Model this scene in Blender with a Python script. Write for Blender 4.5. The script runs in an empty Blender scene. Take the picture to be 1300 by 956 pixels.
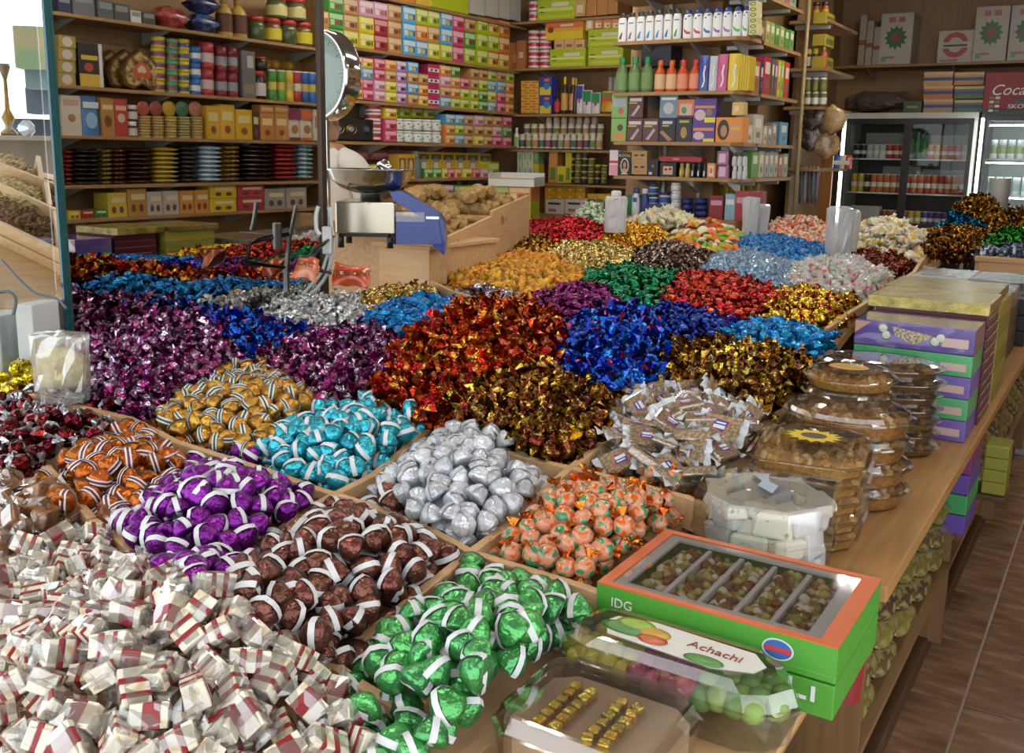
import bpy, bmesh, math, random
import numpy as np
from mathutils import Vector, Matrix, Euler, noise as mnoise
random.seed(7); RNG = np.random.default_rng(11)
SC = bpy.context.scene; COL = SC.collection

# ------------------------------------------------------------------ camera
F, H = 1237.5, 1.5
PI_, RO, YA = math.radians(10.9), math.radians(1.0), math.radians(32.25)
CX, CY = 650.0, 433.5
fw = np.array([-math.sin(YA)*math.cos(PI_), math.cos(YA)*math.cos(PI_), -math.sin(PI_)])
rt = np.array([math.cos(YA), math.sin(YA), 0.0]); dn = np.cross(fw, rt)
cR, sR = math.cos(RO), math.sin(RO)
cam_d = bpy.data.cameras.new('camera'); cam = bpy.data.objects.new('camera', cam_d); COL.objects.link(cam)
# image x = cR*a - sR*b, image y(down) = sR*a + cR*b  ->  image axes in the world
ix = cR*rt - sR*dn; iy = sR*rt + cR*dn
m = Matrix(((ix[0], -iy[0], -fw[0], 0), (ix[1], -iy[1], -fw[1], 0), (ix[2], -iy[2], -fw[2], H), (0, 0, 0, 1)))
cam.matrix_world = m
cam_d.sensor_width = 36; cam_d.lens = F/1300*36; cam_d.shift_y = -(478-CY)/1300; cam_d.clip_start = .05; cam_d.clip_end = 100
SC.camera = cam

# ------------------------------------------------------------------ world, exposure
w = bpy.data.worlds.new('daylight'); SC.world = w; w.use_nodes = True
bg = w.node_tree.nodes['Background']; bg.inputs[0].default_value = (.93, .97, 1.0, 1); bg.inputs[1].default_value = 1.9
vs = SC.view_settings; vs.view_transform = 'Standard'; vs.look = 'None'; vs.gamma = 1; vs.use_curve_mapping = False; vs.exposure = .42
SC.cycles.use_denoising = True; SC.cycles.max_bounces = 7; SC.cycles.transparent_max_bounces = 16
SC.cycles.diffuse_bounces = 3; SC.cycles.glossy_bounces = 4; SC.cycles.transmission_bounces = 4
SC.cycles.sample_clamp_indirect = 6; SC.cycles.caustics_reflective = False; SC.cycles.caustics_refractive = False

# ------------------------------------------------------------------ pixel <-> place helpers
O = np.array([0, 0, H])
def ray(px, py):
    x = (px-CX)/F; y = (py-CY)/F
    return fw + (cR*x + sR*y)*rt + (-sR*x + cR*y)*dn
def atz(px, py, z): d = ray(px, py); return Vector(O + d*((z-H)/d[2]))
def aty(px, py, y): d = ray(px, py); return Vector(O + d*(y/d[1]))
def atx(px, py, x): d = ray(px, py); return Vector(O + d*(x/d[0]))
def atd(px, py, dep): return Vector(O + ray(px, py)*dep)
def dep(p): return float((np.array(p)-O) @ fw)
def proj(P):
    v = P - O; z = v @ fw; a = (v @ rt)/z; b = (v @ dn)/z
    return CX + F*(cR*a - sR*b), CY + F*(sR*a + cR*b), z

# ------------------------------------------------------------------ materials
MATS = {}
def _new(name):
    mt = bpy.data.materials.new(name); mt.use_nodes = True
    return mt, mt.node_tree, mt.node_tree.nodes['Principled BSDF']
def P(c, rough=.5, metal=0.0, emit=0, name=None, spec=.5, coat=0):
    key = ('P', tuple(round(x, 3) for x in c), rough, metal, emit, spec, coat)
    if key in MATS: return MATS[key]
    mt, nt, b = _new(name or 'paint')
    b.inputs['Base Color'].default_value = (*c, 1); b.inputs['Roughness'].default_value = rough; b.inputs['Metallic'].default_value = metal
    b.inputs['Specular IOR Level'].default_value = spec; b.inputs['Coat Weight'].default_value = coat
    if emit: b.inputs['Emission Color'].default_value = (*c, 1); b.inputs['Emission Strength'].default_value = emit
    MATS[key] = mt; return mt
def srgb(h):
    h = h.lstrip('#'); v = [int(h[i:i+2], 16)/255 for i in (0, 2, 4)]
    return tuple(x/12.92 if x <= .04045 else ((x+.055)/1.055)**2.4 for x in v)
def C(h, rough=.45, metal=0.0, **k): return P(srgb(h), rough, metal, **k)
def N(nt, t, **k):
    n = nt.nodes.new(t)
    for a, v in k.items(): setattr(n, a, v)
    return n
def foil(c, c2=None, rough=.3, scale=55, metal=.85, mix=(.42, .58), bump=.5, hue=.012, val=.35):
    """metal wrapper with a second print colour, crinkle relief and a slight difference from piece to piece"""
    key = ('F', c, c2, rough, scale, metal, mix, bump, hue, val)
    if key in MATS: return MATS[key]
    mt, nt, b = _new('foil'); L = nt.links
    tc = N(nt, 'ShaderNodeTexCoord'); oi = N(nt, 'ShaderNodeObjectInfo')
    add = N(nt, 'ShaderNodeVectorMath', operation='ADD'); mul = N(nt, 'ShaderNodeVectorMath', operation='SCALE'); mul.inputs['Scale'].default_value = 7
    L.new(tc.outputs['Object'], add.inputs[0]); L.new(oi.outputs['Random'], mul.inputs[0]); L.new(mul.outputs[0], add.inputs[1])
    nz = N(nt, 'ShaderNodeTexNoise'); nz.inputs['Scale'].default_value = scale; nz.inputs['Detail'].default_value = 2; L.new(add.outputs[0], nz.inputs['Vector'])
    r = N(nt, 'ShaderNodeValToRGB'); r.color_ramp.elements[0].position = mix[0]; r.color_ramp.elements[1].position = mix[1]
    r.color_ramp.elements[0].color = (*srgb(c), 1); r.color_ramp.elements[1].color = (*srgb(c2 or c), 1); L.new(nz.outputs['Fac'], r.inputs[0])
    hs = N(nt, 'ShaderNodeHueSaturation')
    mr = N(nt, 'ShaderNodeMapRange'); mr.inputs['To Min'].default_value = 1-val; mr.inputs['To Max'].default_value = 1+val*.6; L.new(oi.outputs['Random'], mr.inputs[0])
    mh = N(nt, 'ShaderNodeMapRange'); mh.inputs['To Min'].default_value = .5-hue; mh.inputs['To Max'].default_value = .5+hue
    mm = N(nt, 'ShaderNodeMath', operation='FRACT'); m7 = N(nt, 'ShaderNodeMath', operation='MULTIPLY'); m7.inputs[1].default_value = 17.3
    L.new(oi.outputs['Random'], m7.inputs[0]); L.new(m7.outputs[0], mm.inputs[0]); L.new(mm.outputs[0], mh.inputs[0])
    L.new(mr.outputs[0], hs.inputs['Value']); L.new(mh.outputs[0], hs.inputs['Hue']); L.new(r.outputs[0], hs.inputs['Color'])
    L.new(hs.outputs[0], b.inputs['Base Color']); b.inputs['Metallic'].default_value = metal; b.inputs['Roughness'].default_value = rough
    if bump:
        n2 = N(nt, 'ShaderNodeTexNoise'); n2.inputs['Scale'].default_value = 160; n2.inputs['Detail'].default_value = 1; L.new(add.outputs[0], n2.inputs['Vector'])
        bp = N(nt, 'ShaderNodeBump'); bp.inputs['Strength'].default_value = bump; bp.inputs['Distance'].default_value = .004
        L.new(n2.outputs['Fac'], bp.inputs['Height']); L.new(bp.outputs[0], b.inputs['Normal'])
    MATS[key] = mt; return mt
def clear(tint=(1, 1, 1), gloss=.12, rough=.08, milky=0.0, crinkle=0):
    """thin clear plastic: see-through with a sheen, optionally milky"""
    k = ('T', tint, gloss, rough, milky, crinkle)
    if k in MATS: return MATS[k]
    mt = bpy.data.materials.new('clear_plastic'); mt.use_nodes = True; nt = mt.node_tree; nt.nodes.clear(); L = nt.links
    out = N(nt, 'ShaderNodeOutputMaterial'); tr = N(nt, 'ShaderNodeBsdfTransparent'); tr.inputs[0].default_value = (*tint, 1)
    gl = N(nt, 'ShaderNodeBsdfGlossy'); gl.inputs['Roughness'].default_value = rough
    fr = N(nt, 'ShaderNodeLayerWeight'); fr.inputs[0].default_value = .35
    mr = N(nt, 'ShaderNodeMapRange'); mr.inputs['To Min'].default_value = gloss*.5; mr.inputs['To Max'].default_value = min(1, gloss*4); L.new(fr.outputs['Facing'], mr.inputs[0])
    mx = N(nt, 'ShaderNodeMixShader'); L.new(mr.outputs[0], mx.inputs[0]); L.new(tr.outputs[0], mx.inputs[1]); L.new(gl.outputs[0], mx.inputs[2])
    last = mx
    if crinkle:
        tc = N(nt, 'ShaderNodeTexCoord'); nz = N(nt, 'ShaderNodeTexNoise'); nz.inputs['Scale'].default_value = crinkle; nz.inputs['Detail'].default_value = 3; bp = N(nt, 'ShaderNodeBump'); bp.inputs['Strength'].default_value = .9; bp.inputs['Distance'].default_value = .02
        L.new(tc.outputs['Object'], nz.inputs['Vector']); L.new(nz.outputs['Fac'], bp.inputs['Height']); L.new(bp.outputs[0], gl.inputs['Normal'])
    if milky:
        df = N(nt, 'ShaderNodeBsdfDiffuse'); df.inputs[0].default_value = (*[.9*t for t in tint], 1)
        m2 = N(nt, 'ShaderNodeMixShader'); m2.inputs[0].default_value = milky; L.new(mx.outputs[0], m2.inputs[1]); L.new(df.outputs[0], m2.inputs[2]); last = m2
    L.new(last.outputs[0], out.inputs[0]); MATS[k] = mt; return mt
def mottled(c1, c2, scale=60, rough=.6, lo=.4, hi=.6, bump=.3, c3=None, tex='n', dist=.003, stretch=None, name='mottled', spec=.4):
    k = ('M', c1, c2, scale, rough, lo, hi, bump, c3, tex, stretch)
    if k in MATS: return MATS[k]
    mt, nt, b = _new(name); L = nt.links
    tc = N(nt, 'ShaderNodeTexCoord'); src = tc.outputs['Object']
    if stretch:
        mp = N(nt, 'ShaderNodeMapping'); mp.inputs['Scale'].default_value = stretch; L.new(src, mp.inputs[0]); src = mp.outputs[0]
    if tex == 'v':
        nz = N(nt, 'ShaderNodeTexVoronoi'); nz.inputs['Scale'].default_value = scale; fo = nz.outputs['Distance']
    else:
        nz = N(nt, 'ShaderNodeTexNoise'); nz.inputs['Scale'].default_value = scale; nz.inputs['Detail'].default_value = 4; fo = nz.outputs['Fac']
    L.new(src, nz.inputs['Vector'])
    r = N(nt, 'ShaderNodeValToRGB'); e = r.color_ramp.elements; e[0].position = lo; e[1].position = hi
    e[0].color = (*srgb(c1), 1); e[1].color = (*srgb(c2), 1)
    if c3: q = e.new((lo+hi)/2); q.color = (*srgb(c3), 1)
    L.new(fo, r.inputs[0]); L.new(r.outputs[0], b.inputs['Base Color']); b.inputs['Roughness'].default_value = rough; b.inputs['Specular IOR Level'].default_value = spec
    if bump:
        bp = N(nt, 'ShaderNodeBump'); bp.inputs['Strength'].default_value = bump; bp.inputs['Distance'].default_value = dist; L.new(fo, bp.inputs['Height']); L.new(bp.outputs[0], b.inputs['Normal'])
    MATS[k] = mt; return mt
def wood(c1, c2, along='x', rough=.5):
    st = {'x': (1.2, 18, 18), 'y': (18, 1.2, 18), 'z': (18, 18, 1.2)}[along]
    return mottled(c1, c2, 3.0, rough, .3, .7, .06, stretch=st, name='wood', spec=.35)
W_PALE = wood('#d9b489', '#c99f70', 'y'); W_PALEX = wood('#d9b489', '#c99f70', 'x')
W_SHELF = wood('#a98458', '#8f6c45', 'y'); W_SHELFX = wood('#a98458', '#8f6c45', 'x'); W_TABLE = wood('#b98e58', '#a67c48', 'y')
W_WALL = wood('#a4825a', '#957350', 'z'); DARKW = wood('#5f4630', '#4c3726', 'z')
STEEL = C('#c8c9c6', .22, 1.0); CHROME = C('#d5d6d4', .1, 1.0); BLACK = C('#15161a', .4); WHITE = C('#e8e8e4', .5); BRACKET = C('#b9bbb8', .4, .4)
CLEAR = clear(); CLEARS = clear((.97, .97, .96), .28, .06); MILKY = clear((.97, .97, .97), .2, .2, .45)

# ------------------------------------------------------------------ mesh helpers
class MB:
    """collects faces with material slots, builds ONE mesh"""
    def __init__(s): s.v = []; s.f = []; s.m = []; s.mats = []; s.sm = []
    def slot(s, mt):
        if mt not in s.mats: s.mats.append(mt)
        return s.mats.index(mt)
    def add(s, vs_, fs, mt, smooth=False):
        o = len(s.v); k = s.slot(mt); s.v += [tuple(v) for v in vs_]
        for f in fs: s.f.append(tuple(o+i for i in f)); s.m.append(k); s.sm.append(smooth)
        return s
    def box(s, a, b, mt, bev=0, M=None):
        x0, y0, z0 = a; x1, y1, z1 = b
        if bev:
            bm = bmesh.new(); bmesh.ops.create_cube(bm, size=1)
            for v in bm.verts: v.co = Vector(((x0+x1)/2+v.co.x*(x1-x0), (y0+y1)/2+v.co.y*(y1-y0), (z0+z1)/2+v.co.z*(z1-z0)))
            bmesh.ops.bevel(bm, geom=bm.edges[:], offset=bev, segments=2, affect='EDGES', profile=.5)
            bm.verts.ensure_lookup_table(); bm.verts.index_update()
            vv = [v.co.copy() for v in bm.verts]; ff = [[v.index for v in f.verts] for f in bm.faces]; bm.free()
        else:
            vv = [Vector(p) for p in ((x0,y0,z0),(x1,y0,z0),(x1,y1,z0),(x0,y1,z0),(x0,y0,z1),(x1,y0,z1),(x1,y1,z1),(x0,y1,z1))]
            ff = [(0,3,2,1),(4,5,6,7),(0,1,5,4),(1,2,6,5),(2,3,7,6),(3,0,4,7)]
        if M: vv = [M @ v for v in vv]
        return s.add(vv, ff, mt)
    def lathe(s, prof, mt, n=16, c=(0, 0, 0), sx=1, sy=1, cap=True, smooth=True, M=None, shape=None):
        vv = []; ff = []
        for r, z in prof:
            for i in range(n):
                a = 2*math.pi*(i+.5)/n; k = shape(a) if shape else 1
                vv.append(Vector((c[0]+r*k*math.cos(a)*sx, c[1]+r*k*math.sin(a)*sy, c[2]+z)))
        for j in range(len(prof)-1):
            for i in range(n): ff.append((j*n+i, j*n+(i+1) % n, (j+1)*n+(i+1) % n, (j+1)*n+i))
        if cap: ff.append(tuple(reversed(range(n)))); ff.append(tuple((len(prof)-1)*n+i for i in range(n)))
        if M: vv = [M @ v for v in vv]
        return s.add(vv, ff, mt, smooth)
    def tube(s, pts, r, mt, n=8, smooth=True):
        pts = [Vector(p) for p in pts]; vv = []; ff = []
        for i, p in enumerate(pts):
            t = (pts[min(i+1, len(pts)-1)]-pts[max(i-1, 0)]).normalized(); a = t.orthogonal().normalized() if i == 0 else (a - t*a.dot(t)).normalized(); b = t.cross(a)
            rr = r[i] if isinstance(r, (list, tuple)) else r
            for k in range(n): q = 2*math.pi*k/n; vv.append(p + a*math.cos(q)*rr + b*math.sin(q)*rr)
        for j in range(len(pts)-1):
            for i in range(n): ff.append((j*n+i, j*n+(i+1) % n, (j+1)*n+(i+1) % n, (j+1)*n+i))
        ff.append(tuple(reversed(range(n)))); ff.append(tuple((len(pts)-1)*n+i for i in range(n)))
        return s.add(vv, ff, mt, smooth)
    def prism(s, poly, z0, z1, mt, smooth=False, M=None):
        n = len(poly); vv = [Vector((x, y, z0)) for x, y in poly]+[Vector((x, y, z1)) for x, y in poly]
        ff = [tuple(reversed(range(n))), tuple(range(n, 2*n))]+[(i, (i+1) % n, n+(i+1) % n, n+i) for i in range(n)]
        if M: vv = [M @ v for v in vv]
        return s.add(vv, ff, mt, smooth)
    def mesh(s, name):
        me = bpy.data.meshes.new(name); me.from_pydata([tuple(v) for v in s.v], [], s.f)
        for mt in s.mats: me.materials.append(mt)
        me.polygons.foreach_set('material_index', s.m); me.polygons.foreach_set('use_smooth', s.sm); me.update(); return me
    def build(s, name, parent=None, loc=(0, 0, 0), rz=0):
        o = bpy.data.objects.new(name, s.mesh(name)); COL.objects.link(o); o.location = loc; o.rotation_euler = (0, 0, rz)
        if parent: o.parent = parent
        return o
def tag(o, label=None, cat=None, group=None, kind=None):
    if label: o['label'] = label
    if cat: o['category'] = cat
    if group: o['group'] = group
    if kind: o['kind'] = kind
    return o
def empty(name, loc=(0, 0, 0), rz=0):
    o = bpy.data.objects.new(name, None); COL.objects.link(o); o.location = loc; o.rotation_euler = (0, 0, rz); o.empty_display_size = .05; return o
def inst(name, me, parent=None, loc=(0, 0, 0), rot=None, scale=None):
    o = bpy.data.objects.new(name, me); COL.objects.link(o); o.location = loc
    if rot is not None: o.rotation_euler = rot
    if scale is not None: o.scale = scale
    if parent: o.parent = parent
    return o
def text(name, body, size, mt, parent, loc, rot, extrude=.0006, align='CENTER', shear=0, sx=1):
    cu = bpy.data.curves.new(name, 'FONT'); cu.body = body; cu.size = size; cu.extrude = extrude; cu.align_x = align; cu.align_y = 'CENTER'; cu.shear = shear; cu.resolution_u = 3
    t = bpy.data.objects.new(name, cu); COL.objects.link(t); me = bpy.data.meshes.new_from_object(t.evaluated_get(bpy.context.evaluated_depsgraph_get())); bpy.data.objects.remove(t); bpy.data.curves.remove(cu)
    me.materials.clear(); me.materials.append(mt); o = bpy.data.objects.new(name, me); COL.objects.link(o); o.parent = parent; o.location = loc; o.rotation_euler = rot; o.scale = (sx, 1, 1); return o
ORD = ['first','second','third','fourth','fifth','sixth','seventh','eighth','ninth','tenth','eleventh','twelfth','thirteenth','fourteenth','fifteenth','sixteenth','seventeenth','eighteenth','nineteenth','twentieth']
def ordn(i): return ORD[i] if i < 20 else '%dth' % (i+1)
# ------------------------------------------------------------------ the room
XM = -2.6           # plane of the mirror standing on the candy table
XW = -4.9           # front of the long tea shelves
YB, YP = 7.75, 6.5  # front of the rear shelves, front of the cosmetics shelves
XP = -2.31
XR = 2*XM + 6.0     # front of the shelves across the aisle, seen only in the mirror
def struct(name, label, mb): return tag(mb.build(name), label, None, None, 'structure')
floor_m = mottled('#6a4c36', '#a58468', 6, .22, .3, .72, .03, c3='#86664c', stretch=(1, 3.5, 1), name='marble_tile', spec=.6)
f = struct('floor', 'brown marbled tile floor of the aisle', MB().box((-6, -3, -.06), (2.2, 11, -.012), C('#c9b8a6', .6)))
tl = MB().box((.004, .004, -.012), (.396, .396, 0), floor_m, .002).mesh('floor_tile')
k = 0
for i in range(-2, 4):
    for j in range(3, 22):
        o = inst('floor_tile', tl, f, (i*.4-.25, j*.4, 0), (0, 0, 0)); k += 1
struct('ceiling', 'plain dim ceiling over the shop', MB().box((-6, -1.2, 3.1), (2.2, 11, 3.2), C('#75695c', .85)))
struct('wall_left', 'brown wall behind the long tea shelves', MB().box((-5.34, 4.6, 0), (-5.24, 8.2, 3.1), W_WALL))
struct('wall_back', 'brown panelled wall behind the rear shelves', MB().box((-5.34, 8.1, 0), (-2.72, 8.2, 3.1), W_WALL))
struct('wall_side', 'brown wall running back to the drink fridges', MB().box((-2.78, 7.0, 0), (-2.68, 10.4, 3.1), W_WALL))
struct('wall_rear', 'plain brown wall above the drink fridges', MB().box((-2.8, 10.3, 0), (2.2, 10.4, 3.1), W_WALL))
struct('wall_right', 'brown wall across the aisle behind the shelves', MB().box((1.22, 2.0, 0), (1.32, 10.3, 3.1), W_WALL))
# unseen ceiling lamps added to light the rear and put sparkle on foils
lamp_m = C('#ffffff', .5); tube_m = P((1, .95, .86), .5, 0, 33, 'lit_tube')
for i, (x, y, ln) in enumerate(((-1.6, 1.4, 1.5), (-3.6, 3.6, 1.5), (-1.6, 4.2, 1.5), (-3.4, 6.2, 1.5), (-1.4, 7.4, 1.5), (.3, 3.2, 1.5), (.1, 6.4, 1.5))):
    r = tag(empty('added_ceiling_lamp', (x, y, 3.1)), 'added unseen fluorescent ceiling lamp, %s from the shop front' % ordn(i), 'lamp', 'added unseen ceiling lamps')
    MB().box((-.09, -ln/2, -.05), (.09, ln/2, 0), lamp_m, .008).build('housing', r)
    for sx in (-.045, .045): MB().tube([(sx, -ln/2+.03, -.065), (sx, ln/2-.03, -.065)], .013, tube_m, 8).build('tube', r)

# ------------------------------------------------------------------ candy table
def zt(x, y):
    d = -math.sin(YA)*x + math.cos(YA)*y
    return .70 + .30*(1-np.exp(-(np.maximum(d, .6)-1.0)/2.4))
def ons(px, py, off=.06):
    r = ray(px, py); t = .4
    while t < 14:
        p = O + t*r
        if p[2] < zt(p[0], p[1]) + off: return Vector(p)
        t += .006
    return Vector(p)
deck_poly = [(-.665, .5), (-.665, 1.3), (-.70, 1.34), (-.70, 2.2), (-.74, 2.6), (-.80, 3.2), (-.88, 4.0), (-.92, 5.2), (-.93, 7.6), (-2.1, 7.6), (-2.25, 6.42), (-3.95, 6.42), (-3.3, 5.2), (-2.55, 3.35), (-2.57, 1.45), (-2.95, 1.2), (-2.2, .2), (-1.2, .3)]
table = tag(empty('candy_table', (-1.4, 3, 0)), 'long light wooden candy table carrying bins and stacked sweet boxes', 'table')
def tpart(mb, name):
    o = mb.build(name); o.parent = table; o.matrix_parent_inverse = Matrix.Translation((1.4, -3, 0)); return o
def inpoly(poly, X, Y):
    X = np.asarray(X); Y = np.asarray(Y); r = np.zeros(X.shape, bool); n = len(poly)
    for i in range(n):
        (x1, y1), (x2, y2) = poly[i], poly[(i+1) % n]
        c = ((y1 > Y) != (y2 > Y)) & (X < (x2-x1)*(Y-y1)/((y2-y1) if y2 != y1 else 1e-9)+x1); r ^= c
    return r
dk = MB(); g = .11; vs_ = []; idx = {}
bm = bmesh.new(); bmv = [bm.verts.new((x, y, 0)) for x, y in deck_poly]; bm.faces.new(bmv); bmesh.ops.triangulate(bm, faces=bm.faces[:]); bmesh.ops.subdivide_edges(bm, edges=bm.edges[:], cuts=9, use_grid_fill=True)
for v in bm.verts: v.co.z = float(zt(v.co.x, v.co.y)) - .02
bm.normal_update()
for fc in bm.faces:
    if fc.normal.z < 0: fc.normal_flip()
top = bmesh.ops.extrude_face_region(bm, geom=bm.faces[:])
for v in [e for e in top['geom'] if isinstance(e, bmesh.types.BMVert)]: v.co.z += .0
for v in bm.verts:
    if not any(v is e for e in ()): pass
newv = set(e for e in top['geom'] if isinstance(e, bmesh.types.BMVert))
for v in bm.verts:
    if v not in newv: v.co.z -= .035
bm.verts.index_update(); dk.add([v.co.copy() for v in bm.verts], [[v.index for v in fc.verts] for fc in bm.faces], W_PALE); bm.free()
tpart(dk, 'sloping_deck')
tpart(MB().box((-1.05, 1.86, .665), (-.315, 5.6, .70), W_TABLE, .004), 'table_top')
tpart(MB().box((-1.05, 1.90, .05), (-1.0, 5.5, .665), W_TABLE), 'back_panel')
for y in (1.9, 3.05, 4.3, 5.5): tpart(MB().box((-1.0, y-.012, .05), (-.35, y+.012, .665), wood('#8a6a47', '#7b5c3c', 'z')), 'partition')
tpart(MB().box((-1.0, 1.9, .30), (-.345, 5.5, .318), wood('#8a6a47', '#7b5c3c', 'y')), 'lower_shelf')
tpart(MB().box((-1.02, 1.88, 0), (-.385, 5.55, .06), DARKW, .004), 'plinth')
tpart(MB().box((-2.6, .75, 0), (-1.1, 1.9, .64), W_TABLE, .004), 'front_cabinet'); tpart(MB().box((-2.6, 1.9, 0), (-1.1, 6.0, .68), W_TABLE, .004), 'rear_cabinet')
tpart(MB().box((-1.1, .7, .64), (-.345, 1.74, .665), W_TABLE), 'front_board'); tpart(MB().box((-1.1, .75, 0), (-.42, 1.7, .64), DARKW), 'front_base')
tpart(MB().box((-.9, .62, .685), (-.33, 1.72, .70), W_PALEX), 'packing_board')
# wooden slats between the bins
DIVS = [[(372, 885), (421, 840), (594, 702), (640, 668), (720, 596), (766, 560), (800, 530)], [(552, 674), (597, 699), (746, 745), (775, 756)], [(300, 778), (385, 817), (421, 840), (455, 865), (520, 905)],
        [(345, 598), (399, 618), (470, 640), (552, 674)], [(300, 712), (395, 642), (441, 618), (472, 603), (540, 548), (590, 505)], [(20, 885), (46, 866), (91, 838), (160, 790), (216, 738), (300, 712)], [(640, 572), (685, 584), (745, 597), (873, 630), (899, 641)],
        [(120, 660), (216, 731), (241, 739), (300, 778)], [(60, 592), (115, 655)], [(40, 500), (165, 530), (225, 560), (345, 598)], [(1178, 318), (1160, 345), (1125, 368), (1078, 396), (1050, 416)], [(1178, 318), (1120, 300)], [(540, 352), (572, 368), (610, 380)], [(532, 352), (600, 325), (640, 310)]]
for dv in DIVS:
    pts = [ons(x, y, .042) for x, y in dv]
    for a, b in zip(pts[:-1], pts[1:]):
        ln = (b.xy-a.xy).length; ang = math.atan2(b.y-a.y, b.x-a.x); o = MB().box((-.006, -.009, -.066), (ln+.006, .009, .0), W_PALEX, .002)
        M_ = Matrix.Translation(a) @ Matrix.Rotation(ang, 4, 'Z') @ Matrix.Rotation(-math.atan2(b.z-a.z, ln), 4, 'Y')
        o.v = [tuple(M_ @ Vector(q)) for q in o.v]; tpart(o, 'bin_slat')
# ------------------------------------------------------------------ sweets: one mesh per kind, then heaps
def rnoise(v, s, a, seed): 
    q = Vector(v)*s + Vector((seed*3.1, seed*1.7, seed*.9)); return Vector(v) + mnoise.noise_vector(q)*a
def twist(m1, m2, L=.052, r=.011, wing=.015, n=8, seed=0, ww=.014):
    """wrapped sweet: crinkled body, pinched necks, pleated fan ends"""
    b = L/2-wing; xs = [(-L/2, 'w'), (-b-.004, 'n'), (-b+.002, .75), (-b*.4, 1.0), (b*.4, 1.0), (b-.002, .75), (b+.004, 'n'), (L/2, 'w')]
    vv = []; ff = []; mi = []
    rnd = random.Random(seed); tw = [rnd.uniform(0, 3.1) for _ in range(2)]
    for k, (x, q) in enumerate(xs):
        for i in range(n):
            a = 2*math.pi*i/n
            if q == 'w': y, z = ww*math.cos(a), .003*math.sin(a)*(1 if i % 2 else -1)+.003*(1 if i % 2 else -1); t = tw[k > 3]; y, z = y*math.cos(t)-z*math.sin(t), y*math.sin(t)+z*math.cos(t)
            elif q == 'n': y, z = .35*r*math.cos(a), .35*r*math.sin(a)
            else: y, z = q*r*math.cos(a), q*r*.85*math.sin(a)
            p = rnoise((x, y, z), 110, .0035 if q == 'w' else .0016, seed); vv.append(p)
    for j in range(len(xs)-1):
        for i in range(n): ff.append((j*n+i, j*n+(i+1) % n, (j+1)*n+(i+1) % n, (j+1)*n+i)); mi.append(1 if j in (0, len(xs)-2) else 0)
    ff += [tuple(reversed(range(n))), tuple((len(xs)-1)*n+i for i in range(n))]; mi += [1, 1]
    mb = MB(); mb.slot(m1); mb.slot(m2); mb.v = [tuple(v) for v in vv]; mb.f = ff; mb.m = [0 if m1 == m2 else x for x in mi]; mb.sm = [False]*len(ff); return mb
def nugget(m1, m2, L=.034, r=.014, seed=0):
    """fold-wrapped chunk with one crumpled tail"""
    bm = bmesh.new(); bmesh.ops.create_icosphere(bm, subdivisions=2, radius=1)
    for v in bm.verts:
        c = v.co; s = 1/max(abs(c.x), abs(c.y), abs(c.z))**.55
        v.co = rnoise((c.x*s*L/2, c.y*s*r, c.z*s*r*.75), 110, .0045, seed)
    bm.verts.index_update(); mb = MB(); mb.add([v.co.copy() for v in bm.verts], [[v.index for v in f.verts] for f in bm.faces], m1); bm.free()
    if m2 is not None:
        rnd = random.Random(seed); a0 = rnd.uniform(0, 6)
        for q_ in range(2):
            a = a0+q_*math.pi+rnd.uniform(-.4, .4); up = rnd.uniform(.2, .9)
            root_ = rnoise((L*.36*math.cos(a), L*.36*math.sin(a)*r*2/L, .0), 100, .002, seed); rim_ = []
            for i, w in enumerate((-.75, -.45, -.15, .15, .45, .75)): rim_.append(rnoise((L*.95*math.cos(a+w), L*.8*math.sin(a+w), L*up*.45+.010*(1 if i % 2 else -1)), 90, .008, seed+i+q_))
            mb.add([root_]+rim_, [(0, i, i+1) for i in range(1, 6)], m2)
    return mb
def dome(mt, r=.020, h=.031, seed=0):
    mb = MB(); mb.lathe([(r*.55, 0), (r*.93, .001), (r, .005), (r*.96, h*.32), (r*.80, h*.58), (r*.5, h*.82), (r*.15, h*.985)], mt, 14, (0, 0, -h*.42))
    mb.v = [tuple(rnoise(v, 70, .0022, seed)) for v in mb.v]; return mb
def band(mt, r=.020, h=.031, wd=.0055, mid=None):
    prof = [(-.55*r, 0), (-1.03*r, .001), (-1.06*r, h*.2), (-1.0*r, h*.36), (-.84*r, h*.62), (-.52*r, h*.87), (0, h*1.04), (.52*r, h*.87), (.84*r, h*.62), (1.0*r, h*.36), (1.06*r, h*.2), (1.03*r, .001), (.55*r, 0), (0, -.001)]
    mb = MB(); n = len(prof); ys = [-wd, wd] if mid is None else [-wd, -wd*.4, wd*.4, wd]
    for j in range(len(ys)-1):
        vv = [(x*1.02, y, z-h*.42+(.0006 if mid and j == 1 else 0)) for x, z in prof for y in (ys[j], ys[j+1])]
        mb.add(vv, [(2*i, 2*((i+1) % n), 2*((i+1) % n)+1, 2*i+1) for i in range(n)], mid if (mid and j == 1) else mt, True)
    return mb
def ballc(mt, mt2, r=.017, seed=0):
    mb = MB(); bm = bmesh.new(); bmesh.ops.create_uvsphere(bm, u_segments=14, v_segments=9, radius=r)
    for v in bm.verts: v.co = rnoise(v.co*(1, 1, .94) if False else v.co, 90, .0012, seed)
    bm.verts.index_update(); mb.add([v.co.copy() for v in bm.verts], [[v.index for v in f.verts] for f in bm.faces], mt, True); bm.free(); return mb
def tails(mt, L=.034, r=.006, seed=0, ends=(-1, 1)):
    mb = MB(); rnd = random.Random(seed)
    for s in ends:
        pts = [(s*L*.38, 0, 0)]+[(s*L*(.85+rnd.uniform(-.08, .08)), r*2.2*q, rnd.uniform(-.006, .006)) for q in (-1, -.5, 0, .5, 1)]
        mb.add(pts, [(0, i, i+1) for i in range(1, 5)], mt)
    return mb
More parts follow.
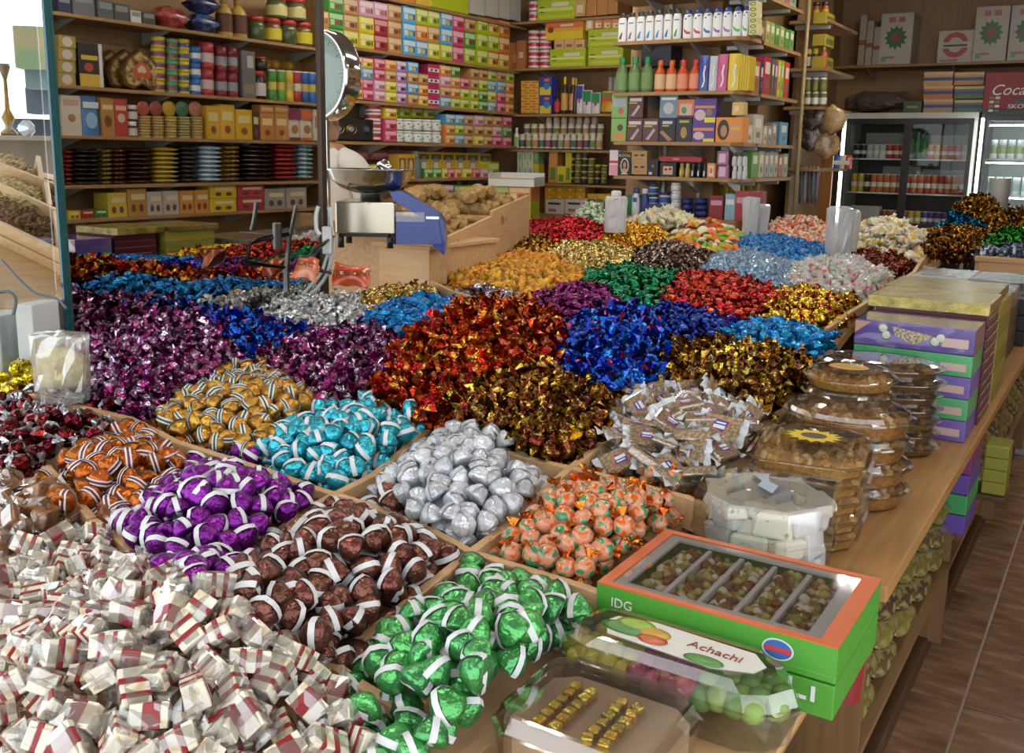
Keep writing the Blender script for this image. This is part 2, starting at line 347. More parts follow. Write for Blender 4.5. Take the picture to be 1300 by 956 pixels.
def block(mt, stripes=None, L=.050, w_=.034, h=.028, seed=0):
    """cut sweet; stripes = [(x0, x1, material)] are raised slices across it"""
    mb = MB(); xs = [(-L/2, L/2, mt)] if not stripes else []
    if stripes:
        cur = -L/2
        for a, b, sm in stripes: xs += [(cur, a, mt), (a, b, sm)]; cur = b
        xs.append((cur, L/2, mt))
    for a, b, m_ in xs:
        e = .0004 if m_ is not mt else 0; mb.box((a, -w_/2-e, -h/2-e), (b, w_/2+e, h/2+e), m_, .0015 if b-a > .006 else 0)
    mb.v = [tuple(rnoise(v, 40, .002, seed)) for v in mb.v]; return mb
def wrapper(mt, L=.050, w_=.034, h=.028, seed=0):
    mb = MB(); n = 10; xs = [-L*.78, -L*.56, -L*.5, 0, L*.5, L*.56, L*.78]; sc = [1.15, .5, 1.08, 1.12, 1.08, .5, 1.15]
    vv = []
    for x, s in zip(xs, sc):
        for i in range(n):
            a = 2*math.pi*i/n; cx_ = math.copysign(abs(math.cos(a))**.5, math.cos(a)); sy = math.copysign(abs(math.sin(a))**.5, math.sin(a))
            fl = .18 if s == 1.15 else (.45 if s == .5 else 1)
            vv.append(rnoise((x, cx_*w_/2*s, sy*h/2*s*fl), 90, .0045, seed+1))
    return mb.add(vv, [(j*n+i, j*n+(i+1) % n, (j+1)*n+(i+1) % n, (j+1)*n+i) for j in range(6) for i in range(n)], mt)
def coin(mt, r=.036, h=.024): return MB().lathe([(r*.9, -h/2), (r, -h*.25), (r, h*.25), (r*.88, h/2)], mt, 12)

PAPER = C('#dfe0e2', .55); PAPERG = C('#2c5148', .5); PAPERM = C('#6e2433', .5)
RED_SL = C('#8e2225', .35); NOUG = mottled('#e8dfca', '#cbb48a', 45, .45, .48, .66, .1); CARA = mottled('#9a6a3f', '#6f4527', 40, .4); WRAPC = clear((1, 1, 1), .22, .12); WRAPM = clear((.98, .98, .98), .34, .1, .08)
SILV = foil('#d8dadd', '#aab0ba', .28, hue=0); CREAM = C('#efe8d6', .5)
SESA = mottled('#c9a56a', '#8f6b3c', 150, .45, .4, .6, .6, c3='#b48b52', tex='v'); PLAB = C('#274488', .4); OLAB = C('#d9642a', .4)
PEACH = mottled('#df9d7d', '#d0855f', 28, .35, .45, .55, 0); 
SZ = 1.4
def tmat(h, rough=.35): return foil(h, None, rough, 40, .15, (.4, .6), .2, .01, .18)
# kind: (builder, spacing, radius)   heap: name, words, kind, polygon
def K_dome(c, bandm=PAPER, mid=None, r=.0235, rough=.3, metal=.72): return dict(t='dome', m=foil(c, None, rough, 30, metal, (.4, .6), .55, .008, .3), band=bandm, mid=mid, sp=r*1.72, rad=r*.85, r=r)
def K_tw(c, c2=None, w1=None, L=.052, r=.011, wing=.014, sp=.027, rough=.17, metal=.9, hue=.015, mix=(.42, .58), scale=50, big=1):
    SZ = 1.4*big; return dict(t='twist', m=foil(c, c2, rough, scale, metal, mix, .5, hue, .4), w=w1, L=L*SZ, r=r*SZ, wing=wing*SZ, sp=sp*SZ*1.1, rad=r*SZ)
def K_ng(c, c2=None, w1=None, L=.036, r=.014, sp=.027, hue=.015, metal=.9, mix=(.42, .58), scale=45): return dict(t='nug', m=foil(c, c2, .16, scale, metal, mix, .6, hue, .5), w=w1, L=L*SZ, r=r*SZ, sp=sp*SZ, rad=r*SZ)
REDWING = foil('#8f1f12', '#c98a2c', .15, 50, .9, (.5, .62)); GOLDW = foil('#5a3014', '#c9a540', .15, 50, .9, (.45, .55)); BLUW = foil('#1546a8', '#b03a3a', .15, 50, .9, (.56, .64)); MAGW = foil('#741f5c', '#cfc4d6', .15, 50, .9, (.52, .62))
HEAPS = [
 ('nougat_sweet', 'white nougat block with red stripes in clear wrap', 'nougats in the front bin', dict(t='nougat', sp=.050, rad=.016), [(0,700),(60,672),(150,662),(215,735),(290,745),(330,800),(420,850),(470,956),(470,990),(0,990)], .6),
 ('caramel_sweet', 'brown caramel block in clear wrap', 'caramels beside the nougats', dict(t='caramel', sp=.047, rad=.016), [(0,600),(60,640),(120,655),(150,662),(60,672),(0,700)], .5),
 ('striped_orange_chocolate', 'orange foil chocolate with maroon and white striped band', 'orange striped chocolates', K_dome('#b5611c', PAPER, PAPERM), [(55,590),(110,560),(190,540),(245,560),(235,600),(180,650),(115,650),(80,635)], .55),
 ('purple_chocolate', 'purple foil chocolate with white paper band', 'purple chocolates', K_dome('#7b1f8c'), [(155,655),(240,590),(270,565),(330,580),(345,600),(390,615),(390,640),(320,680),(290,735),(235,745),(205,710),(160,680)], .6),
 ('brown_chocolate', 'brown foil chocolate with white paper band', 'brown chocolates', K_dome('#74473c'), [(290,735),(310,690),(380,640),(430,625),(500,625),(560,665),(570,690),(545,740),(470,790),(410,825),(370,800),(320,780)], .6),
 ('green_chocolate', 'green foil chocolate with white paper band', 'green chocolates', K_dome('#5cb268', r=.0245), [(455,835),(530,770),(560,740),(640,710),(700,715),(760,740),(772,765),(720,800),(690,850),(660,900),(620,990),(480,990),(450,870)], .5),
 ('teal_chocolate', 'turquoise foil chocolate with white paper band', 'turquoise chocolates', K_dome('#38b2c8'), [(325,570),(400,520),(470,505),(520,520),(545,560),(500,590),(470,612),(420,620),(345,600)], .6),
 ('silver_chocolate', 'silver white foil chocolate with fine printed band', 'silver chocolates', K_dome('#d3d6dc', C('#c6c9d2', .4, .3), metal=.35), [(470,605),(545,545),(590,535),(650,555),(700,600),(690,620),(600,690),(565,680),(500,640)], .6),
 ('orange_ball_sweet', 'peach ball sweet with green print and orange foil twist', 'orange ball sweets', dict(t='ball', sp=.037, rad=.020), [(625,690),(690,625),(750,595),(830,600),(890,650),(870,675),(780,720),(755,740),(690,720)], .6),
 ('striped_gold_chocolate', 'gold foil chocolate with white and dark green band', 'gold striped chocolates', K_dome('#c08e3a', PAPER, PAPERG), [(200,525),(240,490),(290,465),(350,470),(405,505),(395,525),(330,565),(280,560),(240,550)], .6),
 ('sesame_bar', 'sesame snap bar with blue label in clear wrapper', 'sesame bars', dict(t='sesame', sp=.062, rad=.013), [(745,590),(775,520),(800,495),(870,488),(940,500),(960,545),(950,580),(905,610),(830,600)], .7),
 ('dark_red_toffee', 'dark red foil toffee with silver ends', 'dark red toffees', K_tw('#7d1f26', '#4a1218', SILV, .055, .013, .014, .032), [(0,500),(80,490),(150,515),(165,530),(110,560),(55,590),(0,600)], .5),
 ('yellow_toffee', 'bright yellow foil toffee by the clear bag', 'yellow toffees', K_tw('#c9b11d', '#e6d23c', None, .06, .015, .014, .036), [(0,440),(45,440),(40,490),(0,505)], .3),
 ('magenta_toffee', 'magenta and violet foil toffee left of the gold chocolates', 'magenta toffees near the mirror', K_ng('#85205c', '#a89cba', MAGW, mix=(.46, .60)), [(88,395),(180,370),(240,400),(300,440),(290,465),(240,490),(200,525),(160,520),(115,490)], .5),
 ('amber_toffee', 'amber and red foil toffee in front of the mirror', 'amber toffees near the mirror', K_ng('#8a4a14', '#a8821e', REDWING), [(90,352),(180,345),(225,352),(225,372),(170,378),(90,395)], .3),
 ('sky_blue_toffee', 'sky blue foil toffee in the small heap by the mirror', 'sky blue toffees near the mirror', K_tw('#1b87c4', None, None, .05, .012, .013, .027, .17, .65), [(220,368),(255,335),(285,330),(345,355),(325,374),(265,386),(230,382)], .6),
 ('silver_toffee', 'silver white foil toffee at the foot of the mirror post', 'silver toffees by the post', K_tw('#b9c0c6', '#e4e6e6', None, .05, .011, .014, .027, .17, .7, 0), [(275,378),(330,356),(430,370),(470,385),(460,415),(400,425),(340,410),(290,395)], .5),
 ('royal_blue_toffee', 'royal blue foil toffee left of the magenta ones', 'royal blue toffees near the mirror', K_ng('#173a9c', '#1f6fc0', BLUW), [(185,385),(265,386),(290,395),(340,410),(400,425),(360,440),(330,455),(290,440),(240,405)], .4),
 ('plum_toffee', 'plum and silver foil toffee behind the turquoise chocolates', 'plum toffees', K_ng('#80204e', '#aaa0b2', MAGW, mix=(.46, .60)), [(330,455),(400,425),(460,415),(510,440),(500,470),(470,500),(420,515),(405,505),(350,470)], .5),
 ('azure_toffee', 'azure foil toffee in the heap beside the silver ones', 'azure toffees', K_tw('#1583c8', '#0f6fb4', None, .056, .012, .014, .029, .17, .6), [(450,415),(520,375),(565,370),(578,395),(520,435),(490,430)], .6),
 ('red_gold_toffee', 'red and gold foil toffee in the tall middle heap', 'red and gold toffees', K_ng('#96260f', '#c0ac3c', REDWING, .04, .015, .030, mix=(.55, .62), scale=38), [(500,470),(510,440),(578,395),(620,375),(700,400),(715,430),(700,470),(620,480),(560,545),(525,520),(470,500)], .8),
 ('brown_gold_toffee', 'brown and gold foil toffee in front of the red heap', 'brown and gold toffees', K_ng('#6a3420', '#b39448', GOLDW, .038, .015, .029, mix=(.52, .62), scale=42), [(560,545),(600,490),(700,470),(750,490),(775,515),(760,550),(720,590),(695,595),(650,555),(590,535)], .5),
 ('cobalt_toffee', 'cobalt blue foil toffee with red and silver print', 'cobalt toffees', K_ng('#1238a8', '#2e80d4', BLUW, .038, .015, .029, mix=(.48, .62)), [(705,450),(740,400),(800,395),(835,400),(850,445),(835,490),(760,495),(715,480)], .7),
 ('navy_toffee', 'navy blue foil toffee behind the cobalt heap', 'navy toffees', K_tw('#10206e', '#1a3fa0', None, .05, .012, .014, .027), [(820,396),(870,385),(935,408),(925,432),(850,445)], .4),
 ('bronze_toffee', 'bronze and gold foil toffee right of the cobalt heap', 'bronze toffees', K_ng('#663a1e', '#b89e4a', GOLDW, .038, .015, .029, mix=(.5, .6), scale=42), [(835,490),(850,447),(920,435),(1000,447),(1032,470),(1028,520),(990,540),(940,520),(880,490)], .6),
 ('turquoise_blue_toffee', 'bright blue foil toffee beside the round pastry tubs', 'bright blue toffees', K_tw('#1a90cf', '#1379bd', None, .056, .012, .014, .029, .17, .6), [(908,437),(930,408),(1000,403),(1072,430),(1045,462),(1000,450)], .6),
 ('golden_toffee', 'yellow gold foil toffee beside the purple gift box', 'golden toffees', K_tw('#b8901c', '#d9bb3c', REDWING, .052, .012, .013, .027), [(965,402),(985,375),(1030,365),(1085,380),(1080,425),(1040,420)], .5),
 ('crimson_toffee', 'dark crimson foil toffee in the right middle heap', 'crimson toffees', K_tw('#8c1f18', '#b23a26', None, .05, .011, .013, .026), [(830,382),(860,348),(910,342),(975,362),(985,378),(965,402),(930,408),(870,388)], .7),
 ('emerald_toffee', 'emerald green foil toffee in the middle heap', 'emerald toffees', K_tw('#0c7a4c', '#0a5c3c', None, .055, .013, .013, .028), [(738,352),(790,333),(845,345),(862,352),(835,385),(800,388),(770,368)], .7),
 ('violet_toffee', 'dark violet foil toffee left of the emerald heap', 'violet toffees', K_tw('#5c1650', '#7a2568', None, .055, .012, .013, .027), [(665,377),(720,362),(770,368),(800,388),(745,402),(720,417),(690,400)], .5),
 ('pewter_toffee', 'pewter grey foil toffee behind the red and gold heap', 'pewter toffees', K_tw('#8f8698', '#cfcbd3', None, .05, .011, .013, .026), [(572,378),(610,357),(665,375),(650,387),(600,397),(580,396)], .4),
 ('honey_toffee', 'honey yellow wrapped toffee in the wooden bin', 'honey toffees', K_tw('#c98a1c', '#d9a02c', None, .048, .012, .012, .026, .4, .3), [(545,348),(600,324),(660,320),(720,332),(745,352),(720,362),(665,377),(600,362)], .5),
 ('maroon_gold_toffee', 'maroon and gold foil toffee behind the honey ones', 'maroon and gold toffees', K_tw('#5c1418', '#b8942a', None, .05, .012, .013, .027), [(590,322),(640,297),(690,300),(700,318),(650,321)], .5),
 ('scarlet_toffee', 'scarlet foil toffee in the tall heap at the back', 'scarlet toffees', K_tw('#a3121c', '#c72a30', None, .052, .012, .013, .027), [(672,297),(705,273),(760,280),(775,300),(740,306),(700,304)], .9),
 ('orange_gold_toffee', 'orange gold foil toffee near the white jug', 'orange gold toffees', K_tw('#d08a18', '#e3b53c', None, .048, .011, .013, .026), [(755,297),(790,280),(835,285),(842,302),(810,317),(770,311)], .7),
 ('pale_gold_toffee', 'pale gold foil toffee behind the emerald heap', 'pale gold toffees', K_tw('#b89c4c', '#ddcb8c', None, .048, .011, .013, .026), [(700,320),(730,306),(770,311),(810,320),(800,336),(760,347),(720,334)], .5),
 ('mixed_toffee', 'small brown and red mixed toffee behind the crimson heap', 'mixed small toffees', K_ng('#6e3e2c', '#a8a29a', None, .03, .010, .022), [(800,337),(810,318),(860,312),(905,326),(890,345),(845,346)], .4),
 ('mint_sweet', 'white and green paper wrapped sweet at the back', 'green and white sweets', K_tw('#e4ead8', '#5f9a48', CREAM, .05, .013, .012, .027, .5, .0, .0, (.46, .54), 45, 1.3), [(722,275),(745,255),(768,258),(772,282),(755,287)], .9),
 ('cream_sweet', 'cream paper wrapped sweet beside the white jug', 'cream sweets', K_tw('#e6dfbd', '#d9cc94', CREAM, .05, .012, .014, .027, .5, .0, .0, big=1.3), [(790,284),(830,262),(870,262),(892,287),(860,297),(835,290)], .9),
 ('jelly_coin', 'translucent round fruit jelly', 'fruit jelly coins', dict(t='coin', sp=.054, rad=.016), [(852,307),(865,280),(900,275),(940,300),(938,320),(905,324),(870,314)], .8),
 ('pink_white_sweet', 'white and red paper wrapped sweet by the white cups', 'red and white sweets', K_tw('#e8e0da', '#c0453c', CREAM, .05, .013, .012, .027, .5, .0, .0, (.46, .54), 45, 1.3), [(898,278),(920,265),(945,268),(942,290),(910,286)], .8),
 ('blue_stick_sweet', 'blue clear wrapped stick sweet in the right back heap', 'blue stick sweets', K_tw('#1b6fb8', '#5aa5dc', None, .06, .008, .02, .022, .3, .3), [(908,324),(960,295),(1010,300),(1048,325),(1010,332),(950,316)], .7),
 ('steel_blue_sweet', 'steel blue pearly sweet in front of the blue sticks', 'steel blue sweets', dict(t='pearl', sp=.030, rad=.016), [(888,345),(905,324),(950,315),(1000,332),(1005,350),(985,367),(930,347)], .6),
 ('fruit_drop', 'white wrapped fruit drop with coloured centre', 'wrapped fruit drops', dict(t='drop', sp=.038, rad=.016), [(1000,352),(1035,330),(1090,326),(1132,350),(1112,372),(1050,375)], .7),
 ('copper_toffee', 'dark copper foil toffee at the right table end', 'copper toffees', K_tw('#5a2416', '#7c3a1e', None, .045, .010, .012, .024), [(1050,327),(1090,315),(1140,322),(1162,345),(1125,352),(1090,327)], .5),
 ('lemon_sweet', 'white and yellow paper wrapped sweet at the right end', 'lemon and white sweets', K_tw('#ece7d6', '#d8b02e', CREAM, .052, .013, .013, .028, .5, .0, .0, (.5, .56), 40, 1.3), [(1072,312),(1090,280),(1130,273),(1170,300),(1168,322),(1120,319)], .9),
 ('orange_white_sweet', 'white and orange paper wrapped sweet by the clear bag', 'orange and white sweets', K_tw('#ece4da', '#dc6a2c', CREAM, .052, .013, .013, .028, .5, .0, .0, (.42, .5), 40, 1.3), [(975,300),(1010,272),(1040,278),(1048,302),(1030,310),(1000,302)], .8),
 ('brass_toffee', 'brass coloured foil toffee in front of the weighing bench', 'brass toffees', K_tw('#a8853c', '#cfb871', None, .05, .012, .013, .027), [(440,388),(475,366),(505,352),(545,366),(565,372),(520,378),(470,392)], .4),
 ('topaz_toffee', 'gold and amber foil toffee on the far right table', 'topaz toffees on the far table', K_ng('#7a4416', '#b08a22', GOLDW, .034, .013, .028), [(1205,268),(1235,242),(1262,250),(1262,278),(1245,290),(1225,275)], .9),
 ('peacock_toffee', 'peacock blue foil toffee on the far right table', 'peacock toffees on the far table', K_ng('#0e6f8f', '#1a8fb4', None, .034, .013, .028), [(1193,288),(1220,264),(1250,278),(1252,294),(1215,288)], .5),
 ('umber_toffee', 'brown amber foil toffee at the near end of far table', 'umber toffees on the far table', K_ng('#5a2c12', '#94601e', GOLDW, .034, .013, .028), [(1178,305),(1215,286),(1250,294),(1242,320),(1190,328)], .6),
 ('brown_topaz_toffee', 'brown and gold foil toffee at the right picture edge', 'brown topaz toffees on the far table', K_ng('#74401a', '#a8881e', GOLDW, .034, .013, .028), [(1252,285),(1270,262),(1320,258),(1330,296),(1275,292),(1255,305)], .8),
 ('leaf_green_toffee', 'leaf green foil toffee on the far right table', 'green toffees on the far table', K_ng('#1c6a2c', '#3f8f3a', None, .034, .013, .028), [(1243,310),(1275,290),(1330,294),(1330,316),(1255,318)], .5),
 ('slate_toffee', 'slate blue silver foil toffee on the far right table', 'slate toffees on the far table', K_ng('#6c7690', '#a9aebd', None, .034, .013, .028), [(1235,328),(1270,312),(1330,316),(1330,336),(1245,336)], .4),
]
# a surface of mounds over the table: each heap lifts it around its own middle
bumps = []
for nm, lab, grp, kd, poly, hf in HEAPS:
    xs = [p[0] for p in poly]; ys = [p[1] for p in poly]; y0, y1 = min(ys), max(ys); cx_ = sum(xs)/len(xs)
    fr_ = .58 if hf < .85 else .9
    g = ons(cx_, y0*(1-fr_)+y1*fr_, .03); d_ = dep(g); hb = min(.26, hf*(y1-y0)*(.55 if hf < .85 else .85)*d_/F)
    rx = .5*(max(xs)-min(xs))*d_/F; q0, q1 = ons(cx_, y1, .02), ons(cx_, y0, .08); ry = .5*(q1-q0).xy.length
    bumps.append((g.x, g.y, hb, max(rx, .06), max(min(ry, rx*2.2), .08)))
BU = np.array(bumps); frx, fry = -math.sin(YA), math.cos(YA); rgx, rgy = math.cos(YA), math.sin(YA)
def surf(X, Y):
    z = np.zeros_like(X)
    for bx, by, hb, rx, ry in BU:
        dx, dy = X-bx, Y-by; a = (dx*rgx+dy*rgy)/(rx*.85); b = (dx*frx+dy*fry)/(ry*.85); z = np.maximum(z, hb*np.exp(-(a*a+b*b)**1.1))
    return zt(X, Y) + z + .006
def segdist(PX, PY, poly, closed=True):
    d = np.full(PX.shape, 1e9); n = len(poly)
    for i in range(n if closed else n-1):
        (x1, y1), (x2, y2) = poly[i], poly[(i+1) % n]; vx, vy = x2-x1, y2-y1
        t = np.clip(((PX-x1)*vx+(PY-y1)*vy)/(vx*vx+vy*vy+1e-9), 0, 1); d = np.minimum(d, np.hypot(PX-x1-t*vx, PY-y1-t*vy))
    return d
def sdf(k, PX, PY):
    d = segdist(PX, PY, HEAPS[k][4]); return np.where(inpoly(HEAPS[k][4], PX, PY), -d, d)
def cls(PX, PY):
    best = np.full(PX.shape, 1e9); lab = np.full(PX.shape, -1)
    for k in range(len(HEAPS)):
        d = sdf(k, PX, PY); mk = d < best; best[mk] = d[mk]; lab[mk] = k
    return lab, best
def hidden(X, Y, Z):
    h = np.zeros(X.shape, bool); 
    for t in np.linspace(.45, .985, 46):
        x, y, z = X*t, Y*t, H+(Z+.02-H)*t; h |= (surf(x, y) > z+.012) & inpoly(deck_poly, x, y)
    return h
JC = ['#d8b23a', '#c9502c', '#7fae3a', '#e3dcc0', '#4a3430', '#dd7f2c']
JM = [mottled(c, c, 10, .25, bump=0) for c in JC]
for mt in JM: mt.node_tree.nodes['Principled BSDF'].inputs['Subsurface Weight'].default_value = 0.0
DM = [C(c, .3) for c in ('#d8542c', '#7aa83c', '#c93a52', '#d8b032', '#e2dcc8', '#6fae5a')]
def ballmat():
    mt, nt, b = _new('printed_ball'); L = nt.links; tc = N(nt, 'ShaderNodeTexCoord'); oi = N(nt, 'ShaderNodeObjectInfo'); ad = N(nt, 'ShaderNodeVectorMath', operation='ADD'); L.new(tc.outputs['Object'], ad.inputs[0]); L.new(oi.outputs['Random'], ad.inputs[1])
    v = N(nt, 'ShaderNodeTexNoise'); v.inputs['Scale'].default_value = 75; v.inputs['Detail'].default_value = 0; L.new(ad.outputs[0], v.inputs['Vector'])
    r = N(nt, 'ShaderNodeValToRGB'); e = r.color_ramp.elements; e[0].color = (*srgb('#3f8f5e'), 1); e[1].color = (*srgb('#d6916f'), 1); e[0].position = .37; e[1].position = .40
    q = e.new(.62); q.color = (*srgb('#d6916f'), 1); q = e.new(.65); q.color = (*srgb('#d2641c'), 1); L.new(v.outputs['Fac'], r.inputs[0]); L.new(r.outputs[0], b.inputs['Base Color']); b.inputs['Roughness'].default_value = .22; b.inputs['Coat Weight'].default_value = .5
    n2 = N(nt, 'ShaderNodeTexNoise'); n2.inputs['Scale'].default_value = 140; L.new(ad.outputs[0], n2.inputs['Vector']); bp = N(nt, 'ShaderNodeBump'); bp.inputs['Strength'].default_value = .35; bp.inputs['Distance'].default_value = .003; L.new(n2.outputs['Fac'], bp.inputs['Height']); L.new(bp.outputs[0], b.inputs['Normal']); return mt
BALLM = ballmat(); OFOIL = foil('#c9621c', '#e08a3a', .25); PEARL = foil('#4a6f92', '#8fb0c9', .25, 90, .4)
def sesame_label():
    o = MB(); z = .0072
    o.add([(-.012, -.009, z), (.010, -.011, z), (.013, .004, z), (-.006, .011, z)], [(0, 1, 2, 3)], OLAB); z += .0003
    o.add([(-.010, -.008, z), (.009, -.0095, z), (.0115, .003, z), (-.005, .009, z)], [(0, 1, 2, 3)], PLAB); z += .0003
    for y0_, y1_, x0_, x1_ in ((-.001, .004, -.006, .0095), (-.0055, -.0032, -.006, .007)): o.add([(x0_, y0_, z), (x1_, y0_, z), (x1_, y1_, z), (x0_, y1_, z)], [(0, 1, 2, 3)], PAPER)
    return o
def sesame_wrap():
    o = MB(); wm = clear((1, 1, 1), .3, .1, .06); we = MILKY; rnd = random.Random(4)
    o.box((-.024, -.0185, -.0068), (.024, .0185, .0068), wm, .003)
    for s in (-1, 1):
        xs = [s*.024, s*.031, s*.0335]; n = 9; vv = [(x, (i/(n-1)-.5)*.042*(1 if j < 2 else 1), .004*math.sin(i*1.7+s)*(j > 0)) for j, x in enumerate(xs) for i in range(n)]
        o.add(vv, [(j*n+i, j*n+i+1, (j+1)*n+i+1, (j+1)*n+i) for j in range(2) for i in range(n-1)], C('#d3d6da', .45))
    return o
def scaled(mb, k):
    mb.v = [tuple(Vector(v)*k) for v in mb.v]; return mb
def protos(kd):
    """[(root mesh, [(part name, part mesh)])] variants of a kind"""
    t = kd['t']; out = []
    if t == 'dome':
        for s in range(3): out.append((dome(kd['m'], kd['r'], kd['r']*1.5, s), [('paper_band', band(kd['band'], kd['r'], kd['r']*1.5, .0048 if kd['mid'] is None else .0058, kd['mid']))]))
    elif t == 'twist':
        for s in range(4): out.append((twist(kd['m'], kd['w'] or kd['m'], kd['L'], kd['r'], kd['wing'], 8, s), []))
    elif t == 'nug':
        for s in range(4): out.append((nugget(kd['m'], kd['w'] or kd['m'], kd['L'], kd['r'], s), []))
    elif t == 'nougat':
        for s in range(3): out.append((block(NOUG, [(-.014, -.007, RED_SL), (.005, .012, RED_SL)] if s < 2 else [(-.008, .015, RED_SL)], seed=s), [('clear_wrapper', wrapper(WRAPM, seed=s))]))
    elif t == 'caramel':
        for s in range(2): out.append((block(CARA, seed=s), [('clear_wrapper', wrapper(WRAPC, seed=s))]))
    elif t == 'ball':
        for s in range(3): out.append((ballc(BALLM, None, .0205, seed=s), [('twist_end', tails(OFOIL, .04, .007, seed=s, ends=(-1,))), ('twist_end', tails(OFOIL, .04, .007, seed=s, ends=(1,)))]))
    elif t == 'sesame':
        for s in range(2): out.append((scaled(MB().box((-.0225, -.017, -.0058), (.0225, .017, .0058), SESA, .001), 1.65), [('clear_wrapper', scaled(sesame_wrap(), 1.65)), ('printed_label', scaled(sesame_label(), 1.65))]))
    elif t == 'coin':
        for mt in JM: out.append((coin(mt), []))
    elif t == 'pearl':
        for s in range(2): mb = ballc(PEARL, None, .0155, s); q = tails(clear((.8, .9, 1), .3, .1, .2), .03, .008, s); mb.add(q.v, q.f, q.mats[0]); out.append((mb, []))
    elif t == 'drop':
        for s, mt in enumerate(DM): mb = ballc(mt, None, .0135, s); q = wrapper(clear((1, 1, 1), .25, .15, .4), .042, .023, .02, s); mb.add(q.v, q.f, q.mats[0]); out.append((mb, []))
    return out
def rand_rot(t, rnd):
    if t in ('sesame',): return (rnd.gauss(0, .45), rnd.gauss(0, .45), rnd.uniform(0, 6.28))
    if t == 'coin': return (rnd.gauss(0, .6), rnd.gauss(0, .6), rnd.uniform(0, 6.28))
    if t in ('twist', 'nougat', 'caramel'): return (rnd.uniform(0, 6.28), rnd.gauss(0, .38), rnd.uniform(0, 6.28))
    if t == 'dome': return (rnd.gauss(0, .75), rnd.gauss(0, .75), rnd.uniform(0, 6.28))
    return (rnd.uniform(0, 6.28), rnd.uniform(0, 6.28), rnd.uniform(0, 6.28))
def join_mass(name, kd, pr, pts, rots, mats=None):
    V = []; Fa = []; M_ = []; off = 0; mats_l = []
    for i, (p, r) in enumerate(zip(pts, rots)):
        root, parts = pr[i % len(pr)]
        for mb in [root]+[q for _, q in parts if kd['t'] != 'sesame' or _ != 'printed_label']:
            A = np.array(mb.v) @ np.array(Euler(r).to_matrix()).T + np.array(p); V.append(A)
            mp = []
            for mt in mb.mats:
                if mt not in mats_l: mats_l.append(mt)
                mp.append(mats_l.index(mt))
            Fa += [tuple(off+j for j in f_) for f_ in mb.f]; M_ += [mp[q] for q in mb.m]; off += len(mb.v)
    me = bpy.data.meshes.new(name); me.from_pydata(np.concatenate(V).tolist(), [], Fa)
    for mt in mats_l: me.materials.append(mt)
    me.polygons.foreach_set('material_index', M_); me.update(); o = bpy.data.objects.new(name, me); COL.objects.link(o); return o
NCAND = 0
BLOCKERS = []   # world rectangles kept free of sweets: x0, x1, y0, y1
BLOCKERS += [(-.655, -.2, .5, 1.3), (-.69, -.2, 1.3, 1.66), (-.68, -.2, 1.66, 2.0), (-.70, -.2, 1.9, 2.3), (-.74, -.2, 2.3, 5.4)]
def allowed(X, Y):
    ok = inpoly(deck_poly, X, Y) | ((X > -1.25) & (X < .1) & (Y > 6.12) & (Y < 8.7))
    for a, b, c, d in BLOCKERS: ok &= ~((X > a) & (X < b) & (Y > c) & (Y < d))
    return ok
for k, (nm, lab, grp, kd, poly, hf) in enumerate(HEAPS):
    rnd = random.Random(100+k); sp = kd['sp']; pr = protos(kd)
    W_ = [ons(x, y, .02+.04*(i % 2)) for i, (x, y) in enumerate(poly)] + [Vector((BU[k][0], BU[k][1], 0))]
    x0, x1 = min(p.x for p in W_)-.12, max(p.x for p in W_)+.12; y0, y1 = min(p.y for p in W_)-.12, max(p.y for p in W_)+.12
    def sample(sp_, jit, lift):
        ny = int((y1-y0)/(sp_*.87))+1; nx = int((x1-x0)/sp_)+1
        X, Y = np.meshgrid(np.arange(nx), np.arange(ny)); X = x0+(X+.5*(Y % 2))*sp_; Y = y0+Y*sp_*.87
        g = np.random.default_rng(500+k); X = (X+g.uniform(-jit, jit, X.shape)*sp_).ravel(); Y = (Y+g.uniform(-jit, jit, Y.shape)*sp_).ravel()
        Z = surf(X, Y); PX, PY, dd = proj(np.stack([X, Y, Z+lift], 1)); lb, bd = cls(PX, PY)
        lim = 9 if 'far table' in grp else 14
        ok = (lb == k) & (bd < lim) & allowed(X, Y)
        return X[ok], Y[ok], Z[ok], PX[ok], PY[ok]
    X, Y, Z, PX, PY = sample(sp, .28, kd['rad'])
    dv = np.full(X.shape, 1e9)
    for q in DIVS: dv = np.minimum(dv, segdist(PX, PY, q, False))
    bump_h = Z-zt(X, Y); keep = (dv > 12) | (bump_h > .09); X, Y, Z, PX, PY = X[keep], Y[keep], Z[keep], PX[keep], PY[keep]
    hid = hidden(X, Y, Z); inview = (PX > -25) & (PX < 1325) & (PY < 985)
    vis = np.where(~hid & inview)[0]; dd = np.hypot(X, Y); vis = vis[np.argsort(dd[vis])][:300]; vset = set(vis.tolist())
    meshes = [(r_.mesh(nm), [(pn, pm.mesh(pn)) for pn, pm in parts]) for r_, parts in pr]
    lift = kd['rad']
    for i in vis:
        me, parts = meshes[rnd.randrange(len(meshes))]
        o = inst(nm, me, None, (X[i], Y[i], Z[i]+lift+rnd.uniform(-.004, .007)), rand_rot(kd['t'], rnd), [rnd.uniform(.92, 1.08)]*3)
        o['label'] = lab; o['category'] = 'sweet'; o['group'] = grp; NCAND += 1
        for pn, pm in parts: inst(pn, pm, o)
    # the rest of the heap: pieces behind the crest and the layer beneath
    rest = [(X[i], Y[i], Z[i]+lift) for i in range(len(X)) if i not in vset]
    X2, Y2, Z2, _, _ = sample(sp*1.08, .3, 0); rest += list(zip(X2, Y2, Z2-lift*.9))
    if rest:
        rots = [rand_rot(kd['t'], rnd) for _ in rest]; o = join_mass(nm+'_heap', kd, pr, rest, rots)
        tag(o, 'lower layers of the heap of '+grp, None, None, 'stuff')
print('candies', NCAND)
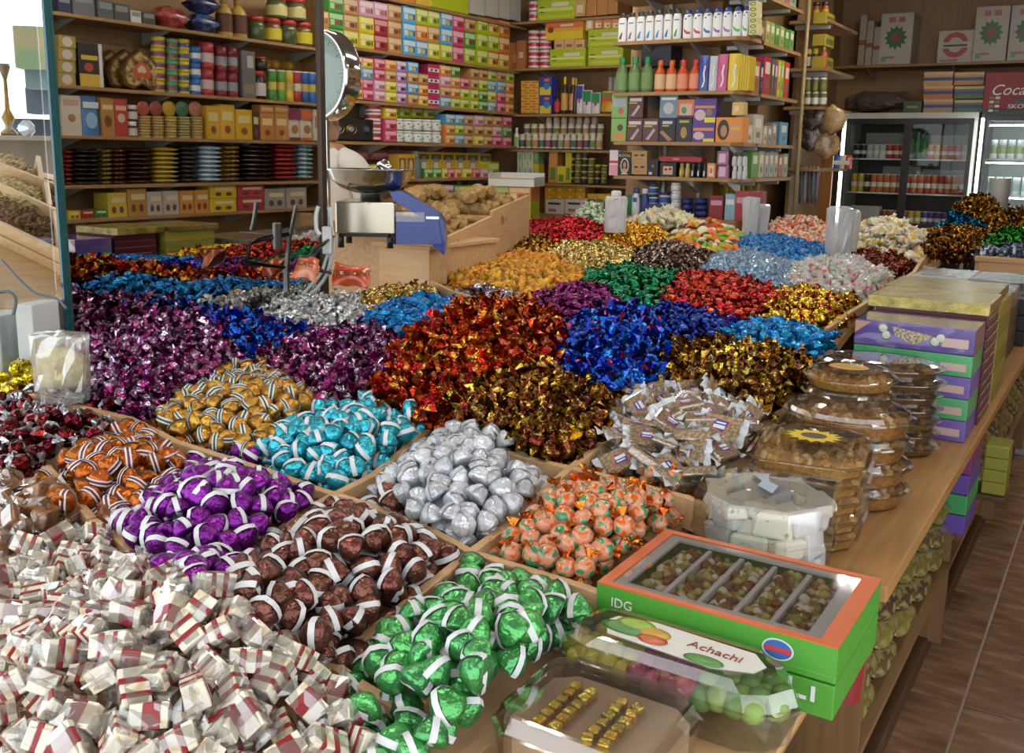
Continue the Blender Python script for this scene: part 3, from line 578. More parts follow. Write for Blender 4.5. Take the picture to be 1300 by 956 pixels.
# ------------------------------------------------------------------ shelves full of goods
class Face:
    """a shelf front: plane x = c (facing +X) or y = c (facing -Y); flip = the plane stands mirrored across the aisle"""
    def __init__(s, ax, c, flip=False): s.ax, s.c, s.flip = ax, c, flip
    def pt(s, px, py):
        p = atx(px, py, s.c) if s.ax == 'x' else aty(px, py, s.c)
        if s.flip: p.x = 2*XM - p.x
        return p
    def u(s, px, py): p = s.pt(px, py); return p.y if s.ax == 'x' else p.x
    def rz(s): return 0 if s.ax == 'y' else (-math.pi/2 if s.flip else math.pi/2)
    def base(s, u, z, off=0):
        if s.ax == 'y': return Vector((u, s.c+off, z))
        if s.flip: return Vector((2*XM-s.c+off, u, z))
        return Vector((s.c-off, u, z))
MC = {}
def poly_o(cx_, cz, rx, rz_, y, n=12, star=0): return [(cx_+rx*(1 if not star or i % 2 == 0 else star)*math.sin(2*math.pi*i/n), y, cz+rz_*(1 if not star or i % 2 == 0 else star)*math.cos(2*math.pi*i/n)) for i in range(n)]
def deco(mb, ds):
    for i, d in enumerate(ds):
        y = -.004-.003*i
        if d[0] == 'o': mb.add(poly_o(d[1], d[2], d[3], d[4], y), [tuple(range(11, -1, -1))], C(d[5]))
        elif d[0] == 'star': mb.add(poly_o(d[1], d[2], d[3], d[4], y, 24, .72), [tuple(range(23, -1, -1))], C(d[5]))
        elif d[0] == 'p': n = len(d[1]); mb.add([(a, y, b) for a, b in d[1]], [tuple(range(n))], C(d[2]))
        else: mb.add([(d[0], y, d[1]), (d[2], y, d[1]), (d[2], y, d[3]), (d[0], y, d[3])], [(0, 1, 2, 3)], C(d[4]))
def m_box(col, ds=(), bev=.02):
    k = ('box', col, str(ds))
    if k not in MC: mb = MB().box((-.5, 0, 0), (.5, 1, 1), C(col, .5), bev); deco(mb, ds); MC[k] = (mb.mesh('carton'), [])
    return MC[k]
def m_can(col, lid='#c9c9c4', bands=(), prof=None, lidh=.05):
    k = ('can', col, lid, str(bands), lidh)
    if k not in MC:
        mb = MB(); z = 0
        for z0, z1, c_ in sorted(list(bands)+[]): 
            if z0 > z: mb.lathe([(.49, z), (.49, z0)], C(col, .35), 14, (0, .5, 0), cap=z == 0)
            mb.lathe([(.49, z0), (.49, z1)], C(c_, .35), 14, (0, .5, 0), cap=z0 == 0); z = z1
        mb.lathe([(.49, z), (.49, 1-lidh)], C(col, .35), 14, (0, .5, 0))
        MC[k] = (mb.mesh('can_body'), [('lid', MB().lathe([(.5, 1-lidh), (.5, .985), (.46, 1)], C(lid, .3, .3), 14, (0, .5, 0)).mesh('lid'))])
    return MC[k]
def m_jar(col, lid, label=None, glass=False, lidh=.22, shoulder=.8):
    k = ('jar', col, lid, label, glass, lidh)
    if k not in MC:
        mb = MB().lathe([(.44, 0), (.49, .04), (.49, .62), (.42, .78-.0), (.40, 1-lidh)], C(col, .15 if glass else .4), 14, (0, .5, 0))
        parts = [('lid', MB().lathe([(.44, 1-lidh), (.45, .97), (.40, 1)], C(lid, .35), 14, (0, .5, 0)).mesh('lid'))]
        if label: parts.append(('printed_label', MB().lathe([(.5, .12), (.5, .58)], C(label, .5), 14, (0, .5, 0), cap=False).mesh('printed_label')))
        MC[k] = (mb.mesh('jar_body'), parts)
    return MC[k]
def m_bottle(col, cap, label=None, flat=.6, neck=.35, capz=.8, mark=None, pat=None, body=None):
    k = ('bot', col, cap, label, flat, neck, capz, str(mark))
    if k not in MC:
        mb = MB().lathe([(.42, 0), (.48, .03), (.5, .3), (.48, .58), (.36, .70), (neck*.5+.02, .76), (neck*.5, capz)], C(col, .3), 14, (0, .5*flat+.02, 0), 1, flat)
        parts = [('cap', MB().lathe([(neck*.55, capz), (neck*.6, capz+.02), (neck*.58, .98), (neck*.5, 1)], C(cap, .35), 12, (0, .5*flat+.02, 0), 1, flat).mesh('cap'))]
        if label: parts.append(('printed_label', MB().lathe([(.508, .1), (.512, .3), (.495, .56)], C(label, .5), 14, (0, .5*flat+.02, 0), 1, flat, cap=False).mesh('printed_label')))
        if mark:
            q = MB()
            for d in mark: q.add([(a, .0-.006, b) for a, b in d[0]], [tuple(range(len(d[0])))], C(d[1]))
            parts.append(('printed_mark', q.mesh('printed_mark')))
        MC[k] = (mb.mesh('bottle_body'), parts)
    return MC[k]
def m_sham(mark, cap, dark=False):
    k = ('sham', mark, cap, dark)
    if k not in MC:
        wm = C('#e4e4e2', .3)
        sq = lambda a: (abs(math.cos(a))**4+abs(math.sin(a))**4)**-.25
        mb = MB().lathe([(.40, 0), (.47, .03), (.49, .35), (.48, .70), (.42, .80), (.36, .84)], wm, 16, (0, .3, 0), 1, .6, shape=sq)
        cp = MB().lathe([(.36, .84), (.38, .86), (.37, .95), (.28, 1.0)] if dark else [(.37, .80), (.36, .9), (.26, .97), (.12, 1.0)], C(cap, .3), 12, (0, .3, 0), 1, .6)
        q = MB()
        if dark: q.add([(-.30, -.008, .10), (-.02, -.008, .10), (.10, -.008, .36), (-.10, -.008, .30), (-.26, -.008, .18)], [(0, 1, 2, 3, 4)], C(mark)); q.add([(-.3, -.004, .62), (.28, -.004, .62), (.28, -.004, .66), (-.3, -.004, .66)], [(0, 1, 2, 3)], C('#6a6f78'))
        else:
            q.add([(-.40, -.006, .38), (-.28, -.012, .24), (-.05, -.012, .17), (.34, -.008, .16), (.34, -.008, .24), (.0, -.012, .26), (-.22, -.012, .32)], [(0, 1, 2, 3, 4, 5, 6)], C(mark)); q.add([(-.26, -.004, .66), (-.1, -.004, .66), (-.1, -.004, .71), (-.26, -.004, .71)], [(0, 1, 2, 3)], C(cap))
            q.add([(-.05, .0, .74), (.30, .0, .76), (.28, .0, .80), (.06, .0, .80)], [(0, 1, 2, 3)], C(cap))
        MC[k] = (mb.mesh('bottle_body'), [('cap', cp.mesh('cap')), ('printed_mark', q.mesh('printed_mark'))])
    return MC[k]
def m_pouch(col, ds=()):
    k = ('pouch', col, str(ds))
    if k not in MC:
        mb = MB(); n = 10; vv = []
        for z, w_, t in ((0, .48, .9), (.12, .5, 1), (.5, .49, .9), (.85, .48, .45), (.95, .49, .1), (1, .49, .04)):
            for i in range(n): a = 2*math.pi*i/n; vv.append((w_*math.copysign(abs(math.cos(a))**.4, math.cos(a)), .5+.5*t*math.copysign(abs(math.sin(a))**.7, math.sin(a)), z))
        mb.add(vv, [(j*n+i, j*n+(i+1) % n, (j+1)*n+(i+1) % n, (j+1)*n+i) for j in range(5) for i in range(n)], C(col, .25), True); deco(mb, ds); MC[k] = (mb.mesh('pouch'), [])
    return MC[k]
def m_bag(col, c2=None):
    k = ('bag', col, c2)
    if k not in MC:
        mb = MB(); n = 12; vv = []
        for x, w_, t in ((-.5, .42, .05), (-.44, .46, .12), (-.3, .5, .42), (0, .5, .5), (.3, .5, .42), (.44, .46, .12), (.5, .42, .05)):
            for i in range(n): a = 2*math.pi*i/n; vv.append(tuple(rnoise((x, .5+w_*math.cos(a), .5+t*math.sin(a)), 5, .03, 3)))
        mt = mottled(col, c2 or col, 4, .22, .45, .55, 0, spec=.7); mb.add(vv, [(j*n+i, j*n+(i+1) % n, (j+1)*n+(i+1) % n, (j+1)*n+i) for j in range(6) for i in range(n)], mt, True); MC[k] = (mb.mesh('packed_bag'), [])
    return MC[k]
def put(face, name, mk, px0, px1, yt, yb, d, label, cat, group=None, off=.02, zsnap=None, rot=0):
    pm = (px0+px1)/2; z0 = zsnap if zsnap is not None else face.pt(pm, yb).z; h = face.pt(pm, yb).z*0 + face.pt(pm, yt).z - face.pt(pm, yb).z
    ym = (yt+yb)/2; u0, u1 = face.u(px0, ym), face.u(px1, ym); wd = abs(u1-u0)*.985
    me, parts = mk; dd = d if d else wd
    o = inst(name, me, None, face.base((u0+u1)/2, z0, off), (0, 0, face.rz()+rot), (wd, dd, h)); tag(o, label, cat, group)
    for pn, pmsh in parts: inst(pn, pmsh, o)
    return o
def board(face, name, px0, px1, py0, py1, th=.022, d=.30, label=None, extra=0, mt=None, ends=(0, 0)):
    """shelf board whose TOP front edge runs through the given picture points"""
    a, b = face.pt(px0, py0), face.pt(px1, py1); z = (a.z+b.z)/2; ua, ub = face.u(px0, py0), face.u(px1, py1); ua -= ends[0]; ub += ends[1]; c = (ua+ub)/2; L_ = abs(ub-ua)
    root = tag(empty(name, face.base(c, z, -.01), face.rz()), label, 'shelf')
    MB().box((-L_/2, 0, -th), (L_/2, d, 0), mt or W_SHELFX, .003).build('board', root)
    nb = max(2, int(L_/.65))
    for i in range(nb):
        x = -L_/2+L_*(i+.5)/nb; MB().prism([(.02, -.0), (d, -.0), (d, -.09), (d-.03, -.09)], -.008, .008, BRACKET, M=Matrix.Translation((x, 0, -th)) @ Matrix(((0, 0, 1, 0), (1, 0, 0, 0), (0, 1, 0, 0), (0, 0, 0, 1)))).build('bracket', root)
    return z
TEA = {'g': ('green', '#3f9a3a', '#b9d8a0', '#8e2f2a'), 'o': ('orange', '#dd8a3c', '#eccf9e', '#a8641c'), 't': ('tan', '#bf8a50', '#dcc29a', '#6e3f24'), 'y': ('yellow', '#dbc92a', '#efe6a4', '#5f7a2a'), 'l': ('lime', '#b3c21f', '#dfe3a0', '#5d7030'), 'r': ('red', '#a8252f', '#d59a98', '#5a1018'),
       'b': ('blue', '#5aa5d8', '#cfe0ea', '#d8b53a'), 'p': ('hot pink', '#cf4a72', '#eab3c0', '#8c2a3a'), 'k': ('pale pink', '#d99ab8', '#efd8dc', '#a9785c'), 'v': ('lilac', '#b484bc', '#e3d0e2', '#2d1f30'), 'x': ('red and yellow', '#d8bf2c', '#eadfa4', '#a3342c'), 'm': ('magenta', '#b82f62', '#e9e4e2', '#5c7a3a')}
def m_tea(c):
    nm, col, lt, pic = TEA[c]; ds = [(-.44, .60, .44, .90, lt), ('o', .10, .36, .17, .15, pic), (-.40, .2, -.12, .55, lt), (.30, .22, .38, .55, '#4a4038'), (-.44, .05, .44, .13, col)]
    if c == 'x': ds.insert(0, (-.5, .55, .5, 1.0, '#d9604a'))
    if c == 'm': ds = [(-.5, .28, .5, .62, '#e9e4e2'), ('o', -.2, .45, .13, .12, '#4f6a2c'), ('o', .2, .45, .13, .12, '#6a3550')]
    return m_box(col, ds)
def teas(face, spec, line, bh, shelf, depth=.11):
    """spec: [(px0, px1, 'bottom..top colours')]; line: shelf front edge in the picture"""
    (ax, ay), (bx, by) = line
    for ci, (p0, p1, cols) in enumerate(spec):
        pm = (p0+p1)/2; yb = ay+(by-ay)*(pm-ax)/(bx-ax); zb = face.pt(pm, yb).z; h = face.pt(pm, yb-bh).z-zb
        for ri, c in enumerate(cols):
            if c == '.': continue
            u0, u1 = face.u(p0, yb), face.u(p1, yb); o = inst('tea_box', m_tea(c)[0], None, face.base((u0+u1)/2, zb+h*ri+.0005, .02+.004*((ci*7+ri*3) % 3)), (0, 0, face.rz()), (abs(u1-u0)*.975, depth, h*.985))
            tag(o, '%s tea box, column %d from left, %s from bottom, %s' % (TEA[c][0], ci+1, ordn(ri), shelf), 'tea box', 'tea boxes on '+shelf)
# ---------------- long wall of teas
M = Face('x', XW)
frame = struct('wall_panel_tea', 'brown back panel of the long tea shelves', MB().box((XW-.33, 5.0, .05), (XW-.31, 8.08, 3.0), W_WALL))
board(M, 'tea_shelf', 400, 668, 20-33, 27.5, label='dark wooden shelf of cartons above all tea boxes'); board(M, 'tea_shelf', 400, 656, 52, 90, label='wooden wall shelf holding the large bright tea boxes', ends=(.3, .05))
board(M, 'tea_shelf', 400, 653, 120, 145.5, label='wooden wall shelf holding four rows of small tea boxes', ends=(.3, .05)); board(M, 'tea_shelf', 400, 652, 175.5, 187.5, label='wooden wall shelf holding the black speaker and white jars', ends=(.3, .05))
board(M, 'tea_shelf', 400, 652, 224, 228.5, label='lowest wooden wall shelf behind the weighing scale', ends=(.3, .05))
for px in (437, 452, 540, 618): 
    p = M.pt(px, 150); tag(MB().box((XW-.305, p.y-.012, .8), (XW-.28, p.y+.012, 2.95), BRACKET).build('shelf_upright'), 'grey metal shelf upright on the tea wall, %s from the mirror' % ordn([437, 452, 540, 618].index(px)), 'upright', 'shelf uprights')
teas(M, [(402, 421, 'oo'), (421, 440, 'ggg'), (440, 459, 'ytt'), (459, 478, 'yyk'), (478, 496, 'rrk'), (496, 514, 'ttt'), (514, 531, 'bbb'), (531, 546.5, 'bol'), (546.5, 562, 'ytl'), (562, 577, 'lbb'), (577, 592, 'ppp'), (592.5, 607, 'lgt'), (607.5, 621.5, 'lll'), (622, 636, 'xlx'), (636, 650, 'xoo')], ((440, 58), (651, 89)), 20.5, 'the upper tea shelf', .14)
teas(M, [(435, 449, 'bbtb'), (449, 464, 'xobk'), (464, 478, 'ppbx'), (478, 492, 'kkpp'), (492, 507, 'yyto'), (507, 520, 'vvvv'), (520, 534, 'tbtb'), (534, 547, 'xot.'), (547, 561, 'mmmm'), (561, 575, 'btko'), (575, 587, 'loog'), (587, 599, 'llp.'), (599, 610, 'lltt'), (610, 622, 'gglt'), (622, 633, 'bybl'), (633, 644, 'ppbt'), (644, 655, 'oool')], ((449, 125), (651, 145)), 13.4, 'the middle tea shelf')
teas(M, [(491, 507, 'ppx')], ((429, 177), (651, 187)), 14.5, 'the speaker shelf left side')
teas(M, [(568, 580, 'oob'), (580, 592, 'blb'), (592, 604, 'ttt'), (604, 616.5, 'ytk'), (616.5, 628, 'ttt'), (628, 640, 'pkt'), (640, 652, 'pgp')], ((429, 177), (651, 187)), 12.8, 'the speaker shelf right side')
# cartons above
for i, (a, b, c, ds, nm) in enumerate(((430, 470, '#c98a3c', (), 'orange'), (480, 530, '#cf8a34', ((-.4, .3, .4, .7, '#e0b070'),), 'amber'), (531, 550, '#d8b83a', (), 'yellow'), (550, 598, '#b5c322', ((-.4, .5, .1, .8, '#d6dd7c'),), 'lime green'))):
    yb = -13+(27.5+13)*((a+b)/2-400)/268; put(M, 'carton', m_box(c, ds), a, b, yb-30, yb, .22, '%s tea carton on the topmost shelf above the tea boxes' % nm, 'carton', 'cartons on the topmost shelf')
for i, (a, b) in enumerate(((599, 618), (618, 636), (636, 650), (650, 664))):
    yb = -13+(27.5+13)*((a+b)/2-400)/268; put(M, 'white_carton', m_box('#c9c4bb', ((-.5, .0, -.46, 1, '#a8a29a'),)), a, b, yb-38, yb, .24, 'tall plain white carton, %s from the lime carton, topmost shelf' % ordn(i), 'carton', 'white cartons on the topmost shelf')
put(M, 'brown_carton', m_box('#a8693c', ((-.3, .3, .3, .6, '#c9905c'),)), 651, 664, 55, 90, .2, 'upright brown carton at the corner end of upper tea shelf', 'carton')
# speaker, cans and jars
sp_o = put(M, 'loudspeaker', m_box('#1b1a1c', (), .01), 405, 477, 150, 177.5, .2, 'black loudspeaker box with four round gold rimmed cones', 'speaker')
for i, (px, cc) in enumerate(((416, 1), (431, 1), (447, 1), (467, 0))):
    u0 = M.u(441, 164); p = M.pt(px, 164); lx = (p.y-u0)/sp_o.scale.x; rr = .098
    cn = MB().lathe([(rr, 0), (rr*.92, -.02), (rr*.8, .02)], C('#b8913e', .3, .8) if cc else C('#3b3a3c', .5), 16, cap=False, M=Matrix.Translation((lx, -.02, .5)) @ Matrix.Rotation(math.pi/2, 4, 'X') @ Matrix.Diagonal((1, 2.4, 1, 1))).build('cone_rim', sp_o)
    MB().lathe([(rr*.78, .0), (rr*.35, .03)], C('#9aa2b4', .25, .5) if cc else C('#55565a', .4), 16, M=Matrix.Translation((lx, -.015, .5)) @ Matrix.Rotation(math.pi/2, 4, 'X') @ Matrix.Diagonal((1, 2.4, 1, 1))).build('cone', sp_o)
RC = m_can('#ddd8d4', '#e4e1dc', ((.0, .12, '#c23a4a'), (.35, .7, '#b8283c')))
for i in range(4): put(M, 'red_white_can', RC, 477, 491, 166.5-11.8*i, 178.3-11.8*i, 0, 'red and white tin, %s from the bottom of stack by the speaker' % ordn(i), 'tin', 'tins beside the speaker')
WJ = m_jar('#e2e4e0', '#e9e9e5', None, lidh=.2); WJ = (WJ[0], WJ[1]+[('printed_label', MB().lathe([(.5, .1), (.5, .62)], mottled('#e4e6e2', '#2f8a4e', 3.2, .5, .5, .55, 0), 14, (0, .5, 0), cap=False).mesh('printed_label'))])
for r_ in range(2):
    for i in range(5): put(M, 'white_jar', WJ, 507+12*i, 519+12*i, 166-15.5*r_+.4*i, 180.6-15.5*r_+.4*i, 0, 'white jar with green label, %s from left, %s row beside the speaker' % (ordn(i), ('lower', 'upper')[r_]), 'jar', 'white jars with green labels')
for i in range(4): put(M, 'lime_box', m_tea('l'), 507+15*i, 521.5+15*i, 135+.5*i, 149+.5*i, .1, 'lime green box on top of the white jars, %s from left' % ordn(i), 'box', 'lime boxes above the white jars', off=.12)
# lowest wall shelf
for i in range(3): put(M, 'lime_tea_box', m_tea('l'), 458+11.5*i, 469+11.5*i, 209, 226.2, .1, 'lime tea box on the lowest shelf near the man, %s from left' % ordn(i), 'tea box', 'lime tea boxes near the man')
for i in range(2): put(M, 'gift_figure_box', m_box('#c9a22e', ((-.4, .1, .4, .85, '#7a5a2a'), ('o', 0, .5, .22, .3, '#cbb489'))), 508+11*i, 518.6+11*i, 196, 226.8, .1, 'yellow window box with figure, %s of two on lowest shelf' % ordn(i), 'box', 'yellow figure boxes')
put(M, 'glass_bottle', m_bottle('#5f6f70', '#9fb0b4', None, 1), 531, 542, 192, 227, 0, 'grey glass bottle next to the yellow figure boxes', 'bottle')
for i in range(6): put(M, 'coffee_cup_box', m_box('#c8a828', ((-.42, .72, .42, .92, '#5c5a48'), ('o', 0, .55, .3, .3, '#8e8a80'), (-.2, .3, .2, .62, '#cfcac0'))), 543+15.4*i, 558+15.4*i, 193+.4*i, 227+.3*i, .1, 'yellow box with white figure picture, %s in row on lowest shelf' % ordn(i), 'box', 'yellow picture boxes on lowest shelf', off=.1)
for i, (a, b, c, nm) in enumerate(((541, 552, 'g', ''), (552, 563, 'g', ''), (564, 571, 'y', ''), (571, 579, 'p', ''), (579, 588, 'o', ''), (589, 602, 'y', ''), (602, 612, 'p', ''), (612, 622, 'k', ''), (622, 636, 'l', ''))):
    put(M, 'small_tea_box', m_tea(c), a, b, 214 if c != 'l' else 206, 227.6, .08, '%s small box, %s from left in front of the picture boxes' % (TEA[c][0], ordn(i)), 'tea box', 'small boxes on lowest shelf')
for i in range(5): put(M, 'pink_carton', m_box('#b35a72', ((-.4, .3, .4, .7, '#cf93a4'),)), 470+26*i, 494+26*i, 191, 203, .1, 'dusky pink carton lying at the back of lowest shelf, %s from left' % ordn(i), 'carton', 'pink cartons on lowest shelf', off=.2)
# stacked cartons standing on the floor behind the ginger bins
ST = 'oklxytgpl'
for i in range(10):
    for j in range(3):
        c = ST[(i*5+j*2) % 9]; put(M, 'stacked_carton', m_tea(c), 530+13*i, 542.5+13*i, 234+14*j+.4*i, 247.6+14*j+.4*i, .2, '%s carton below the lowest shelf, column %d, %s from top' % (TEA[c][0], i+1, ordn(j)), 'carton', 'cartons stacked under the lowest shelf', off=-.06)

# ---------------- rear shelves (left of the shampoo)
B = Face('y', YB)
board(B, 'rear_shelf', 659, 790, 29.5, 17.5, label='top rear wooden shelf with lime carton', ends=(.12, .3)); board(B, 'rear_shelf', 652, 790, 88, 81.8, label='second rear wooden shelf with lime and orange cartons', ends=(.1, .3)); board(B, 'rear_shelf', 652, 780, 145.2, 144.2, label='third rear wooden shelf with sauce bottles and pouches', ends=(.1, .3))
board(B, 'rear_shelf', 648, 780, 189, 191.5, label='fourth rear wooden shelf with many spice jars', ends=(.1, .3)); board(B, 'rear_shelf', 660, 795, 231, 237, label='lowest rear wooden shelf with dark jars', ends=(.1, .3))
for i in range(2): put(B, 'red_white_can', RC, 667, 680, 14-13*i, 27-13*i, 0, 'red and white tin on top rear shelf, %s one' % ('lower', 'upper')[i], 'tin', 'tins on rear shelves')
LC = [(-.42, .12, .42, .25, '#c9c93a'), (-.1, .6, .35, .78, '#d8d3c0'), ('o', -.36, .5, .1, .14, '#4f6a34'), (-.46, .42, .46, .56, '#d4da74')]
put(B, 'lime_carton', m_box('#afc01c', LC), 680, 728, -4, 26, .25, 'lime green tea carton on the top rear shelf', 'carton')
put(B, 'tan_box', m_box('#c9a060', ((-.3, .2, .3, .6, '#e0cfa4'),)), 728, 742, -4, 20.5, .2, 'tan box between lime carton and brown cartons', 'box')
for i in range(3): put(B, 'brown_carton', m_box('#b87e48', ((.44, 0, .5, 1, '#d9a83a'),)), 743+13.5*i, 756+13.5*i, -6, 20-1.2*i, .25, 'brown carton on the top rear shelf, %s from left' % ordn(i), 'carton', 'brown cartons on top rear shelf')
for c_ in range(2):
    for i in range(4): put(B, 'red_white_can', RC, 666+14.5*c_, 680+14.5*c_, 74.8-12.2*i, 87-12.2*i, 0, 'red and white tin, %s column, %s from bottom, second rear shelf' % (('left', 'right')[c_], ordn(i)), 'tin', 'tins on rear shelves')
put(B, 'brown_carton', m_box('#a5673a', ((-.2, .4, .3, .6, '#c9bca8'),)), 654, 665, 51, 88, .2, 'upright brown carton in the corner beside the red tins', 'carton')
for nm, a, b, t, bo, lab in (('l', 696, 742, 61.5, 85.5, 'lime green carton at bottom left of second rear shelf'), ('l', 744.5, 790, 59, 83, 'lime green carton at bottom right of second rear shelf'), ('l', 744.5, 790, 36, 59, 'lime green carton stacked on another, second rear shelf')): put(B, 'lime_carton', m_box('#afc01c', LC), a, b, t, bo, .25, lab, 'carton')
put(B, 'orange_carton', m_box('#dcc02c', [(-.5, .6, .5, 1, '#d9703a'), (-.5, .45, .5, .62, '#e0a03a'), ('o', -.36, .55, .08, .16, '#7a3a2a'), (-.1, .7, .25, .82, '#d8cfc0')]), 691, 739, 26, 50, .25, 'orange and yellow tea carton perched on small tan boxes', 'carton')
for i in range(3): put(B, 'small_tan_box', m_box('#d9a878', ((-.3, .2, .3, .5, '#8a6a4a'),)), 702+13*i, 714.5+13*i, 49.5, 62, .15, 'small tan tea box under the orange carton, %s from left' % ordn(i), 'tea box', 'small tan tea boxes')
for i in range(3): put(B, 'small_orange_box', m_box('#d9925c', ((-.3, .1, .3, .55, '#e6cfae'), ('o', .1, .3, .1, .1, '#6e3a24'))), 753+11*i, 763.6+11*i, 23, 36, .15, 'small orange tea box above the lime cartons, %s from left' % ordn(i), 'tea box', 'small orange tea boxes')
put(B, 'small_cream_box', m_box('#e0b184', ((-.25, .2, .25, .8, '#efe0c6'),)), 742, 752, 21.5, 38.5, .15, 'small upright cream box beside the orange carton', 'tea box')
for c_ in range(2):
    for i in range(6): put(B, 'biscuit_box', m_box('#d8b23c', ((-.45, .1, .2, .35, '#c9603a'), (-.2, .6, .45, .85, '#c9603a'))), 660+11.2*c_, 671+11.2*c_, 137-6.9*i, 143.8-6.9*i, .12, 'yellow and orange box, %s column, %s from bottom, third rear shelf' % (('left', 'right')[c_], ordn(i)), 'box', 'yellow and orange boxes')
for i in range(2): put(B, 'cereal_box', m_box('#3a3f96', ((-.45, .02, .45, .45, '#d8bf3a'), ('o', .1, .5, .25, .2, '#2f7fc0'), (-.1, .75, .3, .9, '#d9702c'))), 683, 699, 121-23.5*i, 144.5-23.5*i, .12, 'blue and yellow box, %s one, third rear shelf' % ('lower', 'upper')[i], 'box', 'blue and yellow boxes')
for i, (a, b, t, c, lb, cp) in enumerate(((700, 708, 116, '#3a1f18', '#b8323c', '#2a2a2a'), (709, 717.5, 97, '#3b2414', '#c9a24a', '#d8b42c'), (719, 728, 98, '#33190f', '#c98a72', '#c9a03c'), (724, 731, 99, '#2e1a12', None, '#b8943a'))): put(B, 'sauce_bottle', m_bottle(c, cp, lb, 1), a, b, t, 144.5, 0, 'dark sauce bottle, %s from left on the third rear shelf' % ordn(i), 'bottle', 'sauce bottles on third rear shelf')
for i, (a, b, t, c, nm) in enumerate(((730, 738, 107, '#2f3a8e', 'blue'), (738, 749, 114, '#1f8a56', 'green'), (749, 760, 117, '#1f8a56', 'green'))): put(B, 'milk_carton', m_pouch('#d8d6d6', ((-.45, .5, .45, .95, c), ('o', 0, .45, .15, .1, '#b8323c'))), a, b, t, 144, .05, '%s and white pouch, %s from left on third rear shelf' % (nm, ordn(i)), 'pouch', 'white pouches on third rear shelf')
put(B, 'yellow_bag', m_pouch('#d8a024', ((-.4, .5, .4, .7, '#c9502c'), (-.4, .75, .4, .9, '#3f8a4e'))), 761, 777, 115, 142, .06, 'yellow snack bag with red print on third rear shelf', 'bag')
for i in range(2): put(B, 'grey_roll', m_can('#a8a3a4', '#c0bcbc'), 763+6.5*i, 769+6.5*i, 97, 118, 0, 'grey roll behind the yellow snack bag, %s one' % ('left', 'right')[i], 'roll', 'grey rolls', off=.12)
for i in range(13): put(B, 'spice_jar', m_jar('#cfc6c2', '#d8cf9a', ('#5a4a52', '#7a8a4a', '#b88a5a', '#3f6a52', '#8a4a52')[i % 5], lidh=.18), 655.5+8.2*i, 663.4+8.2*i, 170, 188.2+.1*i, 0, 'small spice jar in the front row, %s from left, fourth rear shelf' % ordn(i), 'jar', 'spice jars front row')
for i in range(11): put(B, 'spice_jar', m_jar('#cfc6c2', '#d8cf9a', ('#6a5a62', '#7a7a3a', '#a87a5a')[i % 3], lidh=.18), 659+9.4*i, 667.5+9.4*i, 157, 170, 0, 'small spice jar in the second row, %s from left, fourth rear shelf' % ordn(i), 'jar', 'spice jars second row', off=.05)
for i in range(7): put(B, 'spice_jar', m_jar('#c9bdb8', '#c9b98a', '#c9b4a8', lidh=.18), 684+9.8*i, 692+9.8*i, 148, 157, 0, 'small spice jar in the top row, %s from left, fourth rear shelf' % ordn(i), 'jar', 'spice jars top row', off=.1)
put(B, 'white_bottle', m_bottle('#dcdcd8', '#e4e4e0', '#8fae6a', .8), 649, 656, 162, 188, 0, 'white bottle at the left end of the spice jars', 'bottle')
for i in range(4):
    for j in range(2): put(B, 'pale_green_box', m_box(('#b9c4a4', '#c3c7b4', '#cdcfa0', '#6f9a62')[i] if j else ('#b9c4a4', '#c3c7b4', '#cdcfa0', '#d0b62c')[i], ((-.2, .3, .2, .7, '#9aa88a'),)), 655+6.9*i, 661.6+6.9*i, 208-17*j, 225-17*j, .1, 'narrow pale green box, %s from left, %s row, lowest rear shelf' % (ordn(i), ('bottom', 'top')[j]), 'box', 'narrow green boxes')
for i, (a, b, t, c) in enumerate(((695, 706, 192, '#c98a4c'), (706, 716, 211, '#d8c52c'), (716, 724, 193, '#c9b82c'))): put(B, 'tall_box', m_box(c, ((-.3, .1, .3, .5, '#5f8a3a'),)), a, b, t, 232.5, .1, '%s tall box, %s from left beside the dark jars' % (('orange', 'short yellow', 'yellow')[i], ordn(i)), 'box', 'tall boxes by the dark jars')
for r_ in range(5):
    for i in range(6 if r_ < 3 else 4 if r_ < 4 else 3):
        put(B, 'dark_jar', m_jar('#3f3a24' if (i+r_) % 3 else '#7a7a2c', '#c9b76a', '#6f7034' if i % 2 else '#2d2218', lidh=.25), 717.5+8.4*i+r_*.4, 725.6+8.4*i+r_*.4, 224.5-8.1*r_+.2*i, 232.8-8.1*r_+.2*i, 0, 'squat dark jar with gold lid, row %d from bottom, %s from left' % (r_+1, ordn(i)), 'jar', 'dark jars with gold lids')
for i in range(4):
    for j in range(2): put(B, 'yellow_carton', m_box('#c9981c', ((-.1, .2, .1, .4, '#e6d8b0'),)), 690+13*i, 702.7+13*i, 244-9.5*j, 253.2-9.5*j, .2, 'small yellow carton under the rear shelves, %s from left, %s row' % (ordn(i), ('lower', 'upper')[j]), 'carton', 'yellow cartons')
for i in range(3): put(B, 'yellow_carton', m_box('#d0a51e', ()), 744+12*i, 755.7+12*i, 246, 257, .2, 'small yellow carton right of the stack, %s from left' % ordn(i), 'carton', 'yellow cartons')
for i in range(3):
    o = put(B, 'printed_white_box', m_box('#d2cfd0', ((-.3, .15, .1, .35, '#b8685c'), (-.32, .62, .32, .76, '#3a3a3e'), (-.5, 0, -.45, 1, '#c9981c'))), 690+25*i, 714.5+25*i, 252.5, 272, .2, 'white box with dark script under the yellow cartons, %s from left' % ordn(i), 'box', 'white printed boxes')
MB().box((-4.9, YB+.0, .8), (-2.9, YB+.33, 1.02), W_SHELFX); tag(MB().box((-4.85, YB-.02, .0), (-2.95, YB+.34, aty(720, 272.5, YB).z), W_SHELFX, .004).build('base_cabinet'), 'low wooden cabinet under the rear shelves', 'cabinet')
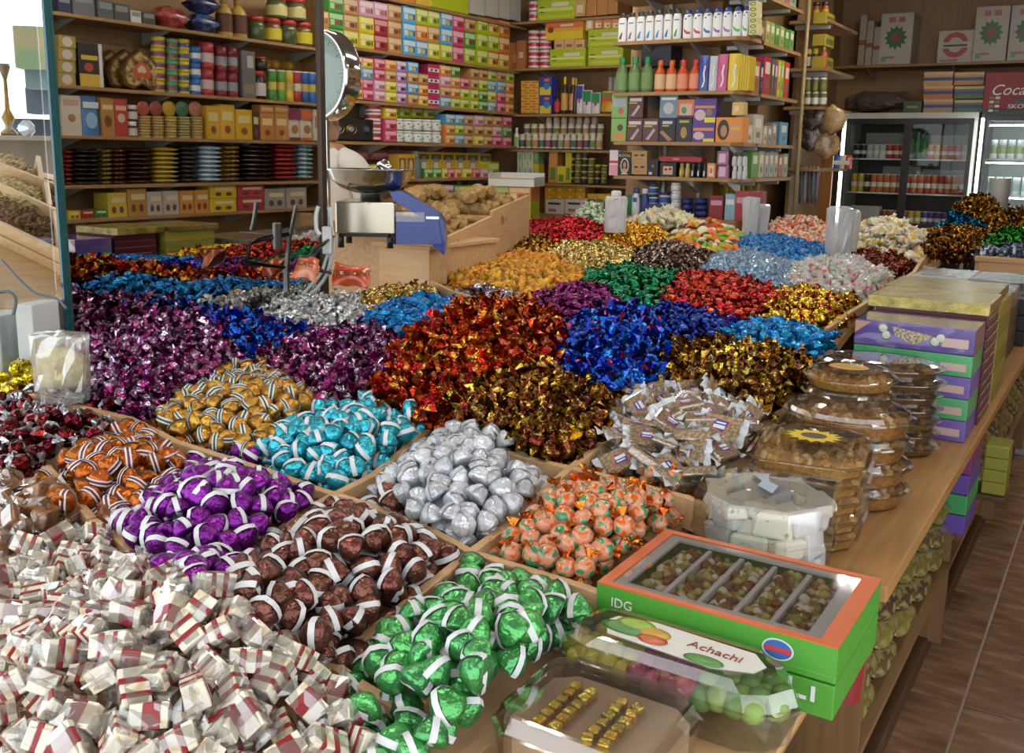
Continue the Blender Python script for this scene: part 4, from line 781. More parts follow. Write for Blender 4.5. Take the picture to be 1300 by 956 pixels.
# ---------------- cosmetics shelves with the shampoo
def btext(o, body, size, x, z, mt, y=-.03, shear=0, sx=1):
    s = o.scale; t = text('printed_word', body, size, mt, o, (x, y, z), (math.pi/2, 0, 0), .0004, shear=shear); t.scale = (sx/s.x, 1/s.z, 1/s.y); return t
PF = Face('y', YP); PS = Face('x', XP)
def pshelf(y0, y1, ys0, ys1, label, front=True):
    a, b = PF.pt(780, y0), PF.pt(947, y1); z = (a.z+b.z)/2; root = tag(empty('cosmetics_shelf', (XP, YP, z)), label, 'shelf')
    if front: MB().prism([(a.x-XP, -.015), (-.06, -.015), (.01, .05), (.01, .34), (a.x-XP, .34)], -.024, 0, W_SHELFX).build('board', root)
    MB().prism([(.01, .30), (.01, 1.22), (-.30, 1.22), (-.30, .30)], -.0245, -.0005, W_SHELF).build('side_board', root)
    if front:
        for x in (-.75, -.4, -.1): MB().prism([(.02, 0), (.33, 0), (.33, -.09), (.3, -.09)], -.008, .008, BRACKET, M=Matrix.Translation((x, 0, -.024)) @ Matrix(((0, 0, 1, 0), (1, 0, 0, 0), (0, 1, 0, 0), (0, 0, 0, 1)))).build('bracket', root)
    for y in (.35, .9): MB().box((-.26, y, -.05), (.0, y+.015, -.024), BRACKET).build('bracket', root)
    return z
zc = [pshelf(-6, -14, 3, 26, 'top cosmetics shelf above the shampoo bottles'), pshelf(54, 45, 45, 72, 'cosmetics shelf with white shampoo bottles'), pshelf(117, 115.5, 115, 134, 'cosmetics shelf with green and orange oil bottles'), pshelf(179, 181.5, 181, 190, 'cosmetics shelf with hair dye boxes'), pshelf(222, 228, 228, 232, 'lowest cosmetics shelf with henna boxes')]
struct('wall_panel_cosmetics', 'brown panel behind the cosmetics shelves', MB().box((-3.32, YP+.36, 0), (XP-.31, YP+.40, 3.0), W_WALL)); struct('wall_panel_corner', 'brown side panel of the cosmetics shelves', MB().box((XP-.345, YP+.40, 0), (XP-.31, YP+1.25, 3.0), W_WALL))
for i, x in enumerate((-3.0, -2.72)): tag(MB().box((x-.012, YP+.33, .9), (x+.012, YP+.36, 2.9), BRACKET).build('shelf_upright'), 'grey metal shelf upright behind the cosmetics, %s one' % ('left', 'right')[i], 'upright', 'uprights behind cosmetics')
def pz(i): return zc[i]
mk = ('#7a3560', '#8f5a88', '#2f7fc0', '#2f7fc0', '#2f7fc0', '#2f6fb0', '#2f8a4e')
for i in range(7): put(PF, 'shampoo_bottle', m_sham(mk[i], '#26282e', True), 782.5+11.6*i, 793.5+11.6*i, 15.5-1.1*i, 52.5-.65*i, .05, 'white shampoo bottle with black cap, %s from left on shampoo shelf' % ordn(i), 'bottle', 'black capped shampoo bottles', zsnap=pz(1))
mk = ('#b83a52', '#c2405a', '#2f6fb8', '#9a5fae', '#a26ab0', '#4fae3a', '#4fae3a')
for i in range(7): put(PF, 'shampoo_bottle', m_sham(mk[i], '#22418f'), 865+12.6*i, 877.4+12.6*i if i < 6 else 949, 10.2-.9*i, 47.8-.65*i, .05, 'white shampoo bottle with blue cap, %s from left on shampoo shelf' % ordn(i), 'bottle', 'blue capped shampoo bottles', zsnap=pz(1))
for i in range(6): put(PF, 'soap_box', m_box('#d8cf9a', (('o', 0, .5, .4, .36, '#3f7a4a'), ('o', 0, .5, .25, .2, '#d8c24a'))), 949.5, 960, 36.5-7.2*i+.1, 43.5-7.2*i, .1, 'small green and yellow soap box, %s from bottom of the stack' % ordn(i), 'soap box', 'soap boxes at the shelf corner')
put(PF, 'dark_case', m_box('#23242e', ((-.48, .7, .48, .96, '#2e3040'),)), 803, 842, 55, 82, .2, 'dark blue case pushed back behind the green bottles', 'case', off=.14)
for i, x in enumerate((786, 802, 818)): put(PF, 'green_oil_bottle', m_bottle('#5f7a4a', '#1f8a4e', '#6f8a52', .75, .42, .82), x-8.4, x+7.6, 72-.6*i, 117, 0, 'green hair oil bottle with green cap, %s from left' % ordn(i), 'bottle', 'green oil bottles', zsnap=pz(2))
for i, x in enumerate((793, 809, 825, 854)): put(PF, 'green_oil_bottle', m_bottle('#5f7a4a', '#1f8a4e', None, .75, .42, .82), x-7, x+7, 74-.6*i, 114, 0, 'green hair oil bottle in the second row, %s from left' % ordn(i), 'bottle', 'green oil bottles behind', off=.13, zsnap=pz(2))
for i, x in enumerate((834.5, 849)): put(PF, 'orange_oil_bottle', m_bottle('#c9541c', '#c95c1e', '#d8b08a', .75, .45, .82), x-7, x+7, 75.5, 116.5, 0, 'orange oil bottle with white figure label, %s of two' % ordn(i), 'bottle', 'orange oil bottles', zsnap=pz(2))
for i, x in enumerate((863.5, 879)): put(PF, 'red_oil_bottle', m_bottle('#c94824', '#b8322a', '#d88a6a', .75, .45, .82), x-7.5, x+7.5, 75.5, 116.5, 0, 'red oil bottle with white label, %s of two' % ordn(i), 'bottle', 'red oil bottles', zsnap=pz(2))
WV = ('p', [(-.15, .1), (.05, .12), (.2, .3), (.12, .5), (.25, .7), (.1, .72), (-.05, .5), (.06, .3)], '#e2ddd8')
for i, (a, b, c, nm, t) in enumerate(((885, 898, '#24408f', 'blue', 70), (898, 909, '#b9bec2', 'silver', 71), (908.5, 922, '#b8457e', 'pink', 69), (922, 938, '#d8bb1c', 'yellow', 68.5))): put(PF, 'hair_cream_pouch', m_pouch(c, (WV,)), a, b, t, 116, .03, '%s hair cream pack with white wave standing on oil bottle shelf' % nm, 'pack', 'standing hair cream packs', zsnap=pz(2))
for i in range(4): put(PF, 'hair_cream_box', m_box('#c9a81c', ((-.1, .1, .1, .9, '#d8bf3a'),)), 938.2+3*i, 941+3*i, 69.5+.9*i, 116, .12, 'thin yellow hair cream box beside the yellow pack, %s from left' % ordn(i), 'box', 'thin yellow boxes', zsnap=pz(2))
# row along the right side of that shelf
def side_row(z, items, name, shelf, cat, gap=0):
    for i, (a, b, t, bo, c, nm) in enumerate(items): put(PS, name, m_box(c, ((-.3, .55, .3, .85, '#e0d8c6'), (-.2, .2, .2, .4, '#7a6a5a'))), a, b, t, bo, .13, '%s box, %s from the corner, %s' % (nm, ordn(i), shelf), cat, 'boxes on the side of '+shelf, zsnap=z)
side_row(pz(2), [(951, 955, 76, 120, '#5f9a62', 'green'), (955, 959, 78, 121, '#c9d0c0', 'white'), (959.5, 968, 82, 123, '#a8623a', 'brown'), (968.5, 972, 84, 124, '#2a2f5c', 'navy'), (972.5, 982, 76, 126, '#a8283a', 'red'), (982.5, 986, 79, 127, '#1f6a3a', 'green'), (986.5, 990, 81, 128, '#8a2f5c', 'plum'), (990.5, 994, 81, 129, '#c9c22c', 'yellow'), (994.5, 998, 82, 130, '#8fb82c', 'lime'), (998.5, 1005, 84, 131, '#b83a2c', 'red')], 'hair_dye_box', 'oil bottle shelf', 'box')
side_row(pz(1), [(962, 972, 41, 55, '#a8b83a', 'lime'), (963, 975, 24, 44, '#b87a6a', 'pink'), (975.5, 981, 29, 58, '#a8a860', 'khaki'), (981.5, 987, 31, 60, '#8fa84a', 'leaf'), (987.5, 993, 34, 62, '#4f8a3a', 'green'), (993.5, 999, 36, 64, '#9aa84a', 'moss'), (999.5, 1005, 39, 66, '#3f8a3a', 'green'), (1005.5, 1011, 42, 69, '#6a9a4a', 'sage')], 'incense_box', 'shampoo shelf', 'box')
side_row(pz(0), [(980, 987, -14, 8, '#8a9a6a', 'sage'), (987.5, 993, -13, 11, '#c9b8a8', 'cream'), (993.5, 1000, -12, 15, '#7a9a72', 'green'), (1000.5, 1006, -10, 18, '#b85a62', 'red'), (1006.5, 1014, -8, 22, '#8aa88a', 'mint')], 'soap_packet', 'top cosmetics shelf', 'box')
side_row(pz(3), [(951.5, 959, 160, 183, '#c4c0a8', 'beige'), (960, 972, 147, 184, '#bfb9aa', 'grey'), (972.5, 977, 162, 185, '#c9b88a', 'tan'), (977.5, 983, 163, 186, '#8a8f92', 'grey'), (983.5, 989, 160, 187, '#9a8a72', 'brown'), (993, 1003, 160, 189, '#5a9ab8', 'light blue')], 'toiletry_box', 'hair dye shelf', 'box')
side_row(pz(4), [(957.5, 966, 196, 229.5, '#5f9a4a', 'leaf'), (966.5, 973, 196, 230, '#b8b49a', 'cream'), (973.5, 979, 198, 230.5, '#9aa49c', 'grey'), (979.5, 985, 198, 231, '#a4aca6', 'grey'), (985.5, 990.5, 199, 231.5, '#9aa49c', 'grey'), (991, 996, 203, 232, '#b8643c', 'orange'), (996.5, 1003, 203, 233, '#9aa08a', 'khaki')], 'toothpaste_box', 'henna shelf', 'box')
# hair dye boxes
HB = [(775, 795, 121, 149.5, '#7fae5c', ((-.4, .5, .4, .85, '#a8a8b8'), ('o', .1, .3, .2, .15, '#b85a5c')), 'light green hair colour box in upper row at left end'), (774, 793.5, 149.5, 178.8, '#7fae5c', ((-.4, .1, .4, .35, '#c9823a'), ('o', .1, .6, .2, .15, '#4a3a3a')), 'light green hair colour box in lower row at left end'),
 (796, 815, 121, 149.5, '#5c3a3c', ((-.4, .74, .4, .88, '#c9c0c0'), (-.45, .64, .1, .7, '#c9b02c'), ('p', [(-.3, .1), (-.1, .08), (.3, .5), (.2, .58)], '#b8a8a4')), 'maroon hand henna box in upper row'), (794.5, 814, 149.5, 179, '#5c3a3c', ((-.4, .74, .4, .88, '#c9c0c0'), (-.45, .64, .1, .7, '#c9b02c'), ('p', [(-.3, .1), (-.1, .08), (.3, .5), (.2, .58)], '#b8a8a4')), 'maroon hand henna box in lower row, left of two'), (814.5, 834.5, 149.5, 179, '#5c3a3c', ((-.4, .74, .4, .88, '#c9c0c0'), (-.45, .64, .1, .7, '#c9b02c'), ('p', [(-.3, .1), (-.1, .08), (.3, .5), (.2, .58)], '#b8a8a4')), 'maroon hand henna box in lower row, right of two'),
 (836, 859, 119, 149.5, '#6f8a9e', ((-.4, .75, .4, .85, '#e0e0e0'), ('o', 0, .4, .3, .25, '#b8b4b0'), (-.5, .95, .5, 1, '#c9502c')), 'grey blue hair colour box in upper row'), (858.5, 880, 126, 149, '#d07a3a', ((-.35, .1, .35, .75, '#c9a8a0'), ('o', -.1, .4, .16, .2, '#4f8a52'), (-.5, 0, .5, .12, '#4a2a4a')), 'orange and pink box on the black box'),
 (835, 856, 149.5, 179.5, '#23262c', ((-.3, .76, .3, .88, '#b8c0c8'), (-.3, .66, .1, .71, '#c9c22c'), ('p', [(-.45, .4), (-.3, .5), (.35, .1), (.1, .02)], '#a8764c')), 'black box with brown hand picture'), (856.5, 877, 149.5, 179.5, '#2a2c30', ((-.3, .82, .3, .92, '#b8b02c'), ('o', 0, .4, .2, .25, '#a8843c')), 'black box with golden figure picture'),
 (879, 908, 125, 157, '#5a3f8a', ((-.45, .62, .45, .72, '#c98a4c'), ('o', -.2, .35, .25, .22, '#c9b0b8'), (0, .05, .48, .25, '#d8cf2c'), ('o', .2, .45, .15, .15, '#8a6a5a')), 'purple and yellow hair relaxer box, upper one'), (877, 906, 157, 180.5, '#5a3f8a', ((-.45, .62, .45, .78, '#c9824c'), ('o', -.2, .35, .25, .22, '#c9b0b8'), (0, .02, .48, .2, '#d8cf2c')), 'purple and yellow hair relaxer box, lower one')]
for a, b, t, bo, c, ds, lab in HB: put(PF, 'hair_dye_box', m_box(c, ds), a, b, t, bo, .08, lab, 'box', 'hair colour boxes', zsnap=pz(3) if bo > 170 else None)
put(PF, 'hair_kit_box', m_box('#d98a2c', (('o', -.22, .5, .22, .42, '#2a201c'), ('o', -.2, .45, .12, .24, '#b8805c'), (.02, .1, .44, .8, '#c98a5c'), (.05, .5, .4, .62, '#d8a83a'))), 907, 942, 149, 181, .12, 'orange hair kit box with woman with long black hair', 'box', zsnap=pz(3))
put(PF, 'tan_box', m_box('#cfae6a', ((-.3, .3, .1, .7, '#e0cc94'),)), 928, 943, 129.5, 146, .08, 'small tan box standing on the orange hair kit box', 'box')
# henna shelf
put(PF, 'pink_box', m_box('#d8c9cb', ((-.5, .0, .5, .42, '#d892a2'), (-.5, .48, .5, .58, '#b8323c'))), 772, 783, 188.5, 220.5, .06, 'tall pink and white box at left end of henna shelf', 'box', zsnap=pz(4))
o = put(PF, 'henna_box', m_box('#15161a', (('o', 0, .42, .34, .34, '#c9c2b4'), ('o', 0, .42, .27, .28, '#2a1c18'), ('o', 0, .46, .12, .13, '#b8845c'), (-.25, .05, .25, .1, '#c9c0b0'), ('o', 0, .24, .2, .08, '#b89a3a'))), 783.5, 799.5, 191.5, 221, .06, 'black henna box with portrait oval and ROYAL lettering', 'box', zsnap=pz(4)); btext(o, 'ROYAL', .03, 0, .86, C('#c9cf5a'))
for i in range(2): put(PF, 'eye_liner_box', m_box('#b08a56', (('o', -.2, .6, .15, .09, '#2a1a14'), ('o', .2, .62, .15, .09, '#2a1a14'), (-.3, .25, .2, .3, '#8a6236'))), 800, 820, 206.2-15*i, 221.4-15*i, .07, 'tan box with pair of dark eyes, %s one' % ('lower', 'upper')[i], 'box', 'tan eye boxes')
put(PF, 'black_box', m_box('#1e1c20', (('o', 0, .6, .12, .1, '#8a6a5a'), (-.35, .1, -.05, .25, '#c9c4c4'))), 820.5, 834, 200, 222, .07, 'small black box right of the tan eye boxes', 'box', zsnap=pz(4))
put(PF, 'eye_kit_box', m_box('#1c1a1c', ((-.3, .15, .3, .75, '#c99a84'), ('o', -.12, .52, .1, .07, '#2a1614'), ('o', .14, .55, .1, .07, '#2a1614'))), 836, 857, 205.5, 223.5, .1, 'black box with eyes picture under the red strip box', 'box', zsnap=pz(4))
put(PF, 'black_display_box', m_box('#191a1c'), 857.5, 892, 205.5, 224, .03, 'long black display box behind the small bottles', 'box', off=.1, zsnap=pz(4))
o = put(PF, 'red_strip_box', m_box('#a3222c'), 835, 890, 199, 205.2, .1, 'flat red box with white HERA lettering lying on top', 'box'); btext(o, 'HERA', .02, -.1, .5, C('#e0d4d4'), -.02)
for i, (x, c, l_) in enumerate(((863, '#a8903c', '#c9b45a'), (870.5, '#b8a05a', '#c9a8a0'), (877.5, '#191a1e', '#c9ccd0'), (885, '#191a1e', '#c9ccd0'), (892.5, '#191a1e', '#c9ccd0'))): put(PF, 'nail_bottle', m_bottle(c, c if i < 2 else '#2a2a30', None, 1, .6, .7, (([(-.15, .1), (.15, .1), (.15, .4), (0, .55), (-.15, .4)], l_),)), x-3.3, x+3.3, 206.5, 224.3, 0, '%s small bottle, %s in row on henna shelf' % ('gold' if i < 2 else 'black', ordn(i)), 'bottle', 'small bottles on henna shelf', zsnap=pz(4))
put(PF, 'orange_box', m_box('#d0824a', ((-.3, .1, .3, .85, '#d8c9b4'), ('o', 0, .5, .18, .2, '#c9602c'))), 896, 907, 207, 226, .05, 'small orange and cream box before the pink packs', 'box', zsnap=pz(4))
put(PF, 'green_tube', m_can('#8fa86a', '#c9c49a'), 902.5, 908.5, 191.5, 210, 0, 'pale green tube behind the orange box', 'tube', off=.1)
for i in range(2): put(PF, 'pink_pack', m_pouch('#b478a8', ((-.3, .15, .3, .8, '#d8b8d0'),)), 908.5, 922.5, 208.5-17*i, 227-18*i, .05, 'pink cosmetics pack, %s one' % ('lower', 'upper')[i], 'pack', 'pink cosmetics packs')
for i in range(3):
    for j in range(2): put(PF, 'silver_bottle', m_bottle('#c4c6c8', '#3a4238' if j else '#dcdcdc', None, 1, .6, .75), 927+6.6*i, 933.4+6.6*i, 211-17*j, 228-17*j, 0, 'silver bottle, %s from left, %s row at shelf corner' % (ordn(i), ('lower', 'upper')[j]), 'bottle', 'silver bottles at shelf corner')
# counter beneath
zk = aty(840, 276, YP).z
tag(MB().box((-3.3, YP-.03, 0), (XP+.02, YP+.355, zk), W_SHELFX, .004).build('base_cabinet'), 'low wooden cabinet under the cosmetics shelves', 'cabinet'); 
for i in range(4): put(PF, 'green_box', m_box('#1f7a44', ((.3, 0, .45, 1, '#c9d4c4'),)), 789.5+8*i, 797+8*i, 232, 258, .06, 'tall dark green box on the cabinet, %s from left' % ordn(i), 'box', 'dark green boxes', off=.1, zsnap=zk)
put(PF, 'lotion_bottle', m_bottle('#dcdee2', '#26356e', None, .7, .6, .82, (([(-.25, .5), (.25, .5), (.25, .66), (-.25, .66)], '#2f4a9e'),)), 799, 809.5, 241, 276, 0, 'white lotion bottle with blue cap', 'bottle', zsnap=zk); put(PF, 'lotion_bottle', m_bottle('#28357a', '#dcdee2', None, .7, .6, .82), 810, 820.5, 241, 276, 0, 'blue lotion bottle with white cap', 'bottle', zsnap=zk)
for i, (a, b, t, bo) in enumerate(((820, 832, 247, 259), (820, 832, 234, 246.6), (832.5, 846.5, 244, 259))):
    put(PF, 'jelly_jar', m_jar('#c9c9a4', '#25357a', '#2a4a96', lidh=.25), a, b, t, bo, 0, 'cream jar with blue lid and blue label, %s' % ('lower left', 'upper left', 'right')[i], 'jar', 'cream jars with blue lids')
put(PF, 'blue_carton', m_box('#2a3a72'), 819, 848, 259.2, 276, .1, 'blue carton carrying the cream jars', 'carton', zsnap=zk)
for i in range(4): put(PF, 'white_cream_jar', m_jar('#d8dade', '#e0e2e4', None, lidh=.3), 848, 860.5, 265-11*i, 276-11*i, 0, 'white cream jar, %s from bottom of the stack' % ordn(i), 'jar', 'stacked white cream jars')
for c_ in range(2):
    for i in range(3): put(PF, 'blue_tin', m_can('#24306c', '#2a3878'), 862+15.5*c_, 876+17.5*c_, 268-8*i, 276-8*i, 0, 'flat dark blue cream tin, %s stack, %s from bottom' % (('left', 'right')[c_], ordn(i)), 'tin', 'dark blue cream tins')
for i, (a, b, t, c, nm) in enumerate(((897, 915, 245, '#8a2f38', 'dark red box'), (917, 930, 242, '#8ab4c4', 'light blue box'), (930, 948, 238, '#9a3540', 'red box with pink band'), (948, 964, 237, '#8f3a4c', 'plum red box'))): put(PF, 'cabinet_box', m_box(c, ((-.4, .6, .4, .8, '#c99ab0' if i != 1 else '#dfe4e4'),)), a, b, t, 276, .1, nm+' on the cabinet behind the paper sweets', 'box', off=.05, zsnap=zk)
for i in range(4): 
    p = PS.pt(968+9*i, 250); tag(inst('yellow_canister', m_can('#b8a82a', '#c9bd4a', ((.3, .5, '#8a7a1c'),))[0], None, (XP-.2, p.y, .95), (0, 0, math.pi/2), (.13, .13, .42)), 'tall yellow canister under the side shelves, %s from the corner' % ordn(i), 'canister', 'yellow canisters')
tag(MB().box((XP-.30, YP+.41, 0), (XP-.02, YP+1.2, .945), W_SHELF).build('base_cabinet'), 'low wooden cabinet under the yellow canisters', 'cabinet')
# ---------------- shelves beyond, next to the fridge
YR = 8.0; R = Face('y', YR); xr0, xr1 = aty(1019, 86, YR).x, aty(1049, 86, YR).x; RS = Face('x', xr1)
tag(MB().tube([(XP+.03, YP+1.27, 0), (XP+.03, YP+1.27, 3.1)], .016, C('#a08a5c', .5)).build('corner_pipe'), 'thin vertical tan pipe at the end of the cosmetics shelves', 'pipe')
struct('wall_panel_nook', 'brown panel of the narrow nook beside the fridge', MB().box((xr1-.36, YR+.35, 0), (xr1-.33, YR+1.3, 3), W_WALL))
struct('wall_panel_end', 'light wooden end panel beside the fridge', MB().box((-2.66, 9.3, 0), (-2.405, 9.34, aty(1070, 148, 9.2).z), wood('#b07a42', '#a06c38', 'z')))
for i, (yy, nm) in enumerate(((25, 'top'), (86, 'second'), (135, 'third'), (214, 'fourth'))):
    z = aty(1035, yy, YR).z; root = tag(empty('nook_shelf', (xr1, YR, z)), '%s narrow wooden shelf beside the fridge' % nm, 'shelf'); MB().box((-.32, 0, -.025), (0, .9, 0), W_SHELF, .003).build('board', root); MB().box((-.3, .1, -.06), (-.02, .12, -.025), BRACKET).build('bracket', root)
HON = m_jar('#8a4a14', '#2a2018', '#c9902c', lidh=.2)
for i, (a, b) in enumerate(((1029, 1039), (1040, 1050))): put(R, 'honey_jar', HON, a, b, 2, 25, 0, 'amber honey jar on top nook shelf, %s one' % ('left', 'right')[i], 'jar', 'honey jars', zsnap=aty(1035, 25, YR).z)
for i, (a, b) in enumerate(((1021, 1029), (1029, 1037))): put(R, 'preserve_jar', m_jar('#3a2a1c', '#c9b83a', '#c9c2b0', lidh=.35), a, b, 61, 86, 0, 'dark preserve jar with yellow lid, %s one' % ('left', 'right')[i], 'jar', 'preserve jars', zsnap=aty(1035, 86, YR).z)
put(R, 'syrup_bottle', m_bottle('#8a451c', '#c9a03c', '#b8562c', 1), 1037.5, 1048.5, 57, 86, 0, 'amber syrup bottle on the second nook shelf', 'bottle', zsnap=aty(1035, 86, YR).z)
for i in range(3): put(RS, 'olive_tin', m_box('#a8962c', ((-.4, .2, .4, .7, '#5f6a2c'),)), 1049.5, 1061, 76-15*i, 91-15*i, .1, 'olive green tin, %s from bottom on the second nook shelf' % ordn(i), 'tin', 'olive tins', zsnap=aty(1035, 86, YR).z + .165*i)
for r_ in range(2):
    for i in range(3): put(R, 'pickle_jar', m_jar('#6a6a3a', '#d8d8d0' if r_ else '#cfcfc6', '#d8d8d0' if not r_ else '#7a7a42', lidh=.15), 1018.5+9.8*i, 1028+9.8*i, 116-18*r_, 134-17.5*r_, 0, 'green pickle jar, %s from left, %s row, third nook shelf' % (ordn(i), ('lower', 'upper')[r_]), 'jar', 'pickle jars')
for i, (x, y, w_, h_, c) in enumerate(((1028, 163, 18, 22, '#3c3630'), (1052, 168, 26, 34, '#a08258'), (1024, 190, 14, 16, '#3a3532'), (1046, 200, 26, 20, '#8a7050'))):
    p = aty(x, y, YR+.1); tag(inst('packet_bundle', m_bag(c, '#6f6a62' if i % 2 == 0 else '#b89a6c')[0], None, (p.x-.1, p.y, p.z+.1), (0, math.pi/2, .2*i-.3), (.23, .10, .22)), '%s bundle of packets hanging in the nook, %s from top' % ('dark' if i % 2 == 0 else 'tan', ordn(i)), 'bundle', 'hanging packet bundles')
for i in range(5):
    p = aty(1017+5*i, 235, YR+.05); o = inst('hanging_brush', MB().lathe([(.006, 0), (.012, .05), (.014, .25), (.008, .3)], C(('#4a5a7a', '#8a8f96', '#5a4a52', '#3f6a6a', '#7a6a8a')[i], .3), 8).mesh('hanging_brush'), None, (p.x, p.y, p.z-.15)); tag(o, 'slim coloured bottle hanging in the nook, %s from left' % ordn(i), 'bottle', 'slim bottles in the nook')
for i, (x, c) in enumerate(((1049, '#3f6aa8'), (1056, '#c9c4bc'), (1063, '#b8563c'))): put(R, 'detergent_bag', m_pouch(c, ((-.4, .3, .4, .6, '#d8d8d4'),)), x-4, x+5, 196, 214, .08, '%s bag on the fourth nook shelf' % ('blue', 'white', 'orange')[i], 'bag', 'bags on the fourth nook shelf', zsnap=aty(1035, 214, YR).z, off=.3)
# ---------------- fridges
def fridge(name, x0, x1, y, ztop, z0, label, header=False, seed=0, lit=2.0, fr='#bdbcb6'):
    root = tag(empty(name, (x0, y, 0)), label, 'fridge'); W = x1-x0; fm = C(fr, .4); dark = C('#1a1b1c', .4); inn = C('#8f9694', .4) if header else C('#4c5150', .5); D = .62; r = random.Random(seed); hd = .30 if header else 0
    zt_ = ztop
    MB().box((0, .0, 0), (.03, D, zt_), fm).build('side_panel', root); MB().box((W-.03, 0, 0), (W, D, zt_), fm).build('side_panel', root)
    MB().box((.03, D-.03, 0), (W-.03, D, zt_), inn).build('back_panel', root); MB().box((.03, 0, zt_-.05-hd), (W-.03, D-.03, zt_), fm).build('top_panel', root); MB().box((.03, 0.02, 0), (W-.03, D-.03, z0), dark).build('base', root)
    hh = zt_-.05-hd-z0; zs = [z0+hh*q for q in (0, .30, .62)]
    lt = P((.92, 1, .97), .5, 0, 9*lit, 'lit_tube'); MB().box((.002, -.016, z0+.02), (.022, -.002, zt_-.08-hd), lt).build('light_tube', root)
    if header:
        for q in zs: MB().box((.05, .10, q+hh*.29), (W-.05, .12, q+hh*.30), lt).build('light_tube', root)
    for q in zs: MB().box((.03, .08, q), (W-.03, D-.03, q+.012), C('#c9cbc8', .4)).build('shelf', root)
    nd = 2 if W > .8 else 1
    for i in range(nd):
        a = .03+(W-.06)/nd*i; b = .03+(W-.06)/nd*(i+1); dr = MB(); yy = .012 if i else .03
        for u, v in (((a, z0), (a+.035, zt_-.05-hd)), ((b-.035, z0), (b, zt_-.05-hd)), ((a+.035, z0), (b-.035, z0+.04)), ((a+.035, zt_-.1-hd), (b-.035, zt_-.05-hd))): dr.box((u[0], yy-.012, u[1]), (v[0], yy+.008, v[1]), dark if not header else C('#2a2c2c', .4))
        d_ = dr.build('door', root); MB().box((a+.035, yy-.003, z0+.04), (b-.035, yy+.001, zt_-.1-hd), clear((.93, .95, .94), .04, .02)).build('glass', d_)
    return root, zs, W
xa, xb = aty(1071, 150, 9.5).x, aty(1243, 145, 9.5).x; zf = aty(1160, 143, 9.5).z
fr1, zs, W1 = fridge('drinks_fridge', xa, xb, 9.5, zf, .98-.08, 'wide grey drinks fridge with two sliding glass doors', lit=1.1)
CANC = [('#1c1c20', 'black'), ('#b9bfc2', 'silver'), ('#a8322c', 'red'), ('#2f6a3c', 'green'), ('#b8622c', 'orange'), ('#c9a62c', 'yellow'), ('#5a3a8a', 'violet')]
for si, z in enumerate(zs):
    n = 17; cols = [[6, 6, 6, 6, 2, 2, 4, 4, 4, 5, 5, 6, 6, 6, 6, 6, 6], [5, 5, 0, 4, 4, 4, 4, 2, 2, 4, 4, 2, 4, 2, 4, 4, 2], [0, 0, 1, 1, 1, 2, 2, 2, 3, 3, 3, 4, 5, 4, 2, 4, 1]][si]
    for i in range(n):
        if si == 0 and i < 4: continue
        c, nm = CANC[cols[i]]; tall = (si == 2 and cols[i] == 3); h_ = .24 if tall else (.17 if si == 1 else .13)
        me, parts = m_bottle(c, c, None, 1) if tall else m_can(c, '#c9c9c6', ((.3, .55, '#d8cfc4'),))
        o = inst('drink_can' if not tall else 'drink_bottle', me, None, (xa+.10+(W1-.2)*i/(n-1), 9.5+.16, z+.0125), (0, 0, 0), (.062, .062, h_)); tag(o, '%s drink in the wide fridge, %s from left, %s shelf' % (nm, ordn(i), ('bottom', 'middle', 'upper')[si]), 'drink', 'drinks in the wide fridge')
        for pn, pm in parts: inst(pn, pm, o)
for i, (u, z, w_, h_) in enumerate(((.10, zs[0], .26, .16), (.12, zs[2], .4, .24), (.62, zs[2], .4, .22), (.3, zs[1], .34, .24), (.66, zs[1], .36, .22))):
    tag(MB().box((0, 0, 0), (w_, .12, h_), C('#b5b4ae', .6), .004).build('white_carton', None, (xa+u, 9.5+(.14 if i == 0 else .42), z+.0125)), 'plain white carton inside the wide fridge, %s of five' % ordn(i), 'carton', 'cartons in the fridge')
xc, xd = xb+.03, xb+.72; zc2 = aty(1275, 92, 9.45).z
fr2, zs2, W2 = fridge('soda_fridge', xc, xd, 9.45, zc2, .9, 'tall brightly lit soda fridge with red printed header', True, 3, 3.0, '#2a2c2c')
hz = zc2-.36; hp = MB().box((.0, -.03, hz+.06), (W2, 0, zc2), C('#7a0e14', .5), .004).build('header_panel', fr2)
text('header_lettering', 'Coca-Cola', .125, C('#e2e0dc'), hp, (.05, -.036, zc2-.15), (math.pi/2, 0, 0), .001, align='LEFT', shear=.35); text('maker_name', 'SKOPE', .05, C('#e8e8e8'), hp, (W2*.42, -.034, hz+.075), (math.pi/2, 0, 0), .001, sx=1.3)
lst = MB()
for i in range(4):
    for j in range(2): lst.box((.05+.045*j, -.033, zc2-.2-.035*i-.02), (.085+.045*j, -.031, zc2-.2-.035*i), C('#cfd4cc' if (i+j) % 2 else '#5a7a6a'))
lst.build('printed_list', hp); MB().box((.25, -.0335, hz+.09), (.62, -.031, zc2-.22), mottled('#5d7488', '#2d2f38', 14, .4, bump=0)).build('printed_truck', hp)
MB().lathe([(.0, 0), (.012, .0), (.014, .08), (.006, .11), (.006, .15)], C('#2d3a34', .3), 8, (.33, -.033, zc2-.2), 1, .1).build('printed_bottle', hp)
for si, z in enumerate(zs2):
    for i in range(8):
        o = inst('soda_can', m_can('#c4cdd2', '#d8dcdc', ((.25, .6, ('#6f8fb0', '#9fb0b8', '#8a9a52')[si]),))[0], None, (xc+.1+.07*i, 9.45+.16, z+.0125), (0, 0, 0), (.06, .06, .17)); tag(o, 'pale soda can in the lit fridge, %s from left, %s shelf' % (ordn(i), ('bottom', 'middle', 'upper')[si]), 'can', 'soda cans in the lit fridge')
